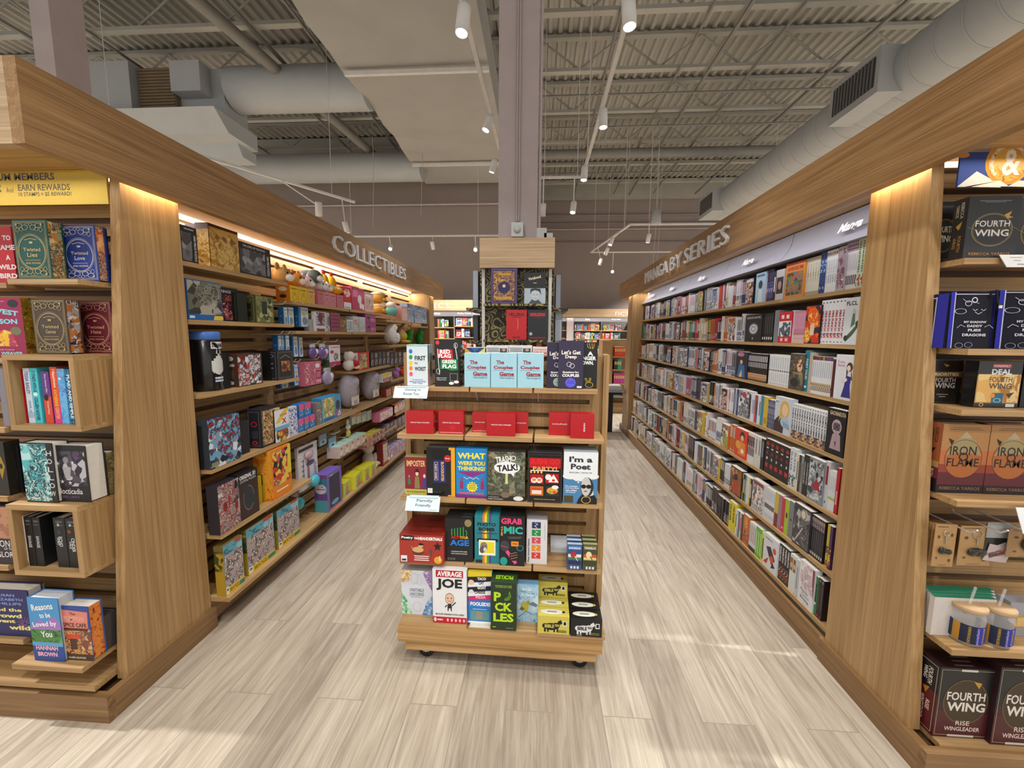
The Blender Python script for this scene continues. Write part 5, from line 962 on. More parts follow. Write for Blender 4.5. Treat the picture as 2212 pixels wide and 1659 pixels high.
LA(473, 496, 768, Z3, .1, '#16161a', {'f': [('f', .1, .06, .9, .94, .03, '#2a2a2e')]}, 'black boxed set between the cylinder and the comic box', back=.03, name='puzzle_box', h=.19)
LA(512, 566, 764, Z3, .085, '#4a3228', {'f': [('b', .02, .03, .94, .96, COM)], 'l': [('e', .5, .86, .25, .07, '#c8c0b8'), ('r', .2, .62, .8, .7, '#b8b0a8'), ('e', .5, .12, .2, .06, '#d8d4d0'), ('r', .25, .25, .75, .5, '#5a4438')]}, 'brown comic puzzle box with a busy red and blue cover on the third shelf', name='puzzle_box', back=.01)
LA(583, 592, 757, Z3, .1, '#15151a', {}, 'black boxed set behind the dark gilt box on the third shelf', back=.05, name='puzzle_box', h=.185)
LA(598, 633, 757, Z3, .085, '#24252c', {'f': [('f', .06, .05, .94, .95, .012, '#8a8478'), ('f', .12, .09, .88, .91, .008, '#6a665e'), ('b', .24, .28, .78, .64, busy(['#d89a4a', '#8a4a2c', '#e8c890', '#4a2a24'], 30, 1.5, seed=26)), ('l', [(.2, .74), (.5, .84), (.8, .74)], .02, '#a8a090')], 'l': [('f', .1, .05, .9, .95, .05, '#6a6870'), ('o', .5, .82, .25, .06, .2, '#9a98a0'), ('r', .3, .55, .7, .58, '#9a98a0'), ('r', .3, .4, .7, .43, '#9a98a0')]}, 'charcoal puzzle box with a thin gilt frame at the end of the third shelf', name='puzzle_box', back=.01)
SPI = busy(['#3a4a5c', '#b02a2c', '#1c2836', '#6aa4c8', '#8a9aa8', '#d8dce0', '#12161e'], 24, 2.2, seed=27)
LA(429, 449, 920, Z4, .06, '#15151a', {'f': [('r', .1, .62, .9, .68, '#d8d8d8'), ('b', .1, .1, .9, .55, busy(['#2a2a3a', '#c05a3a', '#3a4a8a', '#15151a'], 40, 1)), ('r', 0, 0, 1, .06, '#c8202c')]}, 'black toy pack with a red foot beside the near pier on the fourth shelf', name='toy_box', back=.03)
LA(443, 518, 900, Z4, .05, '#2a3440', {'f': [('b', .0, .0, 1, 1, SPI), ('r', .04, .04, .28, .12, '#8a8a60')]}, 'large comic puzzle box crowded with red and blue figures', name='puzzle_box', back=.0)
LA(517, 536, 892, Z4, .09, '#24242a', {'f': [], 'l': [('f', .1, .05, .9, .95, .05, '#5a5a62'), ('o', .5, .62, .22, .07, .3, '#c02a36'), ('o', .5, .14, .22, .05, .5, '#c02a36'), ('r', .25, .25, .75, .45, '#3a3a42')]}, 'black boxed set with red emblems behind its twin', back=.03, name='puzzle_box', h=.185)
LA(562, 607, 880, Z4, .085, '#26262c', {'f': [('b', .06, .05, .96, .95, busy(['#1c1c22', '#c8925a', '#2a2a30', '#e0c088', '#6a2a2c', '#3a4a3a'], 28, 2, seed=28))], 'l': [('f', .1, .05, .9, .95, .05, '#5a5a62'), ('o', .5, .62, .22, .07, .3, '#c02a36'), ('o', .5, .14, .22, .05, .5, '#c02a36'), ('r', .25, .25, .75, .45, '#3a3a42')]}, 'black comic puzzle box with a gold figure crowd and red emblem spine', name='puzzle_box', back=.008)
XB = {'f': [('p', [(.05, .60), (.35, .60), (1, .95), (1, 1), (.72, 1)], '#e0c23a'), (T, 'CAN YOU FIX', .62, .82, .5, .07, '#c8202c', 0, .08), (T, 'X', .66, .62, .34, .17, '#c8202c', 0, .14), ('eb', .5, .22, .44, .24, busy(['#d8b43a', '#2a2a2e', '#c03a2a', '#3a7a4a', '#e8d8a8'], 40, 1.5, seed=29)), ('r', 0, .36, 1, .48, '#6ab0d0')], 'l': [('r', 0, 0, 1, 1, '#111113')]}
LA(590.5, 622, 852, Z4, .12, '#dfe2e4', XB, 'white puzzle toy box with a red cross mark and black sides', back=.0, side='#111113', top='#111113', h=.20)
LA(570, 590, 850, Z4, .10, '#dfe2e4', {'f': XB['f'][:3]}, 'white puzzle toy box half hidden behind the charcoal boxes', back=.10, side='#111113', top='#111113', h=.215)
AVG = busy(['#7a7078', '#5a4a50', '#a89a98', '#8a2a2c', '#c8b8a8', '#3a3438', '#c09a5a'], 20, 2, seed=30)
LA(440, 517, 1048, Z5, .06, '#2c2a34', {'f': [('b', 0, 0, 1, 1, AVG), (T, 'MARVEL', .12, .80, .2, .08, '#f0f0f0', 0, .06), ('e', .86, .88, .08, .09, '#1c1a20'), ('e', .5, .6, .05, .14, '#a82a24'), ('e', .3, .52, .1, .1, '#8a1f24'), ('e', .84, .45, .08, .12, '#8a2a30')]}, 'puzzle box with a grey battle scene and flying red figures', name='puzzle_box', back=.0)
LA(512, 557, 1018, Z5, .06, '#151517', {'f': [('r', 0, 0, 1, .78, '#3a2620'), ('e', .5, .42, .26, .26, '#2a3238'), ('o', .5, .42, .27, .27, .05, '#8a98a0'), ('e', .4, .62, .13, .13, '#2a3238'), ('p', [(.6, .3), (.9, .55), (.8, .2)], '#2a3238'), (T, 'ORIGINAL 3D', .5, .91, .8, .09, '#e8e8e8', 0, .04), (T, 'CRYSTAL PUZZLE', .5, .82, .8, .05, '#c8c8c8')]}, 'black crystal puzzle box with a dark dinosaur model picture', name='puzzle_box', back=.01)
OR = busy(['#e0882a', '#c83a2a', '#2a4a8a', '#e8c84a', '#3a8a6a', '#2a2426'], 24, 1.8, seed=31)
for i in range(5):
    f_ = i == 4
    if f_: LA(584, 628, 966, Z5, .11, '#e8861e', {'f': [('b', .08, .26, .92, .96, OR), ('r', .2, .13, .8, .16, '#f8e8c8'), ('p', [(.78, .4), (1, .4), (1, 1), (.86, 1)], '#e8cf3a')], 'l': [('b', 0, 0, 1, 1, busy(['#e88a1e', '#f0a83a', '#d87014', '#f4c05a'], 14, 1, seed=32))]}, 'orange comic puzzle box, front one of its row', name='puzzle_box', back=.012)
    else: LA(528+12*i, 538+12*i, 985-5*i, Z5, .11, '#b8a022', {'f': [], 'l': [('r', 0, .62, 1, 1, '#1c1c1e'), ('e', .5, .52, .3, .05, '#5a2a1c'), ('o', .5, .25, .3, .07, .1, '#e0d040'), ('r', 0, 0, 1, .14, '#d87a1e')]}, f'yellow-sided box edge with black top in the row behind the orange puzzle, {("first", "second", "third", "fourth")[i]} of four', name='puzzle_box', back=.06, group='yellow-sided boxes in a row', h=.17)
SB = busy(['#a8a4a0', '#5a5c5a', '#d8d2ca', '#8a5a4a', '#c8c0c8', '#4a5a6a', '#b86a3a', '#e8e0d8'], 90, 2.5, seed=33)
SBA = {'f': [('r', 0, 0, 1, 1, '#6aa4b0'), ('b', .02, .13, .98, .86, SB), ('b', .02, .80, .98, .97, busy(['#3a8aa0', '#5aa4b8', '#2f6a7a', '#8ac0c8'], 20, 1, seed=34)), ('r', .62, .93, .95, 1, '#b84a3a'), ('r', 0, 0, 1, .14, '#e8c42c'), ('r', .72, .01, 1, .1, '#2f8a6a'), (T, '3000 PC PUZZLE', .45, .07, .5, .08, '#6a4a10', 0, .03), ('r', .02, .01, .16, .17, '#e8e4d0'), ('e', .07, .11, .02, .025, '#1c1c1c'), ('e', .11, .11, .02, .025, '#1c1c1c')], 'l': [('r', 0, 0, 1, .9, '#b8962c'), ('b', 0, .5, 1, .9, busy(['#3a4a2c', '#b8962c', '#5a5a2c'], 20, 1))]}
for i, (x0, x1, yt, w) in enumerate(((450, 525, 1178, 'beside the pier'), (530, 592, 1127, 'in the middle'), (597, 646, 1089, 'at the bare shelf end'))):
    LA(x0, x1, yt, Z6, .05, '#7a6a3a', SBA, f'busy seaside crowd puzzle box on the bottom shelf, {w}', name='puzzle_box', back=.02+.012*i, group='three thousand piece puzzle boxes')

# plush and small goods of the farther bays
def plush(name, label, X, px, pz, parts, group=None, cat='plush toy', mat='fabric', rz=90):
    """parts: (part name, centre (x towards aisle, y along, z), radii, colour)"""
    y = atX(px, 700, X).y; t = thing(name, label, cat, (X, y, pz), (0, 0, 0), group)
    lift = .002-min(c[2]-r[2] for _, c, r, _ in parts); back = max(0, (-1.79-LEAN*(pz-.02)+.006)-min(X+c[0]-r[0] for _, c, r, _ in parts))
    t.location.z += max(0, lift) if pz > 0 else 0; t.location.x += back
    for nm, c, r, col in parts:
        mb = MB(); mb.ball(c, r, col, mat, n=16, m=10); mb.build(nm, t)
    return t
def peg(bay_, X0, X1, px, py, parent=None):
    q = atX(px, py, X1); bay_ = BAYL[max(0, min(4, int((q.y-1.865)/.867)))]; X0 = -1.79-LEAN*(q.z-.12)+.001; o = bay_.location
    mb = MB(); mb.tube([Vector((X0, q.y, q.z))-o, Vector((X1-.02, q.y, q.z))-o, Vector((X1, q.y, q.z+.02))-o], .0028, mat='white_metal', n=5); mb.build('peg_hook', bay_)
BAYL = [o for o in C.objects if o.name.startswith('bookcase_bay') and o.location.x < 0]
BAYL.sort(key=lambda o: o.location.y)
za = LROWS[1][0]
Xf = lfront(za)-.02
for i, (x0, x1, c, w) in enumerate(((625.7, 644, '#e8c01e', 'first of the yellow ones'), (644.5, 663.5, '#e8c01e', 'second of the yellow ones'), (664, 679, '#e0b45a', 'paler, last of the yellow ones'), (686, 698, '#c8707e', 'first of the pink ones'), (698.5, 711.5, '#d08490', 'second of the pink ones'), (712, 725, '#d08490', 'third of the pink ones'), (727.6, 741, '#c8707e', 'last of the pink ones'))):
    LA(x0, x1, 600+i*2.2, za, .1, c, {'f': [(T, 'Lumpin', .5, .80, .7, .12, '#3a2a10', 0, .03), ('l', [(.3, .4), (.42, .62), (.5, .42), (.62, .62), (.7, .4)], .02, '#4a3a1a'), ('o', .55, .25, .3, .16, .08, '#4a3a1a')], 'l': [('e', .5, .75, .3, .14, '#f0e0c0'), ('e', .5, .3, .25, .12, '#3a2a20')]}, f'small square toy box under the soft toys, {w}', name='toy_box', back=.01, group='square boxes under the soft toys', side='#d87a1e' if i < 3 else c, h=.105)
zp = za+.107
def lying(px, c1, c2, label, s=1.0, ear=True, dz=0):
    pr = [('body', (-.05, .02, .05*s), (.085*s, .055*s, .05*s), c1), ('head', (.02, 0, .055*s), (.05*s, .05*s, .045*s), c2), ('muzzle', (.06*s, 0, .04*s), (.025*s, .03*s, .022*s), '#f0ece6')]
    if ear: pr += [('ear', (.01, sy*.035*s, .10*s), (.012, .016*s, .022*s), c1) for sy in (-1, 1)]
    pr += [('eye', (.062*s, sy*.022*s, .065*s), (.006, .006, .007), '#1a1a1a') for sy in (-1, 1)]
    return plush('plush_toy', label, Xf-.06, px, zp+dz, pr, 'soft toys on the top shelf')
lying(610, '#b8854a', '#c89a5a', 'tan plush cat lying at the near end of the soft toy row', 1.15)
lying(640, '#d88a3a', '#e09a4a', 'orange and white plush cat lying on the yellow boxes', 1.0)
lying(662, '#e8c8cc', '#ecd4d8', 'pale pink plush pig lying on the last yellow box', .95)
lying(678, '#5a6468', '#6a7478', 'grey plush dolphin lying behind the pink pig', 1.1, False, .05)
lying(690, '#f0e8e0', '#f4f0ea', 'white plush toy with orange patch on the first pink box', .9)
lying(704, '#e8e4e0', '#f0ece8', 'white plush toy with big eyes on the second pink box', .8)
for px, w in ((711, 'first'), (727, 'second')):
    pr = [('body', (-.03, 0, .09), (.04, .035, .075), '#e8b41e'), ('head', (.02, 0, .045), (.04, .035, .035), '#ecc02c'), ('comb', (-.03, 0, .175), (.014, .012, .022), '#c8241c'), ('beak', (.06, 0, .035), (.018, .014, .010), '#e8a01e')] + [('eye', (.045, sy*.018, .055), (.012, .012, .014), '#f0f0f0') for sy in (-1, 1)]
    plush('plush_toy', f'yellow plush chicken with a red comb above the pink boxes, {w} of two', Xf-.06, px, zp, pr, 'soft toys on the top shelf')
z3 = LROWS[2][0]; za = z3
LA(741, 757, 592, z3, .1, '#c8202c', {'f': [('eb', .5, .75, .4, .2, busy(['#f0e8e8', '#d04a5a', '#f4d0d4'], 40, 1, seed=40)), ('r', 0, 0, 1, .3, '#e8e8ec'), ('r', .1, .05, .9, .08, '#3a4a8a')]}, 'red and white tall gift box on the top shelf after the soft toys', name='gift_box', h=.185)
LA(758.5, 786, 596, z3, .12, '#d85a86', {'f': [('r', 0, 0, 1, .55, '#c03a64'), ('e', .62, .5, .16, .2, '#f0e8ea'), ('e', .70, .22, .12, .14, '#f4f0f2'), ('r', .12, .6, .45, .9, '#e88aa8'), ('r', .82, .05, .95, .3, '#f4f4f4')]}, 'large pink gift box with white shapes on the top shelf', name='gift_box', h=.205)
LA(786.5, 806, 602, z3, .1, '#ecc8c4', {'f': [('r', .1, .80, .7, .88, '#ffffff'), ('b', .1, .1, .9, .7, busy(['#ecd8d0', '#c89a8a', '#f0e4dc', '#8a6a5a'], 60, 1, seed=41))]}, 'pale pink gift box with a small drawing next to the large pink one', name='gift_box', h=.185)
XP = lfront(z3)-.10
for dz, w, s in ((.0, 'lower', 1), (.115, 'upper', 1.12)):
    pr = [('body', (0, 0, .055*s), (.075*s, .075*s, .055*s), '#e0a848'), ('icing', (0, 0, .09*s), (.07*s, .07*s, .022*s), '#f0dcc0'), ('paw', (.07*s, .03, .04), (.014, .018, .014), '#e8b85a'), ('paw', (.07*s, -.03, .04), (.014, .018, .014), '#e8b85a')] + [('eye', (.074*s, sy*.018, .062*s), (.004, .006, .006), '#3a2a20') for sy in (-1, 1)]
    plush('plush_toy', f'round golden plush pudding with cream icing, {w} of two', XP, 818, z3+dz, pr, 'stacked golden plush puddings')
z4_ = LROWS[3][0]
pr = [('cup', (0, 0, .06), (.07, .075, .06), '#6ab8bc'), ('whip', (0, 0, .125), (.062, .066, .04), '#ecdcd4'), ('cherry', (0, .01, .165), (.014, .014, .014), '#b8485a'), ('handle', (.01, .085, .06), (.03, .02, .03), '#5aa8ac')]
plush('plush_toy', 'turquoise plush cup with a whipped cream top', XP, 846, z3, pr)
LA(867, 880, 634, z4_, .08, '#e0a098', {'f': [('b', .1, .1, .9, .9, busy(['#e8b8b0', '#f0dcd4', '#c87a78'], 60, 1, seed=42))]}, 'slim coral gift box near the far end of the top shelf', name='gift_box', h=.185)
for x0, x1, w in ((880, 893, 'partly hidden'), (895, 922, 'front')):
    LA(x0, x1, 634, z4_, .1, '#8aa8c8', {'f': [('b', 0, .25, 1, 1, busy(['#7a9ac4', '#b8d0e4', '#4a5a8a', '#dce6f0', '#3a4468'], 26, 2, seed=43)), ('b', 0, 0, 1, .25, busy(['#d8e4f0', '#6a86b8', '#f0f4f8'], 50, 1, seed=44))]}, f'blue and white bagged soft toy at the far top shelf end, {w} one', name='gift_bag', h=.235, mat='gloss', group='blue bagged soft toys')
# hanging blue boxes of bay two
BH = {'f': [('r', 0, 0, .22, 1, '#2a7ac0'), (T, 'Dumb', .62, .86, .6, .06, '#4a5a6a', 0, .03), ('e', .55, .64, .2, .09, '#c8c86a'), ('e', .62, .30, .25, .2, '#7a8fa0'), ('o', .62, .30, .25, .2, .15, '#5a6a78'), ('r', .05, .98, .95, 1, '#9ac0dc')], 'l': [('r', 0, 0, 1, 1, '#1f5f98'), ('r', .3, .5, .7, .53, '#a8c8e0'), ('e', .5, .2, .06, .02, '#d0e4f0')]}
def hang(x0, x1, yt, yb, X, col, art, label, d=.04, name='hanging_box', group=None, bay=1, tab=True, **kw):
    zb_ = zat((x0+x1)/2, yb, X); o = LA(x0, x1, yt, zb_, d, col, art, label, X=X, name=name, group=group, **kw)
    ym = (x0+x1)/2; return o
Xh = -1.70
k = 0
for (x0, x1, yt, yb) in ((612, 621, 664, 704), (620, 634.5, 664, 706), (645, 666, 664, 706), (600, 608, 725, 769), (608, 616, 725, 770), (616, 625, 725, 771), (632, 643, 727, 771), (644, 654, 729, 771), (634, 644, 788, 833), (645, 656, 790, 833), (607, 622, 822, 838)):
    k += 1
    row = 'upper' if yt < 700 else 'middle' if yt < 780 else 'lower'
    hang(x0, x1, yt, yb, Xh-.004*(k % 3), '#cfdbe6', BH, f'small blue and white hanging box on the {row} pegs, {["first", "second", "third", "fourth", "fifth"][[0,0,1,2,0,1,2,3,4,0,1,2][k]]} along', group=f'blue hanging boxes on the {row} pegs', side='#1f5f98', d=.035)
for px, py in ((618, 657), (640, 657), (655, 660), (612, 722), (628, 722), (640, 722), (640, 782), (650, 782)): peg(BAYL[1], -1.93, -1.66, px, py)
STI = busy(['#3a6ab0', '#e8e4e8', '#2a3a7a', '#8a4a3a', '#c8d8e8', '#5aa0c8'], 26, 1.6, seed=45)
hang(668, 680, 690, 722, -1.69, '#a8a8a8', {'l': [('r', 0, 0, 1, .6, '#8a8c90')]}, 'grey-backed hanging toy pack beside the blue castle pack', group='grey toy packs')
hang(681, 703, 674, 720, -1.675, '#e4e8ec', {'f': [('b', .05, .35, .95, .98, STI), ('e', .5, .72, .2, .22, '#6a2a3a'), ('r', .1, .08, .9, .22, '#8a3a4a'), ('e', .5, .28, .42, .07, '#dce4f0')]}, 'white hanging toy pack with a blue castle picture', d=.03)
hang(703, 717, 676, 721, -1.675, '#b8bcc2', {'f': [('b', .05, .05, .95, .5, busy(['#3a8a8a', '#c8ccd0', '#5aa86a', '#2a6a9a'], 40, 1)), ('e', .5, .6, .25, .25, '#7a7c84')]}, 'silver hanging toy pack with a teal foot', d=.03)
for i, (x0, x1, yt, yb, c, lb) in enumerate(((666, 683, 746, 776, '#6a5088', 'first'), (686, 705, 746, 777, '#7a5c9a', 'second'), (695, 718, 797, 832, '#a89ab8', 'third, black and white'))):
    t = thing('toy_bag', f'purple foil toy bag on the pegs, {lb} of three', 'toy', (-1.69, atX((x0+x1)/2, yt, -1.69).y, zat((x0+x1)/2, yb, -1.69)), (0, 0, 0), 'purple foil toy bags')
    w2 = abs(atX(x1, yt, -1.69).y-atX(x0, yt, -1.69).y)/2; h2 = zat((x0+x1)/2, yt, -1.69)-t.location.z
    mb = MB(); mb.ball((0, 0, h2*.45), (.03, w2, h2*.45), c, 'gloss'); mb.ball((.022, w2*.3, h2*.55), (.012, w2*.35, h2*.2), '#e0dce8', 'gloss'); mb.build('bag_body', t)
    mb = MB(); mb.box(-.004, .004, -w2*.6, w2*.6, h2*.85, h2*1.08, '#c8dcd8', 'gloss'); mb.build('bag_header', t)
hang(658, 694, 782, 832, -1.66, '#d06a86', {'f': [('b', 0, 0, .62, 1, busy(['#d06a86', '#b04a6a', '#e0a0b4', '#c8b8a0'], 40, 2, seed=46)), ('e', .78, .82, .14, .1, '#f0e0e8'), ('f', .66, .25, .98, .6, .03, '#5a2a4a'), ('r', .66, .1, .96, .18, '#e8b4c4')], 't': []}, 'pink hanging craft box with a busy floral side', d=.06)
hang(711, 735, 746, 790, -1.665, '#e8e4ec', {'f': [(T, 'TOKIDOKI', .5, .9, .8, .07, '#d0286a', 0, .04), ('e', .25, .68, .16, .09, '#d0286a'), ('e', .62, .45, .26, .27, '#d8dce0'), ('eb', .6, .42, .2, .2, busy(['#2a2a30', '#c8b8c8', '#e8e4e8'], 50, 1)), ('r', 0, 0, 1, .2, '#b8286a')], 'l': [('r', 0, 0, 1, 1, '#8a8c98'), ('r', 0, 0, 1, .3, '#3a5a3a')]}, 'white and magenta blind-box pack hanging beside the plush dog', d=.06)
for px, py in ((690, 742), (703, 743), (730, 738), (690, 776), (725, 792)): peg(BAYL[2 if px > 710 else 1], -1.93, -1.64, px, py)
zt_ = LROWS[2][1]
LA(714, 735, 672, zt_, .1, '#7a2a4a', {'f': [('f', .05, .05, .95, .95, .04, '#a85a7a')] + [('r', .1, .14+.2*i, .9, .17+.2*i, '#b86a8a') for i in range(4)]}, 'plum stacked mystery box with a grid print', name='gift_box', h=.15)
LA(736, 749, 680, zt_, .08, '#c8a860', {'f': [('b', 0, 0, 1, 1, busy(['#c8a860', '#5a4420', '#d8bc7a', '#8a6a30'], 50, .6, seed=47))]}, 'mustard patterned small box beside the plum stack', name='gift_box', h=.105)
LA(749.5, 762, 680, zt_, .08, '#dce4ea', {'f': [('b', .1, .1, .9, .9, busy(['#dce4ea', '#6aa0c8', '#f0f0f0', '#c8a860'], 50, .6, seed=48))]}, 'white and blue patterned small box after the mustard one', name='gift_box', h=.105)
LA(763, 775, 668, zt_, .07, '#c8ccd4', {'f': [('b', .1, .1, .9, .8, busy(['#d8dce2', '#a8b0ba', '#e8e8ec', '#c86a4a'], 40, 1, seed=49))]}, 'clear-fronted silver toy box, first of two side by side', name='toy_box', h=.14, group='clear-fronted silver toy boxes', mat='gloss')
LA(776, 789, 670, zt_, .07, '#c8ccd4', {'f': [('b', .1, .1, .9, .8, busy(['#d8dce2', '#a8b0ba', '#e8e8ec', '#6a8ac8'], 40, 1, seed=50))]}, 'clear-fronted silver toy box, second of two side by side', name='toy_box', h=.14, group='clear-fronted silver toy boxes', mat='gloss')
for dz, w in ((0, 'lower'), (.091, 'upper')):
    LA(790, 812, 690, zt_+dz, .085, '#a0447c', {'f': [('e', .3, .55, .14, .14, '#3a1a3a'), ('b', .5, .1, .95, .5, busy(['#a0447c', '#d88ab0', '#5a2a4a'], 50, .8, seed=51))], 'l': [('e', .5, .5, .2, .2, '#3a1a3a')]}, f'magenta cube toy box, {w} of two', name='toy_box', h=.09, group='magenta cube boxes')
z42 = LROWS[3][1]
plush('plush_toy', 'large white sleeping plush ghost slumped over the shelf edge', lfront(z42)-.09, 842, z42, [('body', (0, 0, .11), (.075, .085, .12), '#ece8e6'), ('head', (.02, .02, .185), (.06, .065, .055), '#f4f2f0'), ('arm', (.07, .05, .07), (.03, .03, .06), '#f0eeec'), ('foot', (.06, -.05, .03), (.05, .04, .03), '#c8c0bc'), ('eye', (.075, .0, .21), (.004, .012, .004), '#5a5654')])
plush('plush_toy', 'tan plush dachshund with a striped shirt beside the white ghost', lfront(z42)-.09, 866, z42, [('body', (0, 0, .10), (.06, .08, .11), '#c8a878'), ('head', (.04, .0, .20), (.05, .05, .045), '#b8946a'), ('snout', (.09, .0, .185), (.035, .025, .022), '#a8845c'), ('ear', (.03, .05, .19), (.015, .02, .045), '#8a6a48'), ('shirt', (.02, .0, .09), (.055, .07, .06), '#d8c040'), ('foot', (.06, .05, .02), (.05, .03, .02), '#d8b84a'), ('foot', (.06, -.05, .02), (.05, .03, .02), '#d8b84a')])
for px, w in ((882, 'first'), (905, 'second')):
    plush('plush_toy', f'bright green hanging plush alien bag, {w} of two', -1.72, px, 1.35, [('body', (0, 0, .08), (.05, .075, .085), '#1f8a34'), ('head', (.02, 0, .16), (.04, .05, .045), '#269a3c'), ('antenna', (.01, -.02, .22), (.008, .008, .03), '#1f8a34'), ('antenna', (.01, .02, .22), (.008, .008, .03), '#1f8a34'), ('foot', (.04, .03, .01), (.04, .03, .02), '#1a7a2c')], 'green hanging plush bags')
# long counter shelf (z = .83) of bays two to four
zl = .83
LA(622, 641, 858, zl, .03, '#c8d4e4', {'f': [('b', .05, .05, .95, .95, busy(['#d8e0ee', '#4a5aa8', '#e8ecf4', '#3a3a6a', '#a8c8e0'], 50, 1.2, seed=52))]}, 'pale blue speech bubble card pack leaning on the long shelf', name='toy_box', h=.19)
for i, (x0, x1, dz) in enumerate(((643, 655, 0), (656, 667, 0), (668, 680, 0), (646, 657, .095), (658, 672, .095))):
    LA(x0, x1, 870, zl+dz, .06, '#2a78c0', {'f': [('r', 0, .55, 1, 1, '#e0508a'), ('p', [(.4, .42), (.6, .42), (.5, .62)], '#e8d84a'), ('e', .3, .2, .06, .05, '#f0f0f0'), ('e', .6, .25, .06, .05, '#f0f0f0'), ('r', .0, .2, .12, .9, '#8a7a5a')]}, f'small pink and blue stacked toy box on the long shelf, {("first below", "second below", "third below", "first above", "second above")[i]}', h=.093, group='pink and blue stacked boxes')
LA(683, 693, 850, zl, .08, '#8a7a7a', {'f': [('b', .05, .1, .95, .9, busy(['#8a7a7a', '#5a4a4a', '#c8b8b0'], 60, 1))]}, 'greyish brown slim toy box before the bright blue game box', h=.165)
LA(694, 736, 842, zl, .08, '#3a9ad0', {'f': [('b', .03, .18, .66, .97, busy(['#e8e4d0', '#d8c04a', '#3a8a5a', '#c89a5a', '#5aa0d0', '#e0e8ec'], 30, 1.5, seed=53)), ('e', .83, .55, .12, .22, '#1b2a4a'), ('b', .68, .05, .98, .35, busy(['#3a6ab8', '#c83a4a', '#e0e4ec'], 40, 1)), ('r', .08, .04, .64, .14, '#1f6ab0'), (T, 'SONIC', .36, .09, .3, .06, '#123', 0, .04) if False else ('r', .2, .07, .5, .11, '#134a7a')]}, 'bright blue board game box full of small figures on the long shelf', h=.185)
for x, w, s in ((760, 'nearer', .93), (806, 'farther', .92)):
    yb = atX(x, 860, lfront(zl)-.09).y; t = thing('plush_bag', f'lilac-grey plush garment in a clear bag on the long shelf, {w} of two', 'plush toy', (lfront(zl)-.125, yb, zl+.016), (0, 0, 0), 'bagged lilac plush garments')
    mb = MB(); mb.ball((0, 0, .14*s), (.07, .12*s, .15*s), '#a59cae', 'fabric', n=18, m=12); mb.build('garment', t)
    mb = MB(); mb.ball((.02, .01, .235*s), (.075, .105*s, .075*s), '#b3abbc', 'fabric', n=18, m=12); mb.build('hood', t)
    mb = MB(); mb.box(.066, .072, -.085*s, .075*s, .02, .095, '#cfc9d6', 'gloss'); fr = Face(mb, (.072, -.085*s, .02), (.16*s, 0, 0) if False else (0, .16*s, 0), (0, 0, .075), 'gloss'); fr.draw([('r', .2, .62, .7, .9, '#e0c44a'), ('r', .25, .38, .75, .5, '#5a5468'), ('r', .25, .14, .8, .28, '#4a4458')]); mb.build('label_card', t)
    mb = MB(); mb.ball((.005, 0, .155*s), (.09, .135*s, .168*s), '#ffffff', 'clear_plastic', n=18, m=12); mb.build('clear_bag', t)
zd = LROWS[2][2] if len(LROWS[2]) > 2 else .83
# white plush dog and red box on their short shelf (bay three)
zs3 = 1.17
mb = MB(); o3 = BAYL[2].location; mb.box(lfront(zs3)-.235, lfront(zs3), 3.58, 4.46, zs3-.022, zs3, mat='shelf_y'); mb.v = [tuple(Vector(v)-o3) for v in mb.v]; mb.build('shelf', BAYL[2])
plush('plush_toy', 'white plush dog holding a red cloth on the middle shelf', lfront(zs3)-.07, 750, zs3, [('body', (0, 0, .05), (.05, .06, .055), '#e6e0da'), ('head', (.01, .01, .125), (.045, .05, .045), '#ddd6ce'), ('ear', (0, -.05, .13), (.02, .015, .04), '#c8c0b8'), ('paw', (.05, .04, .03), (.03, .022, .02), '#f0ece8'), ('cloth', (.05, .03, .06), (.03, .04, .03), '#b8222c'), ('nose', (.055, .01, .12), (.006, .008, .006), '#2a2426')])
LA(772, 797, 732, zs3, .1, '#c8242c', {'f': [('b', .12, .1, .8, .92, busy(['#6a6a6c', '#e8c84a', '#8a8a8c', '#c83a3a', '#b8b8b8'], 30, 1.5, seed=54)), ('e', .22, .16, .16, .12, '#e8a03a')], 'l': [('r', 0, .4, 1, 1, '#dcdcdc')]}, 'red and white card game box beside the plush dog', h=.16)
for i in range(9):
    x0 = 800+i*8.6; LA(x0, x0+7.6, 741+(i % 3)*2, zs3-.02 if i > 4 else zs3, .02, ('#1c1b1f', '#2a262a', '#3a3034', '#23242c')[i % 4], {'f': [('r', .15, .6, .85, .9, ('#6a4a3a', '#8a8a90', '#3a3a6a')[i % 3]), ('b', .1, .08, .9, .5, busy(['#2a2a2e', '#6a6a70', '#1a1a1e', '#a8a8ac'], 60, 1, seed=55))]}, f'dark blister pack in the black row by the far bay, number {["one", "two", "three", "four", "five", "six", "seven", "eight", "nine"][i]}', name='blister_pack', group='dark blister packs', h=.15, back=.04)
LA(826, 847, 790, zl+.165, .06, '#e4e0ea', {'f': [('r', 0, .6, 1, 1, '#e0d03a'), ('b', .05, .05, .95, .5, busy(['#e8e8ee', '#c84a5a', '#8a6aa8', '#3a3a4a'], 50, 1))]}, 'white and yellow small toy box on the short shelf over the long one', h=.09)
for px, c, w in ((852, '#b07ac0', 'violet'), (866, '#d84a2c', 'orange'), (874, '#e8e0dc', 'white')):
    plush('plush_toy', f'little {w} plush piled on the far short shelf', lfront(zl)-.07, px, zl+.165, [('body', (0, 0, .045), (.04, .05, .045), c), ('head', (.02, .01, .09), (.03, .035, .03), c)], 'little plush toys on the far short shelf')
mb = MB(); o3 = BAYL[4].location
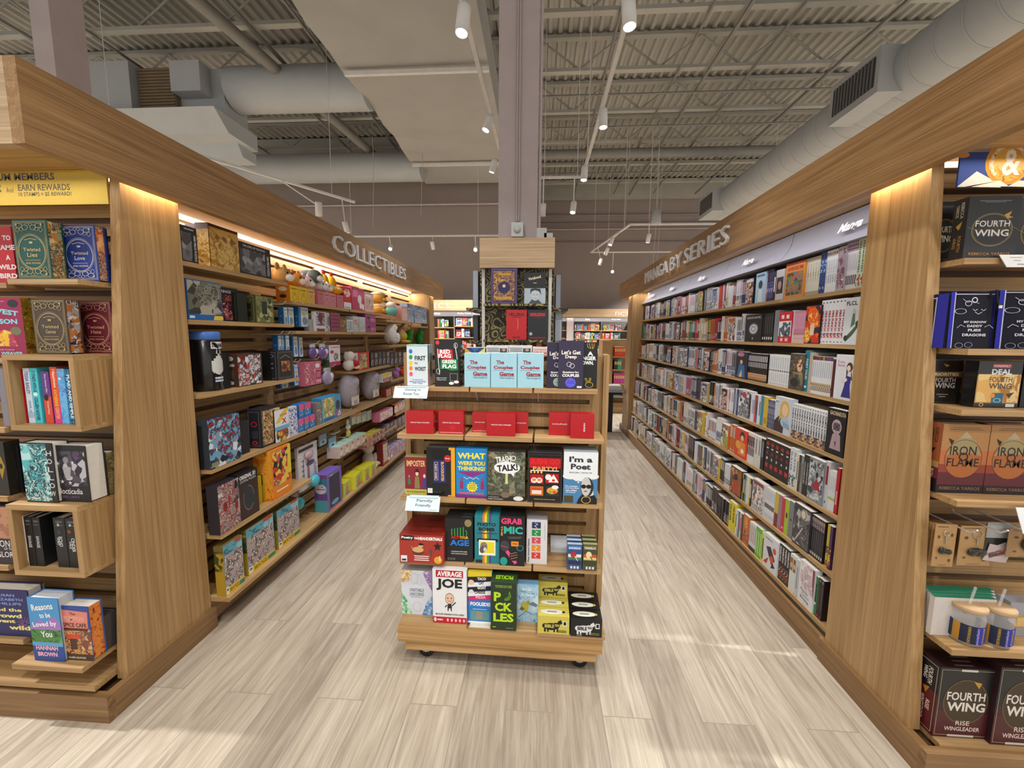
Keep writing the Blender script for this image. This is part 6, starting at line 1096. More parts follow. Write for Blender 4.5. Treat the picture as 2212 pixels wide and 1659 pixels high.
for bi, zz in ((3, zl+.16), (4, zl+.16)):
    oo = BAYL[bi].location; mb = MB(); mb.box(lfront(zz)-.235, lfront(zz)-.02, BAYS[bi]+.02, BAYS[bi+1]-.02, zz-.022, zz, mat='shelf_y'); mb.v = [tuple(Vector(v)-oo) for v in mb.v]; mb.build('shelf', BAYL[bi])
for i, (x0, x1, c) in enumerate(((834, 846, '#8a2a24'), (848, 856, '#c87a4a'), (857, 866, '#d88a3a'), (868, 877, '#a84a34'))):
    LA(x0, x1, 835, zl, .06, c, {'f': [('b', .1, .1, .9, .9, busy([c, '#e8c08a', '#5a2a20'], 60, 1, seed=56+i))]}, f'reddish small toy box at the far end of the long shelf, {["first", "second", "third", "fourth"][i]}', h=.085, group='reddish boxes at the far end of the long shelf')
# lower rows
zk = LROWS[3][3]
for i, (x0, x1, yt, c, lb) in enumerate(((820, 854, 886, '#d87a9a', 'pink patterned gift box'), (848, 862, 872, '#e07a2a', 'orange gift box'), (862, 872, 868, '#d8a08a', 'salmon gift box'), (872, 879, 866, '#c8ccd8', 'pale grey gift box'))):
    LA(x0, x1, yt, LROWS[4][3]+.17, .08, c, {'f': [('b', .05, .1, .95, .9, busy([c, '#f0e0e0', c, '#8a5a6a'], 60, .6, seed=60+i))]}, f'{lb} on the low far shelf', name='gift_box', h=.10)
zz = LROWS[4][3]+.17
for bi in (3, 4):
    oo = BAYL[bi].location; mb = MB(); mb.box(lfront(zz)-.235, lfront(zz), BAYS[bi]+.02, BAYS[bi+1]-.02, zz-.022, zz, mat='shelf_y'); mb.v = [tuple(Vector(v)-oo) for v in mb.v]; mb.build('shelf', BAYL[bi])
zq = LROWS[2][3]
for i in range(5):
    x0 = 731+i*12.2; LA(x0, x0+11.4, 930-i*1.5, zq, .1, '#d8c4b8', {'f': [('e', .5, .75, .2, .08, '#8a6a5a'), ('e', .5, .35, .3, .2, '#ecdcd0'), ('r', .2, .05, .8, .12, '#5a4a4a')]}, f'small beige rabbit-print box in the low row, {["first", "second", "third", "fourth", "fifth"][i]} from its near end', name='gift_box', h=.095, group='small beige rabbit-print boxes', top='#b8dcd0')
for i in range(4):
    x0 = 788+i*11.2; LA(x0, x0+10.6, 903-i, zk, .1, '#c87a8a', {'f': [('r', .05+.3*(j % 3), .05+.3*(j//3), .3+.3*(j % 3), .3+.3*(j//3), ('#3a2a4a', '#e8c0c8', '#d88a5a')[(j+i) % 3]) for j in range(9)]}, f'chequered pink and purple cube box on the low shelf, {["first", "second", "third", "fourth"][i]}', name='gift_box', h=.10, group='chequered cube boxes', top='#d8d24a')
for i in range(4):
    x0 = 760+i*11; hang(x0, x0+10, 893-i*2, 917-i*3, -1.66, '#b8c8b8', {'f': [('r', 0, .7, 1, 1, ('#c87a3a', '#d8923a', '#8ab0b8', '#c8d0d8')[i]), ('b', .1, .1, .9, .6, busy(['#b8c8b8', '#dce8dc', '#8aa08a'], 60, .5))]}, f'small green-grey hanging pouch over the beige boxes, {["first", "second", "third", "fourth"][i]}', name='hanging_pouch', d=.02, group='green-grey hanging pouches')
plush('plush_toy', 'small white rabbit plush keychain hanging from a peg', -1.66, 743, .60, [('body', (0, 0, .03), (.02, .025, .035), '#d8c45a'), ('head', (0, 0, .085), (.022, .028, .025), '#ece8e0'), ('ear', (0, -.012, .125), (.007, .008, .028), '#ece8e0'), ('ear', (0, .012, .125), (.007, .008, .028), '#ece8e0')])
for px, py in ((760, 886), (745, 902), (735, 935), (750, 945)): peg(BAYL[2], -1.88, -1.62, px, py)
# bottom shelf of bays two and three
OT = {'f': [('r', 0, .0, 1, 1, '#d4d4d8'), ('r', .06, .88, .8, .95, '#2a2a30'), ('e', .55, .76, .28, .08, '#b89aa8'), ('r', .44, .2, .56, .74, '#a86a74'), ('e', .62, .55, .22, .06, '#5a4a80'), (T, 'unicorn', .84, .3, .16, .42, '#2a3a5a', 90, .01)] + [(T, c, .22, .72-.1*i, .14, .07, '#1c1c20', 0, .02) for i, c in enumerate(('T', 'A', 'Z', '-', '7'))]}
OT['f'] = [o for o in OT['f'] if not (o[0] == 't' and o[1] in ('T', 'A', 'Z', '-', '7'))] + [('r', .15, .66-.11*i, .30, .675-.11*i, '#1c1c20') for i in range(5)] + [('r', .24, .60-.11*i, .27, .70-.11*i, '#1c1c20') for i in range(5)]
def ota(x0, x1, yt, yb, X, label, group):
    zb_ = zat((x0+x1)/2, yb, X); a = atX(x0, yt, X).y; b_ = atX(x1, yt, X).y; h = zat((x0+x1)/2, yt, X)-zb_
    t = thing('musical_toy_pack', label, 'toy', (X, (a+b_)/2, zb_), (0, 0, rad(90)), group)
    carton('backing_card', b_-a, h, .02, '#c8c8cc', OT, parent=t, cat=None)
    mb = MB(); mb.ball((.01, -.035, h*.15), (.05, .035, .045), '#4ab4c8', 'gloss'); mb.build('toy_head', t)
    mb = MB(); mb.ball((0, -.012, h*.76), (.05, .014, .03), '#c0a4b0', 'gloss'); mb.build('toy_tail', t)
ota(641, 684, 960, 1056, -1.655, 'white hanging musical toy pack with a turquoise round head, upper one', 'white musical toy packs')
ota(618, 645, 1066, 1094, -1.70, 'white hanging musical toy pack, lower one behind the crowd puzzle', 'white musical toy packs')
for px, py in ((684, 958), (662, 990), (729, 938)): peg(BAYL[1], -1.86, -1.60, px, py)
LA(703, 736, 962, Z6, .10, '#7a62b8', {'f': [('r', .14, .06, .86, .9, '#2a2444'), ('e', .5, .16, .25, .06, '#5ab4d0'), ('r', .1, .01, .9, .05, '#d06ab0'), ('e', .3, .92, .12, .02, '#8ac8e0')], 'l': [('r', 0, 0, 1, .32, '#4a9aa8'), ('r', 0, .32, 1, .5, '#6a4a88'), ('r', 0, .5, 1, .9, '#3f7f98'), ('r', 0, .9, 1, 1, '#7a4a78'), ('e', .5, .62, .45, .13, '#c8c8d4'), ('r', .1, .60, .9, .63, '#b85a6a'), ('e', .6, .68, .06, .018, '#4a4a80')]}, 'tall purple and teal window box on the bottom shelf', name='toy_box', back=.01, h=.29)
for i, (x0, x1, yt, yb) in enumerate(((690, 706, 938, 962), (711, 727, 944, 968))): hang(x0, x1, yt, yb, -1.66, '#7aa0bc', {'f': [('r', .1, .1, .9, .5, '#a8c4d8'), ('e', .5, .3, .2, .12, '#3a4a5a')]}, f'small steel blue hanging tag above the tall purple box, {("first", "second")[i]}', name='hanging_tag', d=.008, group='steel blue hanging tags')
YG = {'f': [('r', .05, .05, .95, .95, '#a8d86a'), ('e', .5, .42, .26, .2, '#e8861e'), ('e', .40, .70, .07, .16, '#e8861e'), ('e', .60, .70, .07, .16, '#e8861e'), ('e', .5, .14, .36, .1, '#9a7ac8')]}
for i, (x0, x1, yt) in enumerate(((741, 756, 1004), (764, 784, 1000), (787, 799, 994), (801, 813, 990))):
    LA(x0, x1, yt, Z6, .12, '#e4dc3a', YG, f'yellow-green rabbit print box on the bottom shelf, {["first", "second, angled forward", "third", "fourth"][i]}', name='gift_box', back=.03-.01*i, h=.115, group='yellow-green rabbit print boxes', tiltz=(0, 8, 0, 0)[i])
for px, w, X in ((786, 'sitting sideways', -1.70), (815, 'facing away', -1.66)):
    plush('plush_toy', f'large white plush rabbit on the bottom shelf, {w}', X, px, Z6, [('body', (0, 0, .07), (.06, .07, .08), '#dcd6ca'), ('head', (.0, 0, .19), (.06, .065, .06), '#e6e0d6'), ('ear', (0, -.025, .255), (.018, .02, .05), '#dcd6ca'), ('ear', (0, .03, .255), (.018, .02, .05), '#dcd6ca'), ('foot', (.06, -.04, .02), (.05, .03, .025), '#e8e4dc'), ('foot', (.06, .04, .02), (.05, .03, .025), '#e8e4dc'), ('arm', (.05, .06, .08), (.025, .02, .045), '#e2dcd2')], 'large white plush rabbits', mat='fabric')
LA(826, 838, 940, Z6, .06, '#7a1f1c', {'f': [('b', .1, .1, .9, .9, busy(['#1c1a1a', '#e8e0d8', '#a82a24', '#c8923a'], 50, 1, seed=70)), ('r', 0, 0, 1, .1, '#c8202c')]}, 'dark red tall box behind the white rabbits', name='gift_box', h=.24)
LA(840, 862, 948, Z6, .12, '#d8c4d4', {'f': [('b', .02, .1, .98, .9, busy(['#e4d8e0', '#b88aa8', '#f0e8ee', '#8a7a9a'], 50, .8, seed=71))], 't': [('b', 0, 0, 1, 1, busy(['#8a6ab0', '#e0d8ec', '#a88ac8'], 30, .6, seed=72))]}, 'pink and violet patterned storage box at the far bottom shelf', name='gift_box', h=.12)
LA(863, 886, 944, Z6, .12, '#d8c4d4', {'f': [('b', .02, .1, .98, .9, busy(['#e4d8e0', '#b88aa8', '#f0e8ee', '#8a7a9a'], 50, .8, seed=71))], 't': [('b', 0, 0, 1, 1, busy(['#8a6ab0', '#e0d8ec', '#a88ac8'], 30, .6, seed=72))]}, 'second pink and violet patterned box, nearer the far end panel', name='gift_box', h=.12)
for i in range(6):
    x0 = 826+i*8.5; LA(x0, x0+7.8, 915-i*2, LROWS[4][3], .08, ('#4a3a4a', '#7a6a8a', '#3a3038', '#8a3a3c', '#5a5a6a', '#6a4a5a')[i], {'f': [('b', .1, .1, .9, .9, busy(['#3a3440', '#8a7a9a', '#5a3a4a'], 60, 1, seed=73))]}, f'dark mystery box in the far low row, {["first", "second", "third", "fourth", "fifth", "sixth"][i]} along', name='gift_box', h=.11, group='dark mystery boxes in the far low row')
# ---------------------------------------------------------------- endcap of the manga side
XS = 1.395
RZ = {1: 1.765, 2: 1.468, 3: 1.268, 4: .965, 5: .467, 6: .118}
RY = {1: 1.496, 2: 1.445, 3: 1.44, 4: 1.414, 5: 1.365, 6: 1.361}
for k in RZ: shelf_part(partR, XS, 2.45, RY[k], (1.635, 1.61, 1.60, 1.575, 1.535, 1.50)[k-1], RZ[k])
mb = MB(); mb.box(XS, 2.45, 1.40, 1.52, .085, .097, mat='slot_dark'); partR('base_shelf', mb)
FW = [('o', .5, .46, .40, .27, .05, '#8a7a4a'), ('o', .5, .46, .37, .25, .02, '#8a7a4a'), ('b', .22, .36, .78, .62, busy(['#1e2022', '#2e2c26', '#24262a', '#4a4432'], 70, 2, seed=80)), (T, 'FOURTH', .5, .56, .66, .10, '#e8e4dc', 0, .01), (T, 'WING', .5, .41, .66, .11, '#e8e4dc', 0, .02), ('p', [(.70, .70), (.84, .76), (.80, .68), (.88, .66), (.76, .64)], '#c8a04a'), ('l', [(.02, .50), (.12, .48), (.2, .44)], .008, '#9a8a5a'), ('l', [(.82, .48), (.9, .50), (.99, .47)], .008, '#9a8a5a'), ('r', .2, .92, .8, .93, '#8a8a8a'), ('r', .3, .90, .7, .907, '#8a8a8a')]
BK(2020, 2078, 436, RY[1]+.09, RZ[1], .045, '#24262a', {'f': FW+[(T, 'REBECCA YARROS', .5, .07, .8, .045, '#a87a4a')]}, 'black dragon fantasy book set back next to the pier on the top shelf', page_side='r')
BK(2096, 2209, 424, RY[1]+.01, RZ[1], .05, '#24262a', {'f': FW+[(T, 'REBECCA YARROS', .5, .07, .8, .045, '#a87a4a')], 'l': [(T, 'REBECCA', .62, .80, .22, .26, '#d8d4c8', -90, .01), (T, 'YARROS', .30, .80, .22, .2, '#d8d4c8', -90, .01), ('p', [(.3, .55), (.7, .62), (.6, .52), (.5, .48)], '#c8a04a'), (T, 'FOURTH', .62, .25, .22, .26, '#c89a5a', -90, .01), (T, 'WING', .30, .27, .22, .18, '#c89a5a', -90, .01)]}, 'black dragon fantasy book with a gilt ring, standing forward on the top shelf', page_side='r')
BK(2206, 2300, 428, RY[1]+.075, RZ[1], .045, '#24262a', {'f': FW}, 'black dragon fantasy book cut by the picture edge on the top shelf', page_side='r')
mb = MB(); a = atY(2166, 549, RY[1]-.012); b_ = atY(2240, 577, RY[1]-.03)
mb.prism([(0, 0), (.028, a.z-b_.z), (.03, a.z-b_.z), (.002, 0)], 'x', 0, b_.x-a.x, '#d8dadc'); fr = Face(mb, (0, 0, 0), (b_.x-a.x, 0, 0), (0, .028, a.z-b_.z)); fr.draw([('r', .3, .75, .7, .8, '#8a8a8a'), ('r', .35, .5, .6, .55, '#8a8a8a'), ('r', .4, .2, .9, .26, '#6a6a6a')]); mb.build('shelf_sign', None, 'small white shelf sign clipped under the black dragon books', 'sign', None, None, (a.x, b_.y, b_.z))
mb = MB(); a = atY(2195, 1079, RY[4]-.012); mb.prism([(0, 0), (.03, .075), (.032, .075), (.002, 0)], 'x', 0, .1, '#d8dadc'); mb.build('shelf_sign', None, 'white shelf sign clipped under the sunset covered books', 'sign', None, None, (a.x, RY[4]-.045, RZ[4]-.085))
# blue star bags
BGS = [('o', .62, .86, .05, .05, .3, '#d8dce8'), ('l', [(.42, .88), (.5, .82), (.58, .84), (.7, .80)], .01, '#b8bccc'), ('o', .52, .80, .06, .05, .2, '#b8bccc'), ('o', .40, .66, .10, .05, .12, '#b8bccc'), ('l', [(.60, .70), (.64, .67), (.68, .70)], .012, '#c8ccd8'), ('l', [(.74, .70), (.78, .67), (.82, .70)], .012, '#c8ccd8'), ('l', [(.64, .65), (.70, .61), (.76, .65)], .012, '#c8ccd8'),
       (T, 'MY SHADOW', .66, .47, .38, .04, '#c8c8d4', 0, .04), (T, 'DADDY', .66, .40, .26, .045, '#c8c8d4', 0, .04), (T, 'FLIES', .66, .325, .22, .045, '#c8c8d4', 0, .04), (T, 'DRAGONS', .66, .24, .40, .05, '#c8c8d4', 0, .04), ('l', [(.36, .36), (.42, .42), (.5, .38)], .01, '#b8bccc'), ('l', [(.82, .38), (.9, .42), (.97, .36)], .01, '#b8bccc'), ('o', .42, .05, .07, .05, .15, '#8a8ea8'), ('o', .58, .06, .07, .05, .15, '#8a8ea8')]
def sh(o_):
    q = lambda u: (u-.30)/.70*.9+.1; k = 1.28
    return (o_[0], o_[1], q(o_[2]), o_[3], o_[4]*k)+tuple(o_[5:]) if o_[0] == 't' else (o_[0], q(o_[1]), o_[2], o_[3]*k)+tuple(o_[4:]) if o_[0] == 'o' else ('l', [(q(a_), b_) for a_, b_ in o_[1]], o_[2], o_[3])
def bag(x0, x1, yt, label, dx):
    Y = 1.503; a = atY(x0, yt, Y); b_ = atY(x1, yt, Y); w = b_.x-a.x; h = a.z-RZ[2]
    t = thing('tote_bag', label, 'bag', ((a.x+b_.x)/2, Y, RZ[2]+.001), (0, 0, 0), 'black and blue star print bags')
    mb = MB(); n = 12; pr = []
    for i in range(n+1):
        u = -1+2*i/n; bul = .012*(1-u*u); pr.append((u*w/2, -bul))
    for (xa, ya), (xb, yb) in zip(pr, pr[1:]):
        wob = lambda x: h*(1+.012*math.sin(x*40))
        mb.face([(xa, ya, 0), (xb, yb, 0), (xb, yb+.006, wob(xb)), (xa, ya+.006, wob(xa))], '#0e1020', 'fabric', True)
        mb.face([(xa, ya+.006, wob(xa)), (xb, yb+.006, wob(xb)), (xb, .10, wob(xb)*.97), (xa, .10, wob(xa)*.97)], '#22228a', 'fabric', True)
    mb.face([(-w/2, .10, 0), (-w/2, 0, 0), (-w/2, .006, h), (-w/2, .10, h*.97)], '#0c0e1a', 'fabric'); mb.face([(w/2, 0, 0), (w/2, .10, 0), (w/2, .10, h*.97), (w/2, .006, h)], '#0c0e1a', 'fabric'); mb.face([(w/2, .10, 0), (-w/2, .10, 0), (-w/2, .10, h*.97), (w/2, .10, h*.97)], '#0c0e1a', 'fabric')
    fr = Face(mb, (-w/2, -.0125, 0), (w, 0, 0), (0, .006, h), 'fabric'); fr.draw([('r', 0, .0, .08, 1, '#2a2aa0'), ('r', .08, .0, .1, 1, '#b8bcd8'), ('r', .1, .955, .97, .97, '#b8bcd8')]+[sh(o_) for o_ in BGS])
    fl = Face(mb, (-w/2-.0005, .10, 0), (0, -.10, 0), (0, 0, h*.98), 'fabric'); fl.draw([('r', .62, 0, 1, 1, '#2a2aa0'), ('r', .56, .03, .60, .95, '#b8bcd8'), ('r', .1, .92, .56, .94, '#b8bcd8'), (T, 'GROWING BATTLE BAG', .3, .48, .14, .80, '#c8ccd8', -90, .02)])
    mb.build('bag_body', t)
    mb = MB(); mb.tube([(w*.32, -.004, h*.95), (w*.36, -.02, h*1.02), (w*.46, -.01, h*.9), (w*.44, -.018, h*.78)], .004, '#14142a', 'fabric', 6); mb.build('strap', t)
    mb = MB(); mb.box(w*.40, w*.49, -.026, -.022, h*.70, h*.80, '#16161a'); mb.box(w*.41, w*.48, -.028, -.026, h*.71, h*.76, '#e0e0e0'); mb.build('price_tag', t)
bag(2052, 2152, 632, 'dark blue star print bag beside the pier on the second shelf', 0); bag(2156, 2290, 628, 'dark blue star print bag cut by the picture edge on the second shelf', 0)
# tins / games
Y3 = RY[3]+.012
carton_args = dict(mat='gloss')
BX(2010, 2083, 776, Y3+.02, RZ[3], .06, '#26221e', {'f': [('f', .04, .03, .96, .97, .01, '#4a4438'), ('r', 0, .60, 1, .72, '#7a5a2a'), (T, 'PRIORITIES', .5, .66, .8, .07, '#d8ccb8', 0, .03), (T, 'FOURTH', .52, .53, .6, .10, '#c8c0b8', 0, .01), (T, 'WING', .52, .41, .6, .12, '#c8c0b8', 0, .02), ('p', [(.4, .9), (.6, .86), (.5, .82)], '#a8823a'), ('r', .3, .20, .65, .215, '#a8a298'), ('r', .38, .15, .58, .165, '#a8a298'), ('o', .08, .06, .05, .035, .3, '#b8863a')]}, 'dark brown party game box with a bronze band on the third shelf', 'game_box', 'game', mat='gloss')
BX(2116, 2212, 781, Y3+.04, RZ[3], .045, '#b88a4a', {'f': [('r', 0, .70, 1, 1, '#1b1a1c'), ('b', .02, .12, .98, .72, busy(['#c89a5a', '#e0c080', '#a8702a', '#d8a85a'], 14, 1, seed=81)), ('r', .32, .86, .74, .94, '#b82a3a'), (T, 'MONOPOLY', .53, .90, .38, .05, '#f0d8d8', 0, .04), (T, 'DEAL', .54, .775, .46, .12, '#d8dce4', 0, .08), (T, 'FOURTH', .54, .61, .52, .11, '#4a3a24', 0, .01), (T, 'WING', .54, .47, .52, .12, '#4a3a24', 0, .02), ('r', .38, .02, .64, .32, '#1f5a72'), ('o', .51, .16, .09, .05, .3, '#7ab8c8'), ('e', .40, .26, .05, .05, '#d8902a'), ('p', [(.7, .30), (.88, .34), (.78, .22)], '#2a2018'), ('r', 0, 0, 1, .10, '#17161a'), ('o', .16, .06, .05, .04, .3, '#d8a23a'), ('r', .72, .02, .92, .09, '#c8c8c8')]}, 'golden card game box with a black top on the third shelf', 'game_box', 'game', mat='gloss', side='#232225')
BX(2216, 2290, 783, Y3+.05, RZ[3], .06, '#1b1a1c', {}, 'black game box at the picture edge on the third shelf', 'game_box', 'game')
# sunset books
SUN = [('r', 0, .62, 1, 1, '#a87a48'), ('r', 0, .42, 1, .62, '#b5683a'), ('r', 0, .30, 1, .42, '#8a3a28'), ('r', 0, .12, 1, .30, '#5a1f2a'), ('r', 0, 0, 1, .12, '#1b1822'), ('e', .5, .5, .40, .28, '#a8602c'), ('p', [(.12, .55), (.3, .78), (.5, .84), (.7, .78), (.88, .55), (.5, .6)], '#9a8a60'), ('p', [(.36, .80), (.5, .90), (.64, .80)], '#a89a78'), ('o', .5, .5, .40, .28, .02, '#3a2418'), (T, 'IRON', .48, .62, .56, .13, '#201610', 0, .01), (T, 'FLAME', .5, .45, .68, .12, '#201610', 0, .01), ('p', [(.14, .80), (.26, .76), (.22, .70), (.18, .74)], '#201610'), ('o', .5, .53, .10, .06, .3, '#201610'), (T, 'REBECCA YARROS', .5, .07, .86, .045, '#8a6248', 0, .02), ('r', .2, .945, .8, .95, '#4a3420'), ('r', .15, .92, .85, .925, '#4a3420')]
Y4r = 1.489
SPN = {'l': [('r', 0, .45, 1, 1, '#9a5432'), ('r', 0, .33, 1, .45, '#a88a50'), ('r', 0, .2, 1, .36, '#6a2430'), ('r', 0, 0, 1, .2, '#17161c'), (T, 'REBECCA', .66, .82, .22, .22, '#4a2a1a', -90), (T, 'YARROS', .36, .82, .22, .18, '#4a2a1a', -90), ('p', [(.3, .62), (.7, .64), (.5, .56)], '#201410'), (T, 'IRON', .62, .27, .2, .12, '#d8ccc0', -90), (T, 'FLAME', .38, .25, .2, .15, '#d8ccc0', -90), ('r', .35, .06, .6, .1, '#e8e4e0')]}
BK(2039, 2142, 917, Y4r, RZ[4], .055, '#5a2a22', {'f': SUN, **SPN}, 'sunset coloured fantasy book beside the pier on the fourth shelf', page_side='r')
BK(2143, 2246, 919, Y4r, RZ[4], .055, '#5a2a22', {'f': SUN}, 'sunset coloured fantasy book cut by the picture edge on the fourth shelf', page_side='r')
BK(2039, 2142, 919, Y4r+.06, RZ[4], .05, '#5a2a22', {'f': [], **SPN}, 'sunset coloured fantasy book standing behind the one beside the pier', page_side='r')
# peg hooks and keychain cards
zk2 = .79
def rhook(px, py, y1):
    p_ = atY(px, py, y1); o = Vector(ECR.location); mb = MB(); mb.tube([Vector((p_.x, 1.585, p_.z+.012))-o, Vector((p_.x, 1.575, p_.z))-o, Vector((p_.x, y1+.02, p_.z))-o, Vector((p_.x, y1, p_.z+.018))-o], .003, mat='white_metal', n=6); mb.build('peg_hook', ECR); return p_
for px, py in ((2110, 1157), (2176, 1157), (2225, 1150)): rhook(px, py, 1.40)
def card(x0, x1, yt, yb, Y, label, deco, group, col='#b08a5a', rz=0):
    a = atY(x0, yt, Y); b_ = atY(x1, yb, Y); w = b_.x-a.x; h = a.z-b_.z
    t = thing('keychain_card', label, 'keychain', ((a.x+b_.x)/2, Y, b_.z), (0, 0, rad(rz)), group)
    carton('backing_card', w, h, .0015, col, {'f': [('r', .1, .93, .6, .95, '#6a4a2a'), ('e', .2, .7, .06, .04, '#5a3f22'), ('e', .8, .75, .06, .04, '#5a3f22'), ('e', .2, .2, .05, .03, '#6a4a2a'), ('e', .8, .15, .06, .04, '#5a3f22'), ('r', .3, .03, .7, .04, '#6a4a2a')]}, parent=t, cat=None)
    if deco:
        mb = MB(); c = (0, -.004, h*.80); mb.tube([(w*.14*math.cos(k*.7), -.004, h*.80+w*.14*math.sin(k*.7)) for k in range(10)], .0012, mat='chrome', n=5); mb.tube([(0, -.004, h*.72), (0, -.005, h*.55)], .002, mat='chrome', n=5); mb.build('key_ring', t)
        mb = MB()
        for u, v, ru, rv in deco: mb.ball((u*w, -.006, v*h), (ru*w, .006, rv*h), '#1b1a1c', 'gloss', n=12, m=8)
        mb.build('charm', t)
DR = [(0, .38, .32, .05), (-.15, .40, .16, .08), (.18, .37, .14, .06)]; DK = [(-.10, .36, .17, .10), (.12, .34, .20, .09), (0, .40, .18, .06)]
for i in range(6): card(1990+i*6.5, 2024+i*6.5, 1124+i*1.6, 1212+i*2.5, 1.555-.02*i, f'brown keychain card with a dark dragon charm next to the pier, {["rearmost", "fifth from the front", "fourth from the front", "third from the front", "second from the front", "front one"][i]}', DR if i == 5 else None, 'dragon charm keychain cards')
for i in range(3): card(2069+i*3, 2132+i*3.5, 1132+i*1.5, 1217+i*3, 1.52-.025*i, f'brown keychain card with a round black charm, {["rear", "middle", "front"][i]} one on its hook', DK if i == 2 else None, 'round charm keychain cards', rz=3)
mb = MB(); a = atY(2134, 1128, 1.47); b_ = atY(2182, 1190, 1.47); w = b_.x-a.x; h = a.z-b_.z
t = thing('sticker_pack', 'clear sticker pack with a red and white jagged sticker on the middle hook', 'sticker', ((a.x+b_.x)/2, 1.47, b_.z))
mb.box(-w/2, w/2, 0, .002, .0, h, '#2a2a2c', 'gloss'); mb.box(-w/2, w/2, -.0005, 0, h*.45, h, '#a8aaac', 'gloss'); mb.build('pack', t)
mb = MB(); mb.prism([(-w*.55, -h*.35), (w*.35, -h*.42), (w*.5, 0), (w*.25, h*.32), (-.05*w, h*.2), (-w*.35, h*.25), (-w*.4, 0)], 'y', -.004, -.0025, '#c8b8b8'); f2 = Face(mb, (-w/2, -.0042, -h*.4), (w, 0, 0), (0, 0, h*.7)); f2.draw([(T, 'Xaden', .38, .42, .22, .62, '#4a1a24', -70, .03), (T, 'Team', .66, .5, .2, .5, '#8a1f2c', -70, .03)]); mb.build('sticker', t)
card(2181, 2260, 1142, 1206, 1.45, 'brown sticker card with black and white lettering at the picture edge', [(.1, .5, .3, .3)], None, '#a8845a')
# tote stack and jars
Y5 = RY[5]
for i in range(4):
    a = atY(2003+i*7, 1262, 1.50-.022*i); b_ = atY(2150+i*3, 1262, 1.50-.022*i)
    carton('folded_bag', b_.x-a.x, (.135, .138, .14, .142)[i], .018, '#cfc9c4', {'f': [('l', [(.4, .95), (.5, .6), (.62, .75)], .01, '#9a9490')]}, ((a.x+b_.x)/2, 1.50-.022*i, RZ[5]+.001), 0, f'white folded cloth bag with a green topped sleeve, {["rearmost", "third from the front", "second from the front", "front one"][i]}', 'bag', 'white folded cloth bags', mat='fabric', top='#1f7a5a')
def jar(x0, x1, yt, yb, Y, label):
    a = atY(x0, (yt+yb)/2, Y); b_ = atY(x1, (yt+yb)/2, Y); r = (b_.x-a.x)/2*.93; z0 = RZ[5]+.001
    t = thing('glass_cup', label, 'cup', ((a.x+b_.x)/2, Y, z0), (0, 0, 0), 'glass cups with bamboo lids')
    H = .118
    mb = MB(); mb.lathe([(0, 0), (r*.88, 0), (r*.96, .006), (r, .02), (r, H*.78), (r*.93, H*.9), (r*.9, H)], col='#ffffff', mat='clear_plastic', n=28); mb.build('glass_body', t)
    mb = MB(); mb.lathe([(r*.985*1.02, .012), (r*1.02, .016), (r*1.02, H*.64)], col='#1f2a4a', mat='matte', n=28)
    n = 28; cols = ['#1c2440', '#1c2440', '#2a3aa0', '#2a3aa0', '#2a3aa0', '#223050', '#223050', '#b8862a', '#1c2440', '#1c2440', '#2a3aa0', '#2a3aa0', '#223050', '#c8963a']
    k0 = 0
    for k in range(n*2): c = lin(cols[(k % n)//2]); mb.c[k] = c
    mb.build('paper_label', t)
    mb = MB()
    for (th, txt, cc, wd) in ((-125, 'IN DRAGONS WE TRUST', '#c8a03a', 1), (-98, 'violence', '#b8a0d0', 1), (-75, 'BASGIATH', '#c8a03a', 1), (-52, 'WAR COLLEGE', '#2a2010', 1)):
        vs, fs, _ = glyphs(txt, .02); mb.geo([((r*1.03)*math.cos(rad(th)+v*.0+(-v)*.16*1), (r*1.03)*math.sin(rad(th)-v*.16), H*.36-u*H*.5) for u, v in vs], fs, cc, 'matte')
    mb.build('label_text', t)
    mb = MB(); mb.lathe([(0, H+.001), (r*1.02, H+.001), (r*1.04, H+.004), (r*1.04, H+.012), (r*1.02, H+.014), (0, H+.014)], col='#c0a078', mat='matte', n=28); mb.build('bamboo_lid', t)
    mb = MB(); mb.tube([(0, 0, H+.012), (.012, 0, H+.075)], .004, '#c8d4cc', 'clear_plastic', 8); mb.build('straw', t)
jar(2058, 2122, 1290, 1380, Y5+.055, 'glass cup with blue and gold label and bamboo lid, nearer the white cloth bags')
jar(2123, 2184, 1290, 1385, Y5+.05, 'glass cup with blue and gold label and bamboo lid, nearer the picture edge')
a = atY(2186, 1270, 1.45)
carton('folded_bag', .14, .125, .05, '#9a9ca4', {'f': [('r', .15, .25, .8, .62, '#b8935a'), ('r', .2, .3, .75, .56, '#d8b878')]}, (a.x+.075, 1.45, RZ[5]+.001), 0, 'grey wrapped pack with a tan label behind the glass cups', 'bag', mat='gloss')
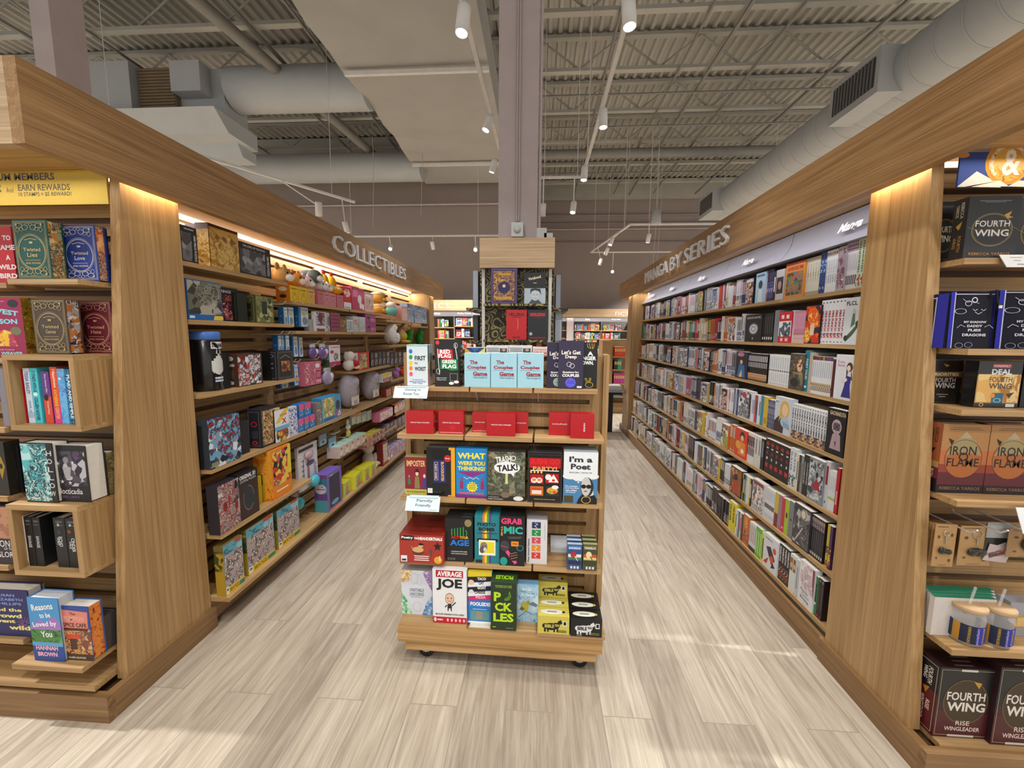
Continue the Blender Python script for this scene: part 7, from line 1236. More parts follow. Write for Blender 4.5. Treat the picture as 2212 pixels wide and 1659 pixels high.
# boxed board games on the bottom
WLc = [('r', 0, .44, 1, 1, '#1b1c1e'), ('r', 0, 0, 1, .44, '#4a1620'), ('r', 0, .38, 1, .5, '#34181e'), ('f', .03, .03, .97, .97, .008, '#a8a090'), ('e', .5, .52, .38, .31, '#3a2c1c'), ('o', .5, .52, .39, .32, .04, '#6a5430'), (T, 'FOURTH', .5, .60, .66, .12, '#dcd8d2', 0, .02), (T, 'WING', .52, .45, .66, .13, '#dcd8d2', 0, .03), (T, 'RISE', .5, .215, .24, .065, '#d8c8c0', 0, .01), (T, 'WINGLEADER', .5, .13, .62, .06, '#d8c8c0', 0, .02), ('p', [(.60, .82), (.74, .80), (.70, .72)], '#b8922a'), ('r', .36, .955, .64, .985, '#c8c4bc'), ('r', .26, .015, .72, .045, '#c8c4bc')]
WLs = [('r', 0, .6, 1, 1, '#15151c'), ('r', 0, 0, 1, .6, '#5a1620'), ('f', .08, .03, .92, .97, .03, '#a8a090'), (T, 'FOURTH', .62, .78, .2, .24, '#e0dcd6', -90, .02), (T, 'WING', .4, .79, .18, .18, '#e0dcd6', -90, .02), (T, 'RISE', .64, .36, .18, .14, '#d8c8c0', -90, .02), (T, 'WINGLEADER', .38, .28, .2, .36, '#d8c8c0', -90, .02), ('p', [(.35, .58), (.65, .62), (.5, .50)], '#b87a2a')]
for i, (x0, x1, w) in enumerate(((2032, 2160, 'fully in view beside the pier'), (2163, 2291, 'cut by the picture edge'))):
    BX(x0, x1, 1445, RY[6]+.012, RZ[6], .08, '#2a1418', {'f': WLc, 'l': WLs if i == 0 else [], 't': [('r', .3+.05*j, .12+.25*j, .62+.05*j, .2+.25*j, '#6a625c') for j in range(3)]}, f'large black and maroon board game box, {w}', 'board_game_box', 'game')
BX(2036, 2160, 1440, RY[6]+.098, RZ[6], .05, '#2a1418', {'l': WLs}, 'large maroon board game box standing behind the one beside the pier', 'board_game_box', 'game', h=.205)
# blue stamp sign
a = atY(2067, 405, 1.56); xl = a.x; zb_ = a.z; zt = 2.12; xr = 2.45
mb = MB(); mb.box(xl, xr, 1.56, 1.566, zb_, zt, '#2f4a9a', 'matte'); s_ = Face(mb, (xl, 1.56, zb_), (xr-xl, 0, 0), (0, 0, zt-zb_), 'matte'); W_ = xr-xl; Hh = zt-zb_
def su(px, py): p = atY(px, py, 1.56); return ((p.x-xl)/W_, (p.z-zb_)/Hh)
cu, cv = su(2178, 351); r_ = (su(2228, 351)[0]-cu); k = W_/Hh
s_.draw([('p', [(.0, .02), su(2110, 370), su(2150, 392), su(2162, 405)], '#e6e8e4'), ('e', cu, cv, r_, r_*k, '#d89a3a'), ('e', cu, cv, r_*.88, r_*.88*k, '#c8742c'), ('eb', cu, cv, r_*.86, r_*.86*k, busy(['#d08a3a', '#e0b050', '#b85f2a', '#d8983f'], 26, 1.2, seed=82)), (T, '&', cu+.01, cv, r_*.8, r_*1.15*k, '#f4f2ee', 0, .02), ('p', [su(2095, 404), su(2120, 392), su(2160, 390), su(2178, 402), (cu, .01), (.02, .01)], '#eceeea'), ('p', [su(2178, 402), su(2200, 390), su(2260, 392), su(2260, 405), (cu, .01)], '#e2e4e0'), ('e', *su(2080, 335), .02, .055*1.5, '#d8903a')] +
  [('t', ch, cu+math.cos(rad(th))*r_*.72, cv+math.sin(rad(th))*r_*.72*k, .028, .085, '#f0e4d0', th-90, .03) for ch, th in zip('READ MORE BOOKS', [212-13*i for i in range(15)]) if ch != ' '])
mb.build('header_sign', None, 'blue rewards sign with a golden stamp and ampersand at the top of the endcap', 'sign')

# ---------------------------------------------------------------- manga on the shelves
rng = random.Random(11)
ORDW = ['first', 'second', 'third', 'fourth', 'fifth', 'sixth', 'seventh', 'eighth', 'ninth', 'tenth', 'eleventh', 'twelfth', 'thirteenth', 'fourteenth', 'fifteenth', 'sixteenth']
SH = ['top', 'second', 'third', 'fourth', 'fifth', 'sixth', 'bottom']
STUFF = MB(); NB = [0]
def blk(o_, w, h, d, col, fops, stuff=None, mat='print', pages=True):
    """one book: cover coloured box with a pale page top, spine or cover art on its front"""
    mb = MB() if stuff is None else stuff; i0 = len(mb.v)
    mb.box(-w/2, w/2, 0, d, 0, h, col, mat, {'t': ('#d9d5cc', 'matte'), 'b': ('#d9d5cc', 'matte')})
    if fops: Face(mb, (-w/2, 0, 0), (w, 0, 0), (0, 0, h), mat).draw(fops)
    return mb, i0
def place(row, Ya, Yb, h, d, col, ops, label, group, back, stuff):
    z = RROWS[row]; w = (Ya-Yb)*.975; X = rfront(z)+back; loc = Vector((X, (Ya+Yb)/2, z+.0006))
    mb, i0 = blk(None, w, h, d, col, ops, stuff)
    if stuff is None:
        NB[0] += 1; mb.build('manga_book', None, label, 'book', group, None, loc, (0, 0, rad(-90)))
    else:      # local -y faces the aisle: x' = y, y' = -x
        for i in range(i0, len(mb.v)): x, y, zz = mb.v[i]; mb.v[i] = (loc.x+y, loc.y-x, loc.z+zz)
def yat(row, px, back): X = rfront(RROWS[row])+back; return max(1.874, atX(px, 735+ (RROWS[row]-1.5)*-300, X).y)
def spine_ops(col, txt, tc, foot=None, head=None, bar=None):
    o = []
    if foot: o.append(('r', 0, 0, 1, foot[0], foot[1]) if isinstance(foot[1], str) and foot[1].startswith('#') else ('b', 0, 0, 1, foot[0], foot[1]))
    if head: o.append(('r', 0, 1-head[0], 1, 1, head[1]))
    if bar: o.append(('r', 0, bar[0], 1, bar[1], bar[2]))
    if txt: o.append((T, txt[0], .5, txt[1], .5, txt[2], tc, -90, .02))
    return o
def run(row, p0, p1, n, h, col, desc, ops=(), back=.012, d=.125, stuff=None, jit=.0):
    Ya, Yb = yat(row, p0, back), yat(row, p1, back); cols = col if isinstance(col, (list, tuple)) else [col]
    for i in range(n):
        a = Ya+(Yb-Ya)*i/n; b_ = Ya+(Yb-Ya)*(i+1)/n
        ds = desc[i] if isinstance(desc, tuple) else desc
        lab = f'{ds}, {ORDW[i % 16]} along, {SH[row]} shelf' if n > 1 and ds is desc else f'{ds}, {SH[row]} shelf'
        o = ops(i) if callable(ops) else list(ops)
        place(row, a, b_, h*(1+rng.uniform(-jit, jit)), d, cols[i % len(cols)], o, lab, f'{desc}, {SH[row]} shelf run' if n > 1 and not isinstance(desc, tuple) else None, back, stuff)
def face(row, p0, p1, h, col, desc, ops, back=.004, d=.035, stuff=None):
    Ya, Yb = yat(row, p0, back), yat(row, p1, back)
    place(row, Ya, Yb, h, d, col, ops, f'{desc}, {SH[row]} shelf', None, back, stuff)
def art(pal, sc=26, seed=0, a=(.03, .05, .97, .95)): return ('b', *a, busy(pal, sc, 2, seed=seed))
H0 = .182
BWA = ['#e4e2de', '#1e1d20', '#8a8890', '#c8c4c4', '#4a484e', '#d8d4d2']
# top shelf, first bay
face(0, 1691, 1733, .205, '#d88a2a', 'orange comic book with a crowd of small figures', [('r', 0, .93, 1, 1, '#a82a24'), ('b', .08, .08, .92, .72, busy(['#e0a23a', '#5a8a3a', '#c85a2a', '#3a6a9a', '#e8c880', '#5a3a2a'], 34, 1.8, seed=90)), (T, 'ADVENTURE TIME', .5, .83, .8, .10, '#b82a24', 0, .05)])
run(0, 1732, 1764, 6, .205, '#d8d4c4', 'cream manga volume with pale lettering', spine_ops('', ('COMIC', .6, .5), '#b8b09a', head=(.06, '#c8c0a8'), foot=(.1, '#a8a08a')))
run(0, 1764.5, 1777, 2, .215, ['#1f2c5a', '#2a3a70'], 'dark blue manga volume with white specks', [('b', 0, .0, 1, 1, busy(['#1f2c5a', '#2a4a8a', '#1a2248', '#8ab0d8'], 60, 1, seed=91))])
run(0, 1777, 1800, 5, .215, '#dfe2e6', 'white manga volume with a coloured dot on its spine head', lambda i: [('e', .5, .92, .3, .025, ['#c83a4a', '#3a6ab8', '#d8a23a', '#c83a4a', '#3a8a6a'][i]), (T, 'VOLUME', .5, .5, .45, .55, '#8a98a8', -90)])
face(0, 1801, 1817, .215, '#b8b4ba', 'pale grey book with plum artwork', [art(['#c8c4c8', '#7a4a5a', '#e0dce0', '#9a8a9a'], 26, 92)])
run(0, 1817, 1842, 7, .225, '#dcdade', 'white manga volume with a violet spine head picture', lambda i: [('b', 0, .80, 1, 1, busy(['#7a5a7a', '#c8b8c8', '#4a3a4a'], 60, 1, seed=93)), ('r', .2, .1, .8, .3, '#3a3a40'), ('r', .3, .4, .7, .75, '#b0aeb8')])
run(0, 1842, 1857, 2, .235, '#c4d4b8', 'pale green volume with dark lettering', [(T, 'FRANKENSTEIN', .5, .62, .5, .6, '#2c3428', -90, .02), ('b', 0, .05, 1, .3, busy(['#a83a2a', '#c4d4b8', '#2a4a3a'], 40, 1, seed=94))])
run(0, 1857, 1869, 2, .235, '#d8c8a8', 'beige volume with a red foot beside the pier', [(T, 'DRACULA', .5, .72, .5, .4, '#4a2a20', -90, .02), ('b', 0, .05, 1, .4, busy(['#a82a24', '#d8b88a', '#3a2a24'], 40, 1, seed=95))])
# second
face(1, 1607, 1643, H0*1.02, '#15161a', 'black manga cover with a white glowing disc', [(T, 'DEATH NOTE', .5, .89, .8, .07, '#d8d8dc', 0, .01), ('e', .52, .48, .33, .24, '#2c2e36'), ('e', .52, .48, .27, .20, '#8a8e9c'), ('e', .52, .48, .21, .155, '#d0d4e0'), ('o', .52, .48, .14, .10, .3, '#5a5e6c'), (T, '1', .5, .13, .05, .07, '#c8c8c8')])
run(1, 1644, 1667, 5, H0*1.02, '#17181b', 'black manga volume with a white figure at its foot', [('e', .5, .14, .3, .05, '#d8d8da'), ('r', .4, .3, .6, .9, '#5a5c62')])
run(1, 1669, 1679, 1, .2, '#7a7e86', 'grey volume beside the black run')
face(1, 1679, 1706, .185, '#c81f2c', 'red and white manga cover with two figures', [('r', 0, .22, 1, .70, '#e4e2e2'), ('b', .05, .2, .95, .66, busy(['#e4e2e2', '#2a2a30', '#4a5a6a', '#e4e2e2', '#1e1e22'], 24, 2, seed=96)), ('r', .18, .78, .4, .9, '#f0dede'), ('r', .58, .78, .8, .9, '#f0dede'), ('r', .2, .05, .4, .15, '#e8b8bc'), ('r', .58, .05, .8, .15, '#e8b8bc')])
run(1, 1706, 1712, 1, .19, '#c8c4ca', 'pale volume beside the pink run')
run(1, 1712, 1737, 8, .182, '#c87a9a', 'pink manga volume with white lettering', lambda i: [('r', .25, .45, .75, .95, '#e0b0c4'), ('b', 0, .0, 1, .32, busy(['#8a4a4a', '#d8b8b0', '#5a2a34', '#c8a0a0'], 60, 1, seed=97))])
FL = busy(['#e8a82a', '#e85a1e', '#f0d85a', '#c8341a', '#1c1e2a', '#2a2a3a'], 18, 2.4, seed=98)
face(1, 1735, 1768, .205, '#1c1e2a', 'dark manga cover wrapped in orange flames', [('b', .02, .02, .98, .98, FL), ('p', [(.35, .22), (.62, .22), (.66, .5), (.5, .6), (.36, .5)], '#e0c0a0'), ('eb', .5, .72, .36, .22, busy(['#f0a02a', '#e85a1e', '#f4d060', '#d8401a'], 20, 1.5, seed=99))])
run(1, 1768, 1821, 7, .225, '#dfe1e6', 'white manga volume with bold red lettering', lambda i: [(T, 'FIRE PUNCH', .5, .52, .62, .46, '#a82430', -90, .06), ('e', .5, .94, .2, .018, '#3a3c44'), ('b', .1, .14, .9, .25, busy(['#2a3a4a', '#c83a3a', '#d8d8da', '#5a4a4a'], 60, 1, seed=100)), ('r', .3, .04, .7, .06, '#4a4c54')])
face(1, 1817, 1856, .222, '#d4dade', 'pale blue-grey manga cover with a rider on a motorbike', [(T, 'FLCL', .40, .88, .6, .09, '#1c1e24', 0, .02), ('p', [(.08, .12), (.5, .30), (.95, .52), (.92, .42), (.55, .2), (.2, .06)], '#4a5f4c'), ('e', .2, .14, .12, .06, '#2f3c34'), ('e', .82, .44, .13, .07, '#3a4a3e'), ('p', [(.42, .36), (.66, .44), (.62, .66), (.50, .66)], '#5a7a6a'), ('e', .56, .71, .08, .05, '#c8c0b0')])
face(1, 1832, 1866, .24, '#3a3a3a', 'dark patterned book behind the motorbike cover', [art(BWA, 40, 101)], back=.05)
# third
run(2, 1659, 1706, 10, .19, '#e2e4e6', 'white manga volume with small grey type', lambda i: [('r', .3, .55, .7, .92, '#b8c0c8'), ('r', .2, .46, .8, .51, '#6a5a64'), ('r', .3, .12, .7, .40, '#c0c6cc'), ('r', .35, .04, .65, .07, '#5a5e66')])
face(2, 1703, 1735, .205, '#4a4a40', 'olive manga cover with a profile portrait', [art(['#4a5044', '#6a5a48', '#3a3a38', '#8a7a5a', '#2c3430'], 16, 102), ('eb', .7, .68, .2, .17, busy(['#e0c0a0', '#6a3a28', '#d8b090'], 30, 1, seed=103)), (T, 'TITAN', .55, .46, .66, .06, '#b8a888', 0, .02), ('e', .4, .2, .3, .12, '#2a2a2e')])
run(2, 1735, 1745, 1, .225, '#1f7a94', 'tall teal volume', [(T, 'FAIRY TALES', .5, .55, .45, .5, '#d8eaf0', -90, .02), ('e', .5, .12, .25, .03, '#e8f0f4')])
run(2, 1745, 1752, 1, .215, '#b8a890', 'beige volume beside the teal one')
run(2, 1752, 1796, 10, .198, '#dcdee0', 'white manga volume with a coloured spine head', lambda i: [('r', 0, .90, 1, 1, ['#4a2a3a', '#7a2a34', '#5a3a5a', '#8a4a2a', '#3a3a6a', '#a88a3a', '#6a2a4a', '#3a5a8a', '#8a3a6a', '#4a4a5a'][i]), ('r', .3, .45, .7, .86, '#a8b0bc'), ('b', 0, .08, 1, .30, busy(['#b89a7a', '#dcdee0', '#5a4a4a', '#8a9ab0', '#d8c8a0'], 60, 1, seed=104))])
run(2, 1796, 1801, 1, .19, '#5a1f24', 'maroon volume beside the white box set')
face(2, 1802, 1846, .215, '#dfe3e8', 'white manga cover with a girl in a blue dress', [(T, 'Fruits', .28, .84, .36, .06, '#c87a9a', 0, .01), (T, 'Basket', .30, .765, .38, .06, '#c87a9a', 0, .01), ('p', [(.40, .06), (.88, .06), (.80, .34), (.84, .52), (.58, .55), (.52, .30)], '#34348a'), ('e', .72, .74, .15, .10, '#5a4030'), ('p', [(.56, .70), (.6, .45), (.66, .66)], '#5a4030'), ('p', [(.8, .74), (.9, .42), (.82, .5)], '#5a4030'), ('e', .68, .71, .09, .065, '#f0d8c4'), ('e', .44, .42, .06, .035, '#f0d8c4'), ('p', [(.5, .44), (.62, .5), (.66, .44), (.5, .38)], '#e8e8ee')])
run(2, 1847, 1852, 1, .16, '#a8c45a', 'lime volume at the pier')
# fourth
run(3, 1641, 1648, 1, .19, '#2a8aa8', 'turquoise volume'); run(3, 1648, 1657, 1, .19, '#d8b42a', 'yellow volume beside the turquoise one', [('r', .2, .1, .8, .3, '#b8861e')])
run(3, 1657, 1677, 6, .18, ['#4a5470', '#5a6280', '#6a7088'], 'slate blue manga volume', lambda i: [('b', .1, .1, .9, .9, busy(['#4a5470', '#8a90a8', '#3a4058'], 60, 1, seed=105))])
face(3, 1672, 1708, .215, '#c8d0dc', 'pale manga cover with a long-haired blond figure and steel arm', [('p', [(.0, .02), (.6, .02), (.62, .34), (.3, .48), (.0, .3)], '#3a2230'), ('e', .62, .68, .28, .24, '#d8b04a'), ('p', [(.38, .74), (.28, .3), (.46, .5)], '#d8b04a'), ('e', .64, .66, .19, .17, '#ecc8a4'), ('e', .66, .34, .26, .15, '#a8c4d8'), ('p', [(.55, .36), (.95, .30), (.98, .16), (.6, .22)], '#8aa8c0'), ('r', .02, .80, .24, .93, '#e8ecf2'), (T, '01', .13, .85, .18, .07, '#2a3a5a', 0, .04)])
run(3, 1710, 1788, 14, .195, '#e0e3e8', 'white manga volume with tall dark lettering', lambda i: [(T, 'FULLMETAL ALCHEMIST', .5, .55, .62, .66, '#2a3444', -90, .04), ('r', .3, .93, .7, .97, '#8a94a4'), ('b', 0, 0, 1, .24, busy([['#c89a6a', '#3a2a4a', '#e0c8a8'], ['#2a3a5a', '#8a6a4a', '#d8d8d8'], ['#5a2a24', '#d8b48a', '#2a2a30']][i % 3], 50, 1, seed=106+i % 3))])
face(3, 1787, 1829, .225, '#16161a', 'black manga cover with a masked pale creature', [(T, 'GACHIAKUTA', .55, .90, .86, .09, '#c8b89a', 0, .06), ('e', .55, .62, .26, .16, '#b8a8b0'), ('e', .55, .62, .2, .09, '#6a5a64'), ('p', [(.25, .12), (.85, .12), (.78, .45), (.55, .52), (.36, .44)], '#b09aa4'), ('p', [(.50, .30), (.58, .30), (.55, .16)], '#2a2428'), ('l', [(.38, .70), (.72, .54)], .03, '#2a2428'), ('l', [(.72, .70), (.38, .54)], .03, '#2a2428')])
# fifth
run(4, 1629, 1650, 3, .20, ['#d8d4c0', '#c8d0d8', '#1f2024'], ('cream volume before the red-marked black run', 'pale blue volume before the red-marked black run', 'black plain volume before the red-marked run'), [('r', .3, .4, .7, .9, '#8a8a88')])
run(4, 1652, 1707, 5, .215, '#17171a', 'black manga volume with red emblem and white number', lambda i: [('e', .5, .86, .3, .05, '#a82a2c'), ('r', .3, .72, .7, .76, '#d8d8d8'), (T, str(i+1), .5, .44, .3, .07, '#e8e8e8', 0, .05), ('r', .2, .18, .8, .30, '#b8242c'), ('e', .5, .6, .2, .05, '#8a2226')])
run(4, 1707, 1722, 2, .225, '#d6dce4', 'white volume with a greenish figure at its foot', [(T, 'SLAYER', .5, .66, .5, .5, '#5a6a78', -90, .02), ('b', .05, .05, .95, .35, busy(['#2a5a4a', '#d6dce4', '#3a3a44'], 50, 1, seed=110))])
run(4, 1722, 1738, 3, .205, ['#d8d0b4', '#2c2f38', '#8a8c86'], ('narrow beige volume beside the greenish pair', 'narrow slate volume after the beige one', 'narrow grey volume before the moorland cover'), [('r', .3, .3, .7, .8, '#6a6a64')])
run(4, 1738, 1750, 2, .22, '#26272b', 'dark grey volume beside the moorland cover', [(T, 'VAGABOND', .5, .55, .45, .55, '#c8c8c8', -90, .02)])
face(4, 1750, 1784, .225, '#8a929a', 'grey manga cover with a red cloaked figure on a moor', [art(['#8a929a', '#3a4046', '#c8ccd0', '#5a6268', '#2a2e34'], 22, 111), ('p', [(.30, .32), (.86, .28), (.72, .46), (.58, .58), (.48, .48)], '#a8283a'), ('e', .58, .64, .08, .07, '#2a1e22'), (T, 'VAGABOND', .5, .10, .66, .07, '#e0e4e8', 4, .03)])
run(4, 1785, 1797, 1, .235, '#c8ccd2', 'thick pale grey volume', [('r', .3, .5, .7, .9, '#9a2a34'), ('r', .4, .1, .6, .15, '#5a5a60')])
run(4, 1797, 1812, 4, .20, '#dfe2e6', 'slim white volume with a lime band', [('r', 0, .28, 1, .34, '#a8c45a'), ('r', .4, .5, .6, .85, '#a8b4c0')])
run(4, 1812, 1819, 1, .225, '#b8242c', 'red volume at the pier', [('r', .3, .2, .7, .5, '#e0b8bc')])
# sixth
face(5, 1624, 1651, .205, '#c8c4c4', 'grey manga cover with a battle of small figures', [art(['#c8c4c4', '#5a5258', '#e0dcdc', '#8a7a7a', '#b85a3a'], 30, 112), ('r', .1, .86, .9, .96, '#8a3a3a')])
run(5, 1652, 1675, 7, .20, '#dcdee2', 'white manga volume with a dark title at mid spine', [('r', .3, .62, .7, .92, '#b4bac4'), ('r', .1, .36, .9, .5, '#3a3c44'), ('r', .3, .06, .7, .2, '#a8aeb8')])
run(5, 1676, 1684, 1, .205, '#c8b43a', 'volume with yellow lettering beside the cut-out pink one', [('r', .0, .0, 1, .4, '#7a2a3a')]); run(5, 1684, 1692, 1, .205, '#a86a84', 'dusty pink volume', [('r', .2, .1, .8, .8, '#8a8a90')])
run(5, 1692, 1699, 1, .2, '#c8283c', 'crimson volume beside the lime one', [('r', .3, .1, .7, .16, '#e8c0c4')]); run(5, 1699, 1708, 1, .205, '#a0c02c', 'lime green volume', [('r', .3, .48, .7, .62, '#2c3414')]); run(5, 1708, 1719, 1, .21, '#7a7d82', 'mid grey volume before the dark cover', [('e', .5, .5, .2, .03, '#3a3c40')])
face(5, 1719, 1757, .225, '#3a383c', 'dark manga cover with a pale masked head', [art(['#3a383c', '#6a686c', '#28262a', '#b8b4b4', '#504c52'], 20, 113), ('e', .58, .82, .18, .13, '#d8d0bc'), ('o', .58, .82, .18, .13, .3, '#8a8478'), ('l', [(.2, .12), (.6, .5)], .05, '#c8c4c4')])
run(5, 1757, 1790, 7, .215, ['#1c1b20', '#26222c'], 'black manga volume with a small gold figure at its head', lambda i: [('b', .1, .72, .9, .96, busy(['#1c1b20', '#8a7a8a', '#c8a06a', '#3a2a3a'], 50, 1, seed=114)), ('r', .4, .25, .6, .65, '#5a5860'), ('r', .2, .05, .8, .12, '#c8c8cc')])
run(5, 1796, 1808, 2, .215, ['#c8b42a', '#4a2a5a'], ('yellow volume beside the pier', 'violet volume at the pier'), [('b', .05, .05, .95, .5, busy(['#c8b42a', '#8a2a4a', '#3a2a4a'], 40, 1, seed=115))])
# bottom
run(6, 1604, 1618, 1, .20, '#c86a2a', 'orange anime art book', [('b', .1, .05, .9, .45, busy(['#c86a2a', '#3a3a4a', '#e8a04a'], 40, 1, seed=116)), (T, 'GUNSMITH', .5, .75, .5, .36, '#e8c04a', -90, .03)])
run(6, 1619, 1634, 4, .185, '#d8dade', 'white manga volume with red and grey type', [('r', .3, .3, .7, .9, '#a8888c'), ('r', .0, .0, 1, .15, '#2a2a2e')])
run(6, 1634, 1647, 3, .19, '#6ab03a', 'bright green manga volume', [('r', .3, .1, .7, .85, '#c8e4a0')]); run(6, 1647, 1654, 1, .185, '#c8d84a', 'yellow-green volume beside the green run', [('r', .3, .1, .7, .8, '#5a6a1e')])
face(6, 1652, 1685, .205, '#d8dce4', 'white manga cover with an orange and black acrobat', [('p', [(.2, .62), (.5, .70), (.85, .40), (.62, .2), (.4, .42)], '#2a2a2e'), ('e', .78, .66, .12, .09, '#d8502a'), ('e', .62, .36, .14, .10, '#d8502a'), ('p', [(.05, .12), (.4, .35), (.3, .12)], '#b83a2a'), ('p', [(.6, .1), (.9, .2), (.7, .3)], '#2a2a2e'), (T, 'HAIKYU', .35, .88, .5, .05, '#4a5a7a', 0, .02)])
run(6, 1688, 1712, 4, .21, '#1c1b1e', 'black ninja manga volume with an orange picture', lambda i: [(T, 'NARUTO', .5, .72, .55, .42, '#e8e4e0', -90, .05), ('b', .05, .05, .95, .4, busy(['#d8642a', '#1c1b1e', '#e8c8a0', '#8a3a2a'], 36, 1.2, seed=117))])
run(6, 1713, 1727, 2, .205, '#d4dcd8', 'pale mint volume with a brown picture panel', [('r', .1, .55, .9, .9, '#8a5a2a'), ('e', .5, .70, .3, .08, '#d8b08a')]); run(6, 1727, 1735, 1, .20, '#c8ccd4', 'light grey volume beside the floral cover', [('r', .3, .2, .7, .8, '#9aa2ac')])
face(6, 1735, 1771, .225, '#dfe0e4', 'white manga cover with grey flowers and script title', [('b', .1, .36, .98, .98, busy(['#dfe0e4', '#c8b8c0', '#b8a0a8', '#e8e6ea', '#8a7a84', '#e4e2e6'], 20, 2.5, seed=118)), (T, 'Heavenly', .42, .32, .5, .08, '#2a2a30', -6, .0), (T, 'Tyrant', .5, .23, .5, .08, '#2a2a30', -6, .0), (T, 'Blessing', .46, .14, .56, .08, '#2a2a30', -6, .0), ('p', [(.85, .98), (1, .98), (1, .3), (.9, .6)], '#8a3a4a')])
run(6, 1772, 1780, 1, .20, '#2a7a4a', 'green volume beside the black and red pair', [(T, 'BUTCHER', .5, .55, .5, .5, '#14241a', -90, .03), ('e', .5, .3, .25, .03, '#e0e8e4')])
run(6, 1780, 1793, 2, .205, '#241a1c', 'black volume with a red seal at its foot', [('o', .5, .93, .22, .03, .3, '#d8d0d0'), ('r', .35, .2, .65, .8, '#5a4448'), ('e', .5, .06, .25, .03, '#b8242c')])
# second bay, picked individually where its books show large
face(0, 1629, 1650, .20, '#a8c8e0', 'light blue manga cover with a dark-haired figure', [('e', .5, .6, .2, .14, '#2a2a30'), ('p', [(.3, .02), (.75, .02), (.68, .45), (.36, .45)], '#dce4ea'), ('r', .1, .86, .9, .94, '#4a6a9a')])
run(0, 1654, 1667, 3, .205, ['#23264a', '#2c2f5a'], 'navy manga volume with a starry figure', [('b', .05, .1, .95, .6, busy(['#23264a', '#5a5a9a', '#1a1c38', '#a8a0c8'], 50, 1, seed=120))])
face(0, 1672, 1689, .185, '#c8c4c8', 'grey-bordered manga cover with a dark oval portrait', [('r', .08, .2, .92, .75, '#2a2226'), ('e', .5, .48, .22, .14, '#b88a7a')])
face(2, 1587, 1612, .19, '#1c2434', 'navy manga cover with a blue-clad fighter', [('e', .48, .66, .2, .12, '#2a2024'), ('p', [(.15, .05), (.85, .05), (.75, .5), (.3, .55)], '#2a6aa8'), ('p', [(.3, .05), (.6, .05), (.55, .35)], '#e0b88a'), ('e', .48, .62, .12, .08, '#e0b890'), ('e', .4, .9, .3, .08, '#c87aa0')])
run(2, 1613, 1655, 12, .185, '#1b1a1c', 'black manga volume with white blocks of type', lambda i: [('r', .2, .72, .8, .92, '#c8c8cc'), ('r', .2, .50, .8, .68, '#b0b0b6'), ('b', 0, .04, 1, .28, busy(['#1b1a1c', '#c89a6a', '#6a4a3a', '#e0d0c0'], 60, 1, seed=121))])
face(3, 1592, 1621, .20, '#d4d6dc', 'white manga cover with a red-haired armoured figure', [art(['#d4d6dc', '#3a3e4c', '#8a90a0', '#e4e6ea', '#23252e'], 26, 122), ('e', .45, .82, .18, .10, '#b8324a'), ('r', .82, .1, .95, .9, '#23252e')])
run(3, 1582, 1591, 3, .19, ['#3a4a7a', '#c8ccd8', '#2a3a6a'], ('slim navy volume beside the armour cover', 'slim pale volume between two navy ones', 'second slim navy volume near the armour cover'), [('r', .3, .2, .7, .8, '#8a94b8')])
face(4, 1585, 1611, .20, '#d83a1e', 'orange-red manga cover with a black-haired martial artist', [('e', .62, .78, .20, .15, '#1c1a1c'), ('e', .62, .70, .13, .10, '#e8c090'), ('p', [(.3, .1), (.95, .1), (.9, .55), (.45, .58)], '#e8862a'), ('e', .3, .42, .22, .15, '#e8a03a'), ('e', .68, .25, .13, .08, '#f0f0f0')])
run(4, 1612, 1628, 4, .2, '#dadce2', 'white manga volume with black figure spots', [('b', .05, .25, .95, .9, busy(['#dadce2', '#2a2a2e', '#e4e4e8', '#8a2a34'], 60, 1, seed=123))])
face(5, 1575, 1600, .195, '#3a2a24', 'brown manga cover with a boy in red', [art(['#3a2a24', '#a8642c', '#6a3a24', '#c88a4a', '#241a18'], 24, 124), ('e', .5, .66, .16, .11, '#1e1614'), ('p', [(.25, .1), (.8, .1), (.7, .52), (.32, .52)], '#b83a1e')])
run(6, 1572, 1586, 2, .21, '#e0d02a', 'bright yellow volume with black capitals', [(T, 'THE BOXER', .5, .6, .5, .6, '#2a2610', -90, .05)])
# the remaining volumes of the long run
PAL = ['#e2e2e4']*7+['#d4d6dc']*3+['#1c1b1f']*4+['#2c2c34', '#8a2430', '#c8283a', '#2a3a6a', '#3a6a9a', '#c8b48a', '#d8d0c0', '#7a6a8a', '#c87a9a', '#2a7a5a', '#d8b43a', '#c86a2a', '#5a4a44', '#8a8c92', '#a8c0d4', '#e0c8d0']
BZ = [busy(['#e2e2e4', '#2a2a30', '#8a8a94', '#c8c8d0', '#5a3a3a'], 34, 2, seed=130), busy(['#c8a890', '#2a3a5a', '#e0d8d0', '#8a2a34', '#1c1c20'], 30, 2, seed=131), busy(['#d8dce4', '#7a9ac0', '#3a4a6a', '#e8e8ec', '#c89a7a'], 30, 2, seed=132), busy(['#3a2a34', '#8a4a5a', '#d8c0b0', '#1c1a1e', '#c8a03a'], 30, 2, seed=133), busy(['#e8e4d8', '#5a7a4a', '#c8b45a', '#2a2a2a', '#a85a3a'], 30, 2, seed=134)]
CNAME = dict(zip(['#e2e2e4', '#d4d6dc', '#1c1b1f', '#2c2c34', '#8a2430', '#c8283a', '#2a3a6a', '#3a6a9a', '#c8b48a', '#d8d0c0', '#7a6a8a', '#c87a9a', '#2a7a5a', '#d8b43a', '#c86a2a', '#5a4a44', '#8a8c92', '#a8c0d4', '#e0c8d0'], ['white', 'pale grey', 'black', 'charcoal', 'maroon', 'crimson', 'navy', 'blue', 'tan', 'cream', 'mauve', 'pink', 'green', 'yellow', 'orange', 'brown', 'grey', 'light blue', 'blush']))
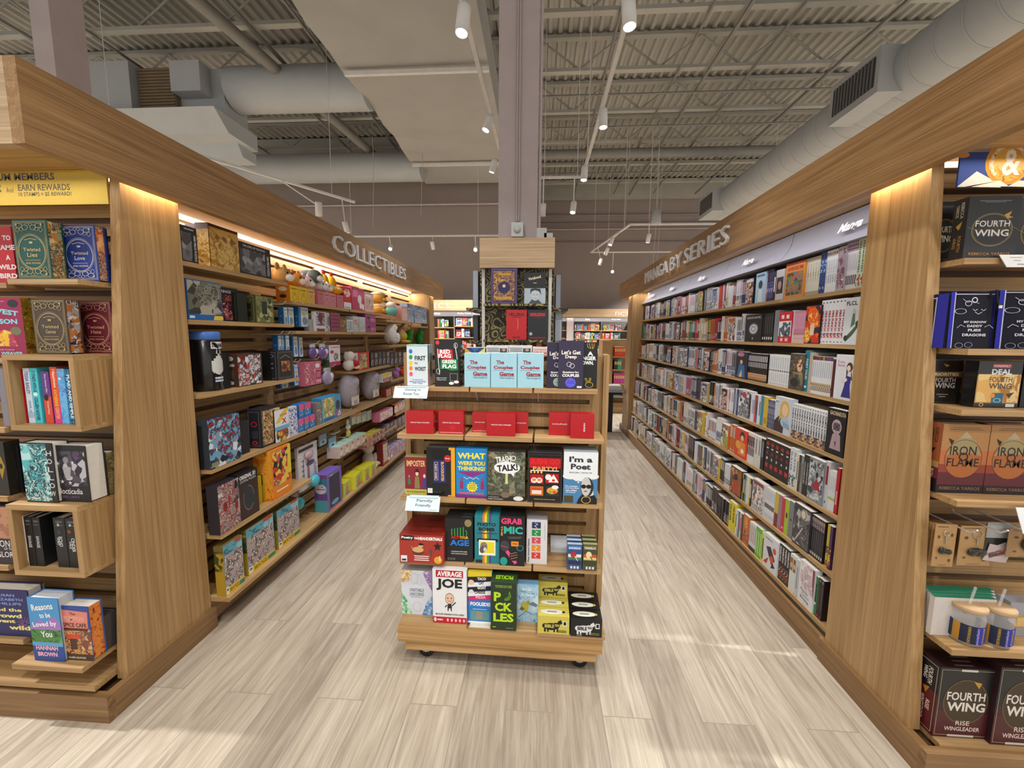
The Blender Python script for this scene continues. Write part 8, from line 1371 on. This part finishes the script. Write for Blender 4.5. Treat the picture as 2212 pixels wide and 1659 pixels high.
LIM = {0: 1628, 1: 1606, 2: 1586, 3: 1582, 4: 1584, 5: 1574, 6: 1571}
for row in range(7):
    y = yat(row, LIM[row], .012)+.004
    if row in (0, 3, 4, 5, 6):   # short gaps of the second bay between the picked volumes
        gaps = {0: [(1650.5, 1654), (1667, 1672)], 3: [(1622, 1641)], 4: [], 5: [(1601, 1623)], 6: [(1587, 1603)]}[row]
        for p0, p1 in gaps: run(row, p0, p1, max(1, int((p1-p0)/3)), .185, rng.sample(PAL, 5), '', lambda i: [('r', .25, .3, .75, .8, rng.choice(PAL))], stuff=STUFF)
    cnt = 0; ANC = ['light blue cover', 'white disc cover', 'navy fighter cover', 'red-haired armour cover', 'orange-red cover', 'brown cover', 'yellow spines'][row]
    def put(Ya, Yb, h, d, col, ops, back):
        global NIND
        one = cnt < 14
        place(row, Ya, Yb, h, d, col, ops, f'{CNAME[col]} manga volume, {ORDW[cnt]} beyond the {ANC}, {SH[row]} shelf' if one else '', f'manga beyond the {ANC}' if one else None, back, None if one else STUFF)
    while y < 6.19:
        bayend = next(b_ for b_ in BAYS[1:] if b_ > y+.02) if y+.02 < BAYS[-1] else 6.19
        if rng.random() < .13 and y+.13 < bayend:
            w = rng.uniform(.105, .13); h = rng.uniform(.17, .2)
            put(y+w, y, h, .06, rng.choice(PAL), [('b', .03, .03, .97, .97, rng.choice(BZ)), ('r', .1, .84, .9, .94, rng.choice(PAL))], .004); y += w+.002; cnt += 1
        else:
            n = rng.choice((1, 2, 2, 3, 4, 5, 7)); w = rng.uniform(.013, .024); h = rng.uniform(.165, .205); col = rng.choice(PAL); c2 = rng.choice(PAL); bz = rng.choice(BZ) if rng.random() < .5 else None; v = rng.uniform(.3, .55)
            for i in range(n):
                if y+w > bayend-.003: y = bayend+.003; break
                ops = [('r', .25, v, .75, .92, c2), ('r', .2, .04, .8, .1, c2)]
                if bz: ops.append(('b', 0, .1, 1, v-.05, bz))
                put(y+w, y, h*(1+rng.uniform(-.01, .01)), .12, col, ops, .012+rng.uniform(0, .006)); y += w+.0006; cnt += 1
STUFF.build('manga_volumes', None, 'hundreds of manga volumes filling the farther bays of the long shelf run', 'books', None, 'stuff')

# ---------------------------------------------------------------- display around the column
t = thing('column_display', 'four-sided display wrapped round the column, oak cap and gold paisley shelves', 'display stand', (-.18, 3.3, 0)); o = Vector(t.location)
def cpart(name, mb, mats=None): mb.v = [tuple(Vector(v)-o) for v in mb.v]; return mb.build(name, t)
mb = MB(); mb.box(-.468, .112, 3.28, 3.30, 2.02, 2.245, mat='fascia_x'); mb.box(-.468, -.448, 3.30, 4.04, 2.02, 2.245, mat='oak_z'); mb.box(.092, .112, 3.30, 4.04, 2.02, 2.245, mat='oak_z'); mb.box(-.448, .092, 4.02, 4.04, 2.02, 2.245, mat='fascia_x'); mb.box(-.448, .092, 3.30, 3.49, 2.225, 2.24, mat='oak_x'); cpart('cap_box', mb)
fx0, fx1 = atY(1048, 650, 3.36).x, atY(1183, 650, 3.36).x
mb = MB(); mb.box(fx0, fx1, 3.36, 3.39, .1, 2.02, mat='paisley'); cpart('front_panel', mb)
for px in (1044.3, 1188): x = atY(px, 650, 3.34).x; mb = MB(); mb.box(x-.012, x+.012, 3.335, 3.37, 0, 2.02, mat='white_metal'); cpart('post', mb)
mb = MB(); mb.box(fx0-.05, fx0-.03, 3.42, 3.95, .1, 2.02, mat='paisley'); cpart('side_panel', mb)
mb = MB(); mb.box(fx1+.03, fx1+.05, 3.42, 3.95, .1, 2.02, mat='paisley'); cpart('side_panel', mb)
LG = {}
for k, py in (('a', 656), ('b', 734)):
    z = atY(1115, py, 3.26).z; LG[k] = z
    mb = MB(); mb.box(fx0, fx1, 3.255, 3.36, z-.018, z, mat='paisley'); cpart('shelf', mb)
for z in (1.18, .9, .6): mb = MB(); mb.box(fx0, fx1, 3.255, 3.36, z-.018, z, mat='paisley'); cpart('shelf', mb)
for x0, x1 in ((fx0-.17, fx0-.051), (fx1+.051, fx1+.17)):
    for z in (LG['a']-.02, LG['b']-.01):
        mb = MB(); mb.prism([(x0, z), (x1, z), (x1, z-.035), (x0, z-.02)] if x0 < -.2 else [(x0, z-.035), (x0, z), (x1, z), (x1, z-.02)], 'y', 3.45, 3.93, mat='paisley'); 
        mb.v = [(v[0], v[1], v[2]) for v in mb.v]; cpart('side_shelf', mb)
Yc = 3.275
def CB(x0, x1, yt, zs, d, col, ops, label, **kw):
    a = atY(x0, yt, Yc); b_ = atY(x1, yt, Yc); return hardback('hardback_book', b_.x-a.x, a.z-zs, d, col, {'f': ops}, ((a.x+b_.x)/2, Yc, zs+.0006), 0, label, tilt=0, **kw)
PUR = busy(['#c8963a', '#2a1f5a', '#b8862e', '#3a2a6a', '#d8b05a'], 70, .6, seed=140)
CB(1060, 1118, 579.5, LG['a'], .04, '#2c1f58', [('f', .04, .03, .96, .97, .02, '#8a6a9a'), ('b', .1, .08, .9, .92, PUR), ('e', .5, .46, .22, .17, '#2c1f58'), ('e', .5, .50, .06, .05, '#e8c8a8'), ('p', [(.34, .34), (.66, .34), (.6, .46), (.4, .46)], '#1c2a5a'), ('r', .2, .12, .8, .2, '#c8963a'), ('r', .28, .80, .75, .86, '#c8963a')], 'purple and gold ornate book with a seated figure on the column display')
CB(1133, 1179, 589, LG['a'], .04, '#1b1d22', [('r', 0, 0, 1, .5, '#b4c4d0'), (T, 'Vagabond', .48, .82, .6, .12, '#e8dcb8', 12, .03), ('r', .42, .66, .58, .68, '#c8c8c8'), ('p', [(.2, 0), (.85, 0), (.66, .14), (.36, .14)], '#4a5258'), ('e', .52, .28, .19, .18, '#c4d0d8'), ('p', [(.28, .3), (.3, .48), (.5, .5), (.76, .48), (.8, .28), (.70, .40), (.5, .44), (.36, .40)], '#2c3236'), ('l', [(.42, .3), (.48, .29)], .02, '#23282c'), ('l', [(.57, .29), (.64, .3)], .02, '#23282c'), ('l', [(.46, .18), (.6, .18)], .015, '#4a5258')], 'black and pale blue book with a drawn face on the column display')
CB(1094, 1138, 669, LG['b'], .045, '#c8242c', [(T, 'HELLSING', .5, .84, .74, .11, '#2a1214', 0, .03), ('r', .3, .74, .72, .755, '#5a1a1c'), ('l', [(.56, .7), (.58, .5), (.55, .35)], .02, '#e8a0a0'), (T, 'DELUXE', .5, .08, .36, .05, '#2a1214', 0, .03)], 'bright red book on the lower ledge of the column display')
CB(1140, 1185, 669, LG['b'], .045, '#24282c', [(T, 'BERSERK', .5, .84, .76, .11, '#d8343c', 0, .07), ('r', .3, .75, .75, .76, '#8a2a30'), ('e', .16, .2, .08, .055, '#a8b8c0'), (T, 'DELUXE EDITION', .5, .07, .76, .05, '#c02a34', 0, .03)], 'black book with a red title on the lower ledge of the column display')
for x0, x1, yt, yb, w, lab in ((1021.5, 1032.5, 585, 657, -1, 'pale book seen edge-on at the collectibles side of the column display'), (1201.5, 1212, 594, 657, 1, 'pale book seen edge-on at the manga side of the column display, upper'), (1200, 1214, 672, 733, 1, 'pale book seen edge-on at the manga side of the column display, lower'), (1023, 1032, 681, 733, -1, 'grey book seen edge-on at the collectibles side of the column display, lower')):
    zs = (LG['a']-.02 if yb < 700 else LG['b']-.01); a = atY(x0, yt, 3.5); b_ = atY(x1, yt, 3.5)
    col = '#b8c4d4' if 'grey' not in lab else '#5a6270'
    mb = MB(); wd = b_.x-a.x; mb.box(-wd/2, wd/2, 0, .19, 0, a.z-zs, '#dfe3ea', 'matte', {'l': ('#3a3a3e', 'print'), 'r': ('#3a3a3e', 'print'), 'f': (col, 'matte')}); mb.box(-wd/2-.002, -wd/2, -.003, .193, 0, a.z-zs+.002, '#2c2c30'); mb.box(wd/2, wd/2+.002, -.003, .193, 0, a.z-zs+.002, '#2c2c30')
    mb.build('hardback_book', None, lab, 'book', None, None, ((a.x+b_.x)/2, 3.5, zs+.0006), (0, 0, 0))

# ---------------------------------------------------------------- back of the shop
def back_case(name, x0, x1, Y, words, signs, seams, rows, label, zt=2.32, zb_=2.075, cat='bookcase', txtx=None):
    t = thing(name, label, cat, (x0, Y, 0)); o = Vector(t.location)
    def bp(nm, mb, par=t): mb.v = [tuple(Vector(v)-o) for v in mb.v]; return mb.build(nm, par)
    mb = MB(); mb.box(x0, x1, Y-.16, Y-.12, zb_, zt, mat='fascia_x'); fa = bp('fascia', mb)
    for w, xa, xb, za, zb2 in words:
        mb = MB(); Face(mb, (xa, Y-.162, za), (xb-xa, 0, 0), (0, 0, zb2-za), 'matte').draw([('t', w, .5, .5, 1, 1, '#e4e2de', 0, .0)]); bp('lettering', mb, fa)
    mb = MB(); mb.box(x0, x1, Y+.2, Y+.23, 0, zb_, mat='panel_grey'); bp('back_panel', mb)
    mb = MB(); mb.box(x0, x1, Y-.02, Y, 1.945, 2.07, mat='header_grey'); hd = bp('header_sign', mb)
    for w, xa, xb in signs:
        mb = MB(); Face(mb, (xa, Y-.022, 1.985), (xb-xa, 0, 0), (0, 0, .06), 'matte').draw([('t', w, .5, .5, 1, 1, '#ffffff', 0, .03)]); bp('sign_text', mb, hd)
    for x in seams: mb = MB(); mb.box(x-.012, x+.012, Y-.02, Y+.2, 0, 1.945, mat='steel_paint'); bp('upright', mb)
    for xa, xb, z in rows: mb = MB(); mb.box(xa, xb, Y-.03, Y+.2, z-.022, z, mat='shelf_x'); bp('shelf', mb)
    mb = MB(); mb.box(x0, x1, Y-.05, Y, 0, .12, mat='plinth_x'); bp('plinth_board', mb)
    lamp('strip_lamp', 'AREA', ((x0+x1)/2, Y-.1, 2.05), 1.0*(x1-x0), (1, .95, .9), shape='RECTANGLE', size=.03, size_y=x1-x0, target=((x0+x1)/2, Y+.05, 1.2), along=(1, 0, 0))
    return t
YI = 10.0; ix = lambda px, py=700: atY(px, py, YI).x
xa, xb = -3.4, ix(1075); sm = ix(981.5); dz = lambda py: atY(980, py, YI).z
sm0 = sm-.92; sm2 = sm+.92
rw = [(xa, sm, dz(707)), (sm, sm2, dz(704)), (xa, sm, dz(731)), (sm, sm2, dz(728)), (xa, sm2, dz(752)), (xa, sm2, dz(775)), (xa, sm2, .55), (xa, sm2, .22)]
back_case('back_bookcase', xa, min(xb, sm2), YI, [('C O M I C S', ix(890), ix(973.5), 2.13, 2.255)], [('Poetry, Drama, Literary', ix(989), ix(1036)), ('Classics', ix(920), ix(952))], [sm0, sm, sm2], rw, 'grey-backed bookcase with an oak board lettered in white, behind the dot game box')
YF = 13.1; jx = lambda px, py=700: atY(px, py, YF).x; fz = lambda py: atY(1300, py, YF).z
sA = jx(1239); sB = jx(1299); sC = sB+(sB-sA); s0 = jx(1214)
rw2 = [(sA, sC, fz(714)), (sA, sC, fz(732)), (sA, sC, fz(748)), (sA, sC, fz(764)), (sA, sC, .8), (sA, sC, .5), (sA, sC, .2)]
back_case('back_bookcase', s0, sC+.9, YF, [('FICTION', jx(1326), jx(1384), 2.12, 2.24)], [('Fiction', jx(1264), jx(1274)), ('A-Z by Author', jx(1320), jx(1341))], [sA, sB, sC], rw2, 'bookcase with white fiction lettering at the far wall, seen past the manga fixture end')
mb = MB(); mb.box(jx(1224), sA-.015, YF-.06, YF+.19, 0, 2.07, mat='column_paint'); mb.build('trim_3', kind='structure')
CN = [('white', '#e4e2de'), ('black', '#1c1b1f'), ('orange', '#d8702a'), ('red', '#b82a2c'), ('navy', '#23305a'), ('sky blue', '#7ab4d0'), ('cream', '#d8cca8'), ('green', '#3a6a4a'), ('grey', '#8a8c90'), ('pink', '#d06a80'), ('yellow', '#d8c84a'), ('teal', '#2a7a80')]
def back_books(xa, xb, Y, z, h, where, seed, facefr=.35, n0=20):
    r = random.Random(seed); x = xa+.03; i = 0
    while x < xb-.06 and i < n0:
        nm, c = r.choice(CN); c2 = r.choice(CN)[1]
        if r.random() < facefr: w = r.uniform(.12, .15); ops = [('b', .08, .1, .92, .7, r.choice(BZ)), ('r', .1, .76, .9, .9, c2)]; wd = 'face-out'
        else: w = r.uniform(.025, .045); ops = [('r', .2, .5, .8, .85, c2)]; wd = 'spine-out'
        if x+w > xb-.02: break
        hh = h*r.uniform(.86, 1); mb, _ = blk(None, w*.96, hh, .13, c, ops)
        mb.build('shelved_book', None, f'small {nm} {wd} book, {ORDW[min(i, 15)]} along {where}', 'book', where, None, (x+w/2, Y-.02, z+.001), (0, 0, 0)); x += w+.003; i += 1
back_books(ix(943), sm-.012, YI, dz(707), .215, 'the upper shelf beside the lettered board, first bay', 1); back_books(sm+.012, ix(1029), YI, dz(704), .215, 'the upper shelf under the poetry sign', 2)
back_books(ix(943), sm-.012, YI, dz(731), .21, 'the second shelf beside the lettered board, first bay', 3); back_books(sm+.012, ix(1029), YI, dz(728), .20, 'the second shelf under the poetry sign', 4)
back_books(sm+.012, ix(1036), YI, dz(752), .2, 'the third shelf under the poetry sign', 5)
for i, (z, nm) in enumerate(((fz(714), 'upper'), (fz(732), 'second'), (fz(748), 'third'), (fz(764), 'fourth'))):
    back_books(sA+.012, sB-.012, YF, z, .2, f'the {nm} wall shelf by the white pilaster', 10+i); back_books(sB+.012, jx(1345), YF, z, .2, f'the {nm} wall shelf under the author sign', 20+i)
back_books(s0+.01, jx(1224)-.01, YF, fz(714), .2, 'the upper shelf before the white pilaster', 31); back_books(s0+.01, jx(1224)-.01, YF, fz(732), .2, 'the second shelf before the white pilaster', 32)
mb = MB()
for z in (fz(714), fz(732)): mb.box(s0, jx(1224), YF-.03, YF+.19, z-.022, z, mat='shelf_x')
mb.build('wall_shelf', None, 'short wall shelves between the column display and the white pilaster', 'shelf')
# low black table with books
TY = 6.42; tz = .63; x1 = 1.30; x0 = .35
t = thing('book_table', 'low black metal table between the rolling display and the far end panel', 'table', (x0, TY, 0)); o = Vector(t.location)
def tp(nm, mb): mb.v = [tuple(Vector(v)-o) for v in mb.v]; mb.build(nm, t)
mb = MB(); mb.box(x0, x1, TY, TY+.75, tz-.03, tz, mat='black_metal'); tp('table_top', mb)
for x in (x0+.06, x1-.20):
    mb = MB(); mb.box(x, x+.07, TY+.05, TY+.09, 0, tz-.03, mat='black_metal'); mb.box(x, x+.07, TY+.66, TY+.70, 0, tz-.03, mat='black_metal'); mb.box(x, x+.07, TY+.09, TY+.66, 0, .05, mat='black_metal'); tp('leg', mb)
for i, (a, b_, z, c, lab) in enumerate(((1303, 1348, 0, '#6a7080', 'bottom grey book of the stack at the table edge'), (1312, 1344, .028, '#8a90a0', 'second book from the bottom of the table stack'), (1312, 1344, .054, '#9aa0ac', 'third book of the table stack'), (1311, 1343, .080, '#c4c8d0', 'pale top book of the table stack'), (1296, 1311, .0281, '#c8d0dc', 'pale book lying beside the table stack'))):
    xa_, xb_ = atY(a, 840, TY+.05).x, atY(b_, 840, TY+.05).x
    carton('hardback_book', xb_-xa_, .025, .22, '#e0e0e0', {'f': [('r', 0, 0, 1, .15, c), ('r', 0, .85, 1, 1, c)]}, ((xa_+xb_)/2, TY+.05, tz+z+.001), 0, lab, 'book', mat='matte', top=c)
# far oak gondola with coloured classics
GYF = 8.2
t = thing('display_gondola', 'far oak gondola of colour-sorted books behind the black table', 'display stand', (1.4, GYF, 0)); o = Vector(t.location)
gx = lambda px: atY(px, 800, GYF).x; gz = lambda py: atY(1335, py, GYF).z
mb = MB(); mb.prism([(GYF-.05, .12), (GYF+.02, 1.42), (GYF+.5, 1.42), (GYF+.6, .12)], 'x', gx(1300), gx(1322), mat='oak_z'); tp('side_panel', mb)
mb = MB(); mb.box(gx(1322), gx(1322)+.9, GYF+.16, GYF+.19, .12, 1.42, mat='oak_x'); tp('back_panel', mb)
mb = MB(); mb.box(gx(1298), gx(1322)+.95, GYF-.1, GYF+.62, 0, .2, mat='plinth_x'); tp('base_board', mb)
for i, (pyb, c, nm, nn) in enumerate(((770, '#d8482a', 'orange', 6), (798, '#2aa08c', 'teal', 4), (828, '#b83a8a', 'magenta', 6), (856, '#3a90b8', 'blue', 4))):
    z = gz(pyb); mb = MB(); mb.box(gx(1322)+.004, gx(1322)+.9, GYF-.04, GYF+.158, z-.02, z, mat='shelf_x'); tp('shelf', mb)
    x = gx(1326)
    for k in range(nn):
        w = .032; mb, _ = blk(None, w, .19, .13, c if not (i == 1 and k < 2) else '#2c3428', [('r', .2, .5, .8, .8, '#e8c86a')]); mb.build('classic_book', None, f'{nm} book of the colour-sorted shelves beyond the table, {ORDW[k]} along', 'book', f'{nm} colour-sorted books', None, (x+w/2, GYF-.03, z+.001)); x += w+.002
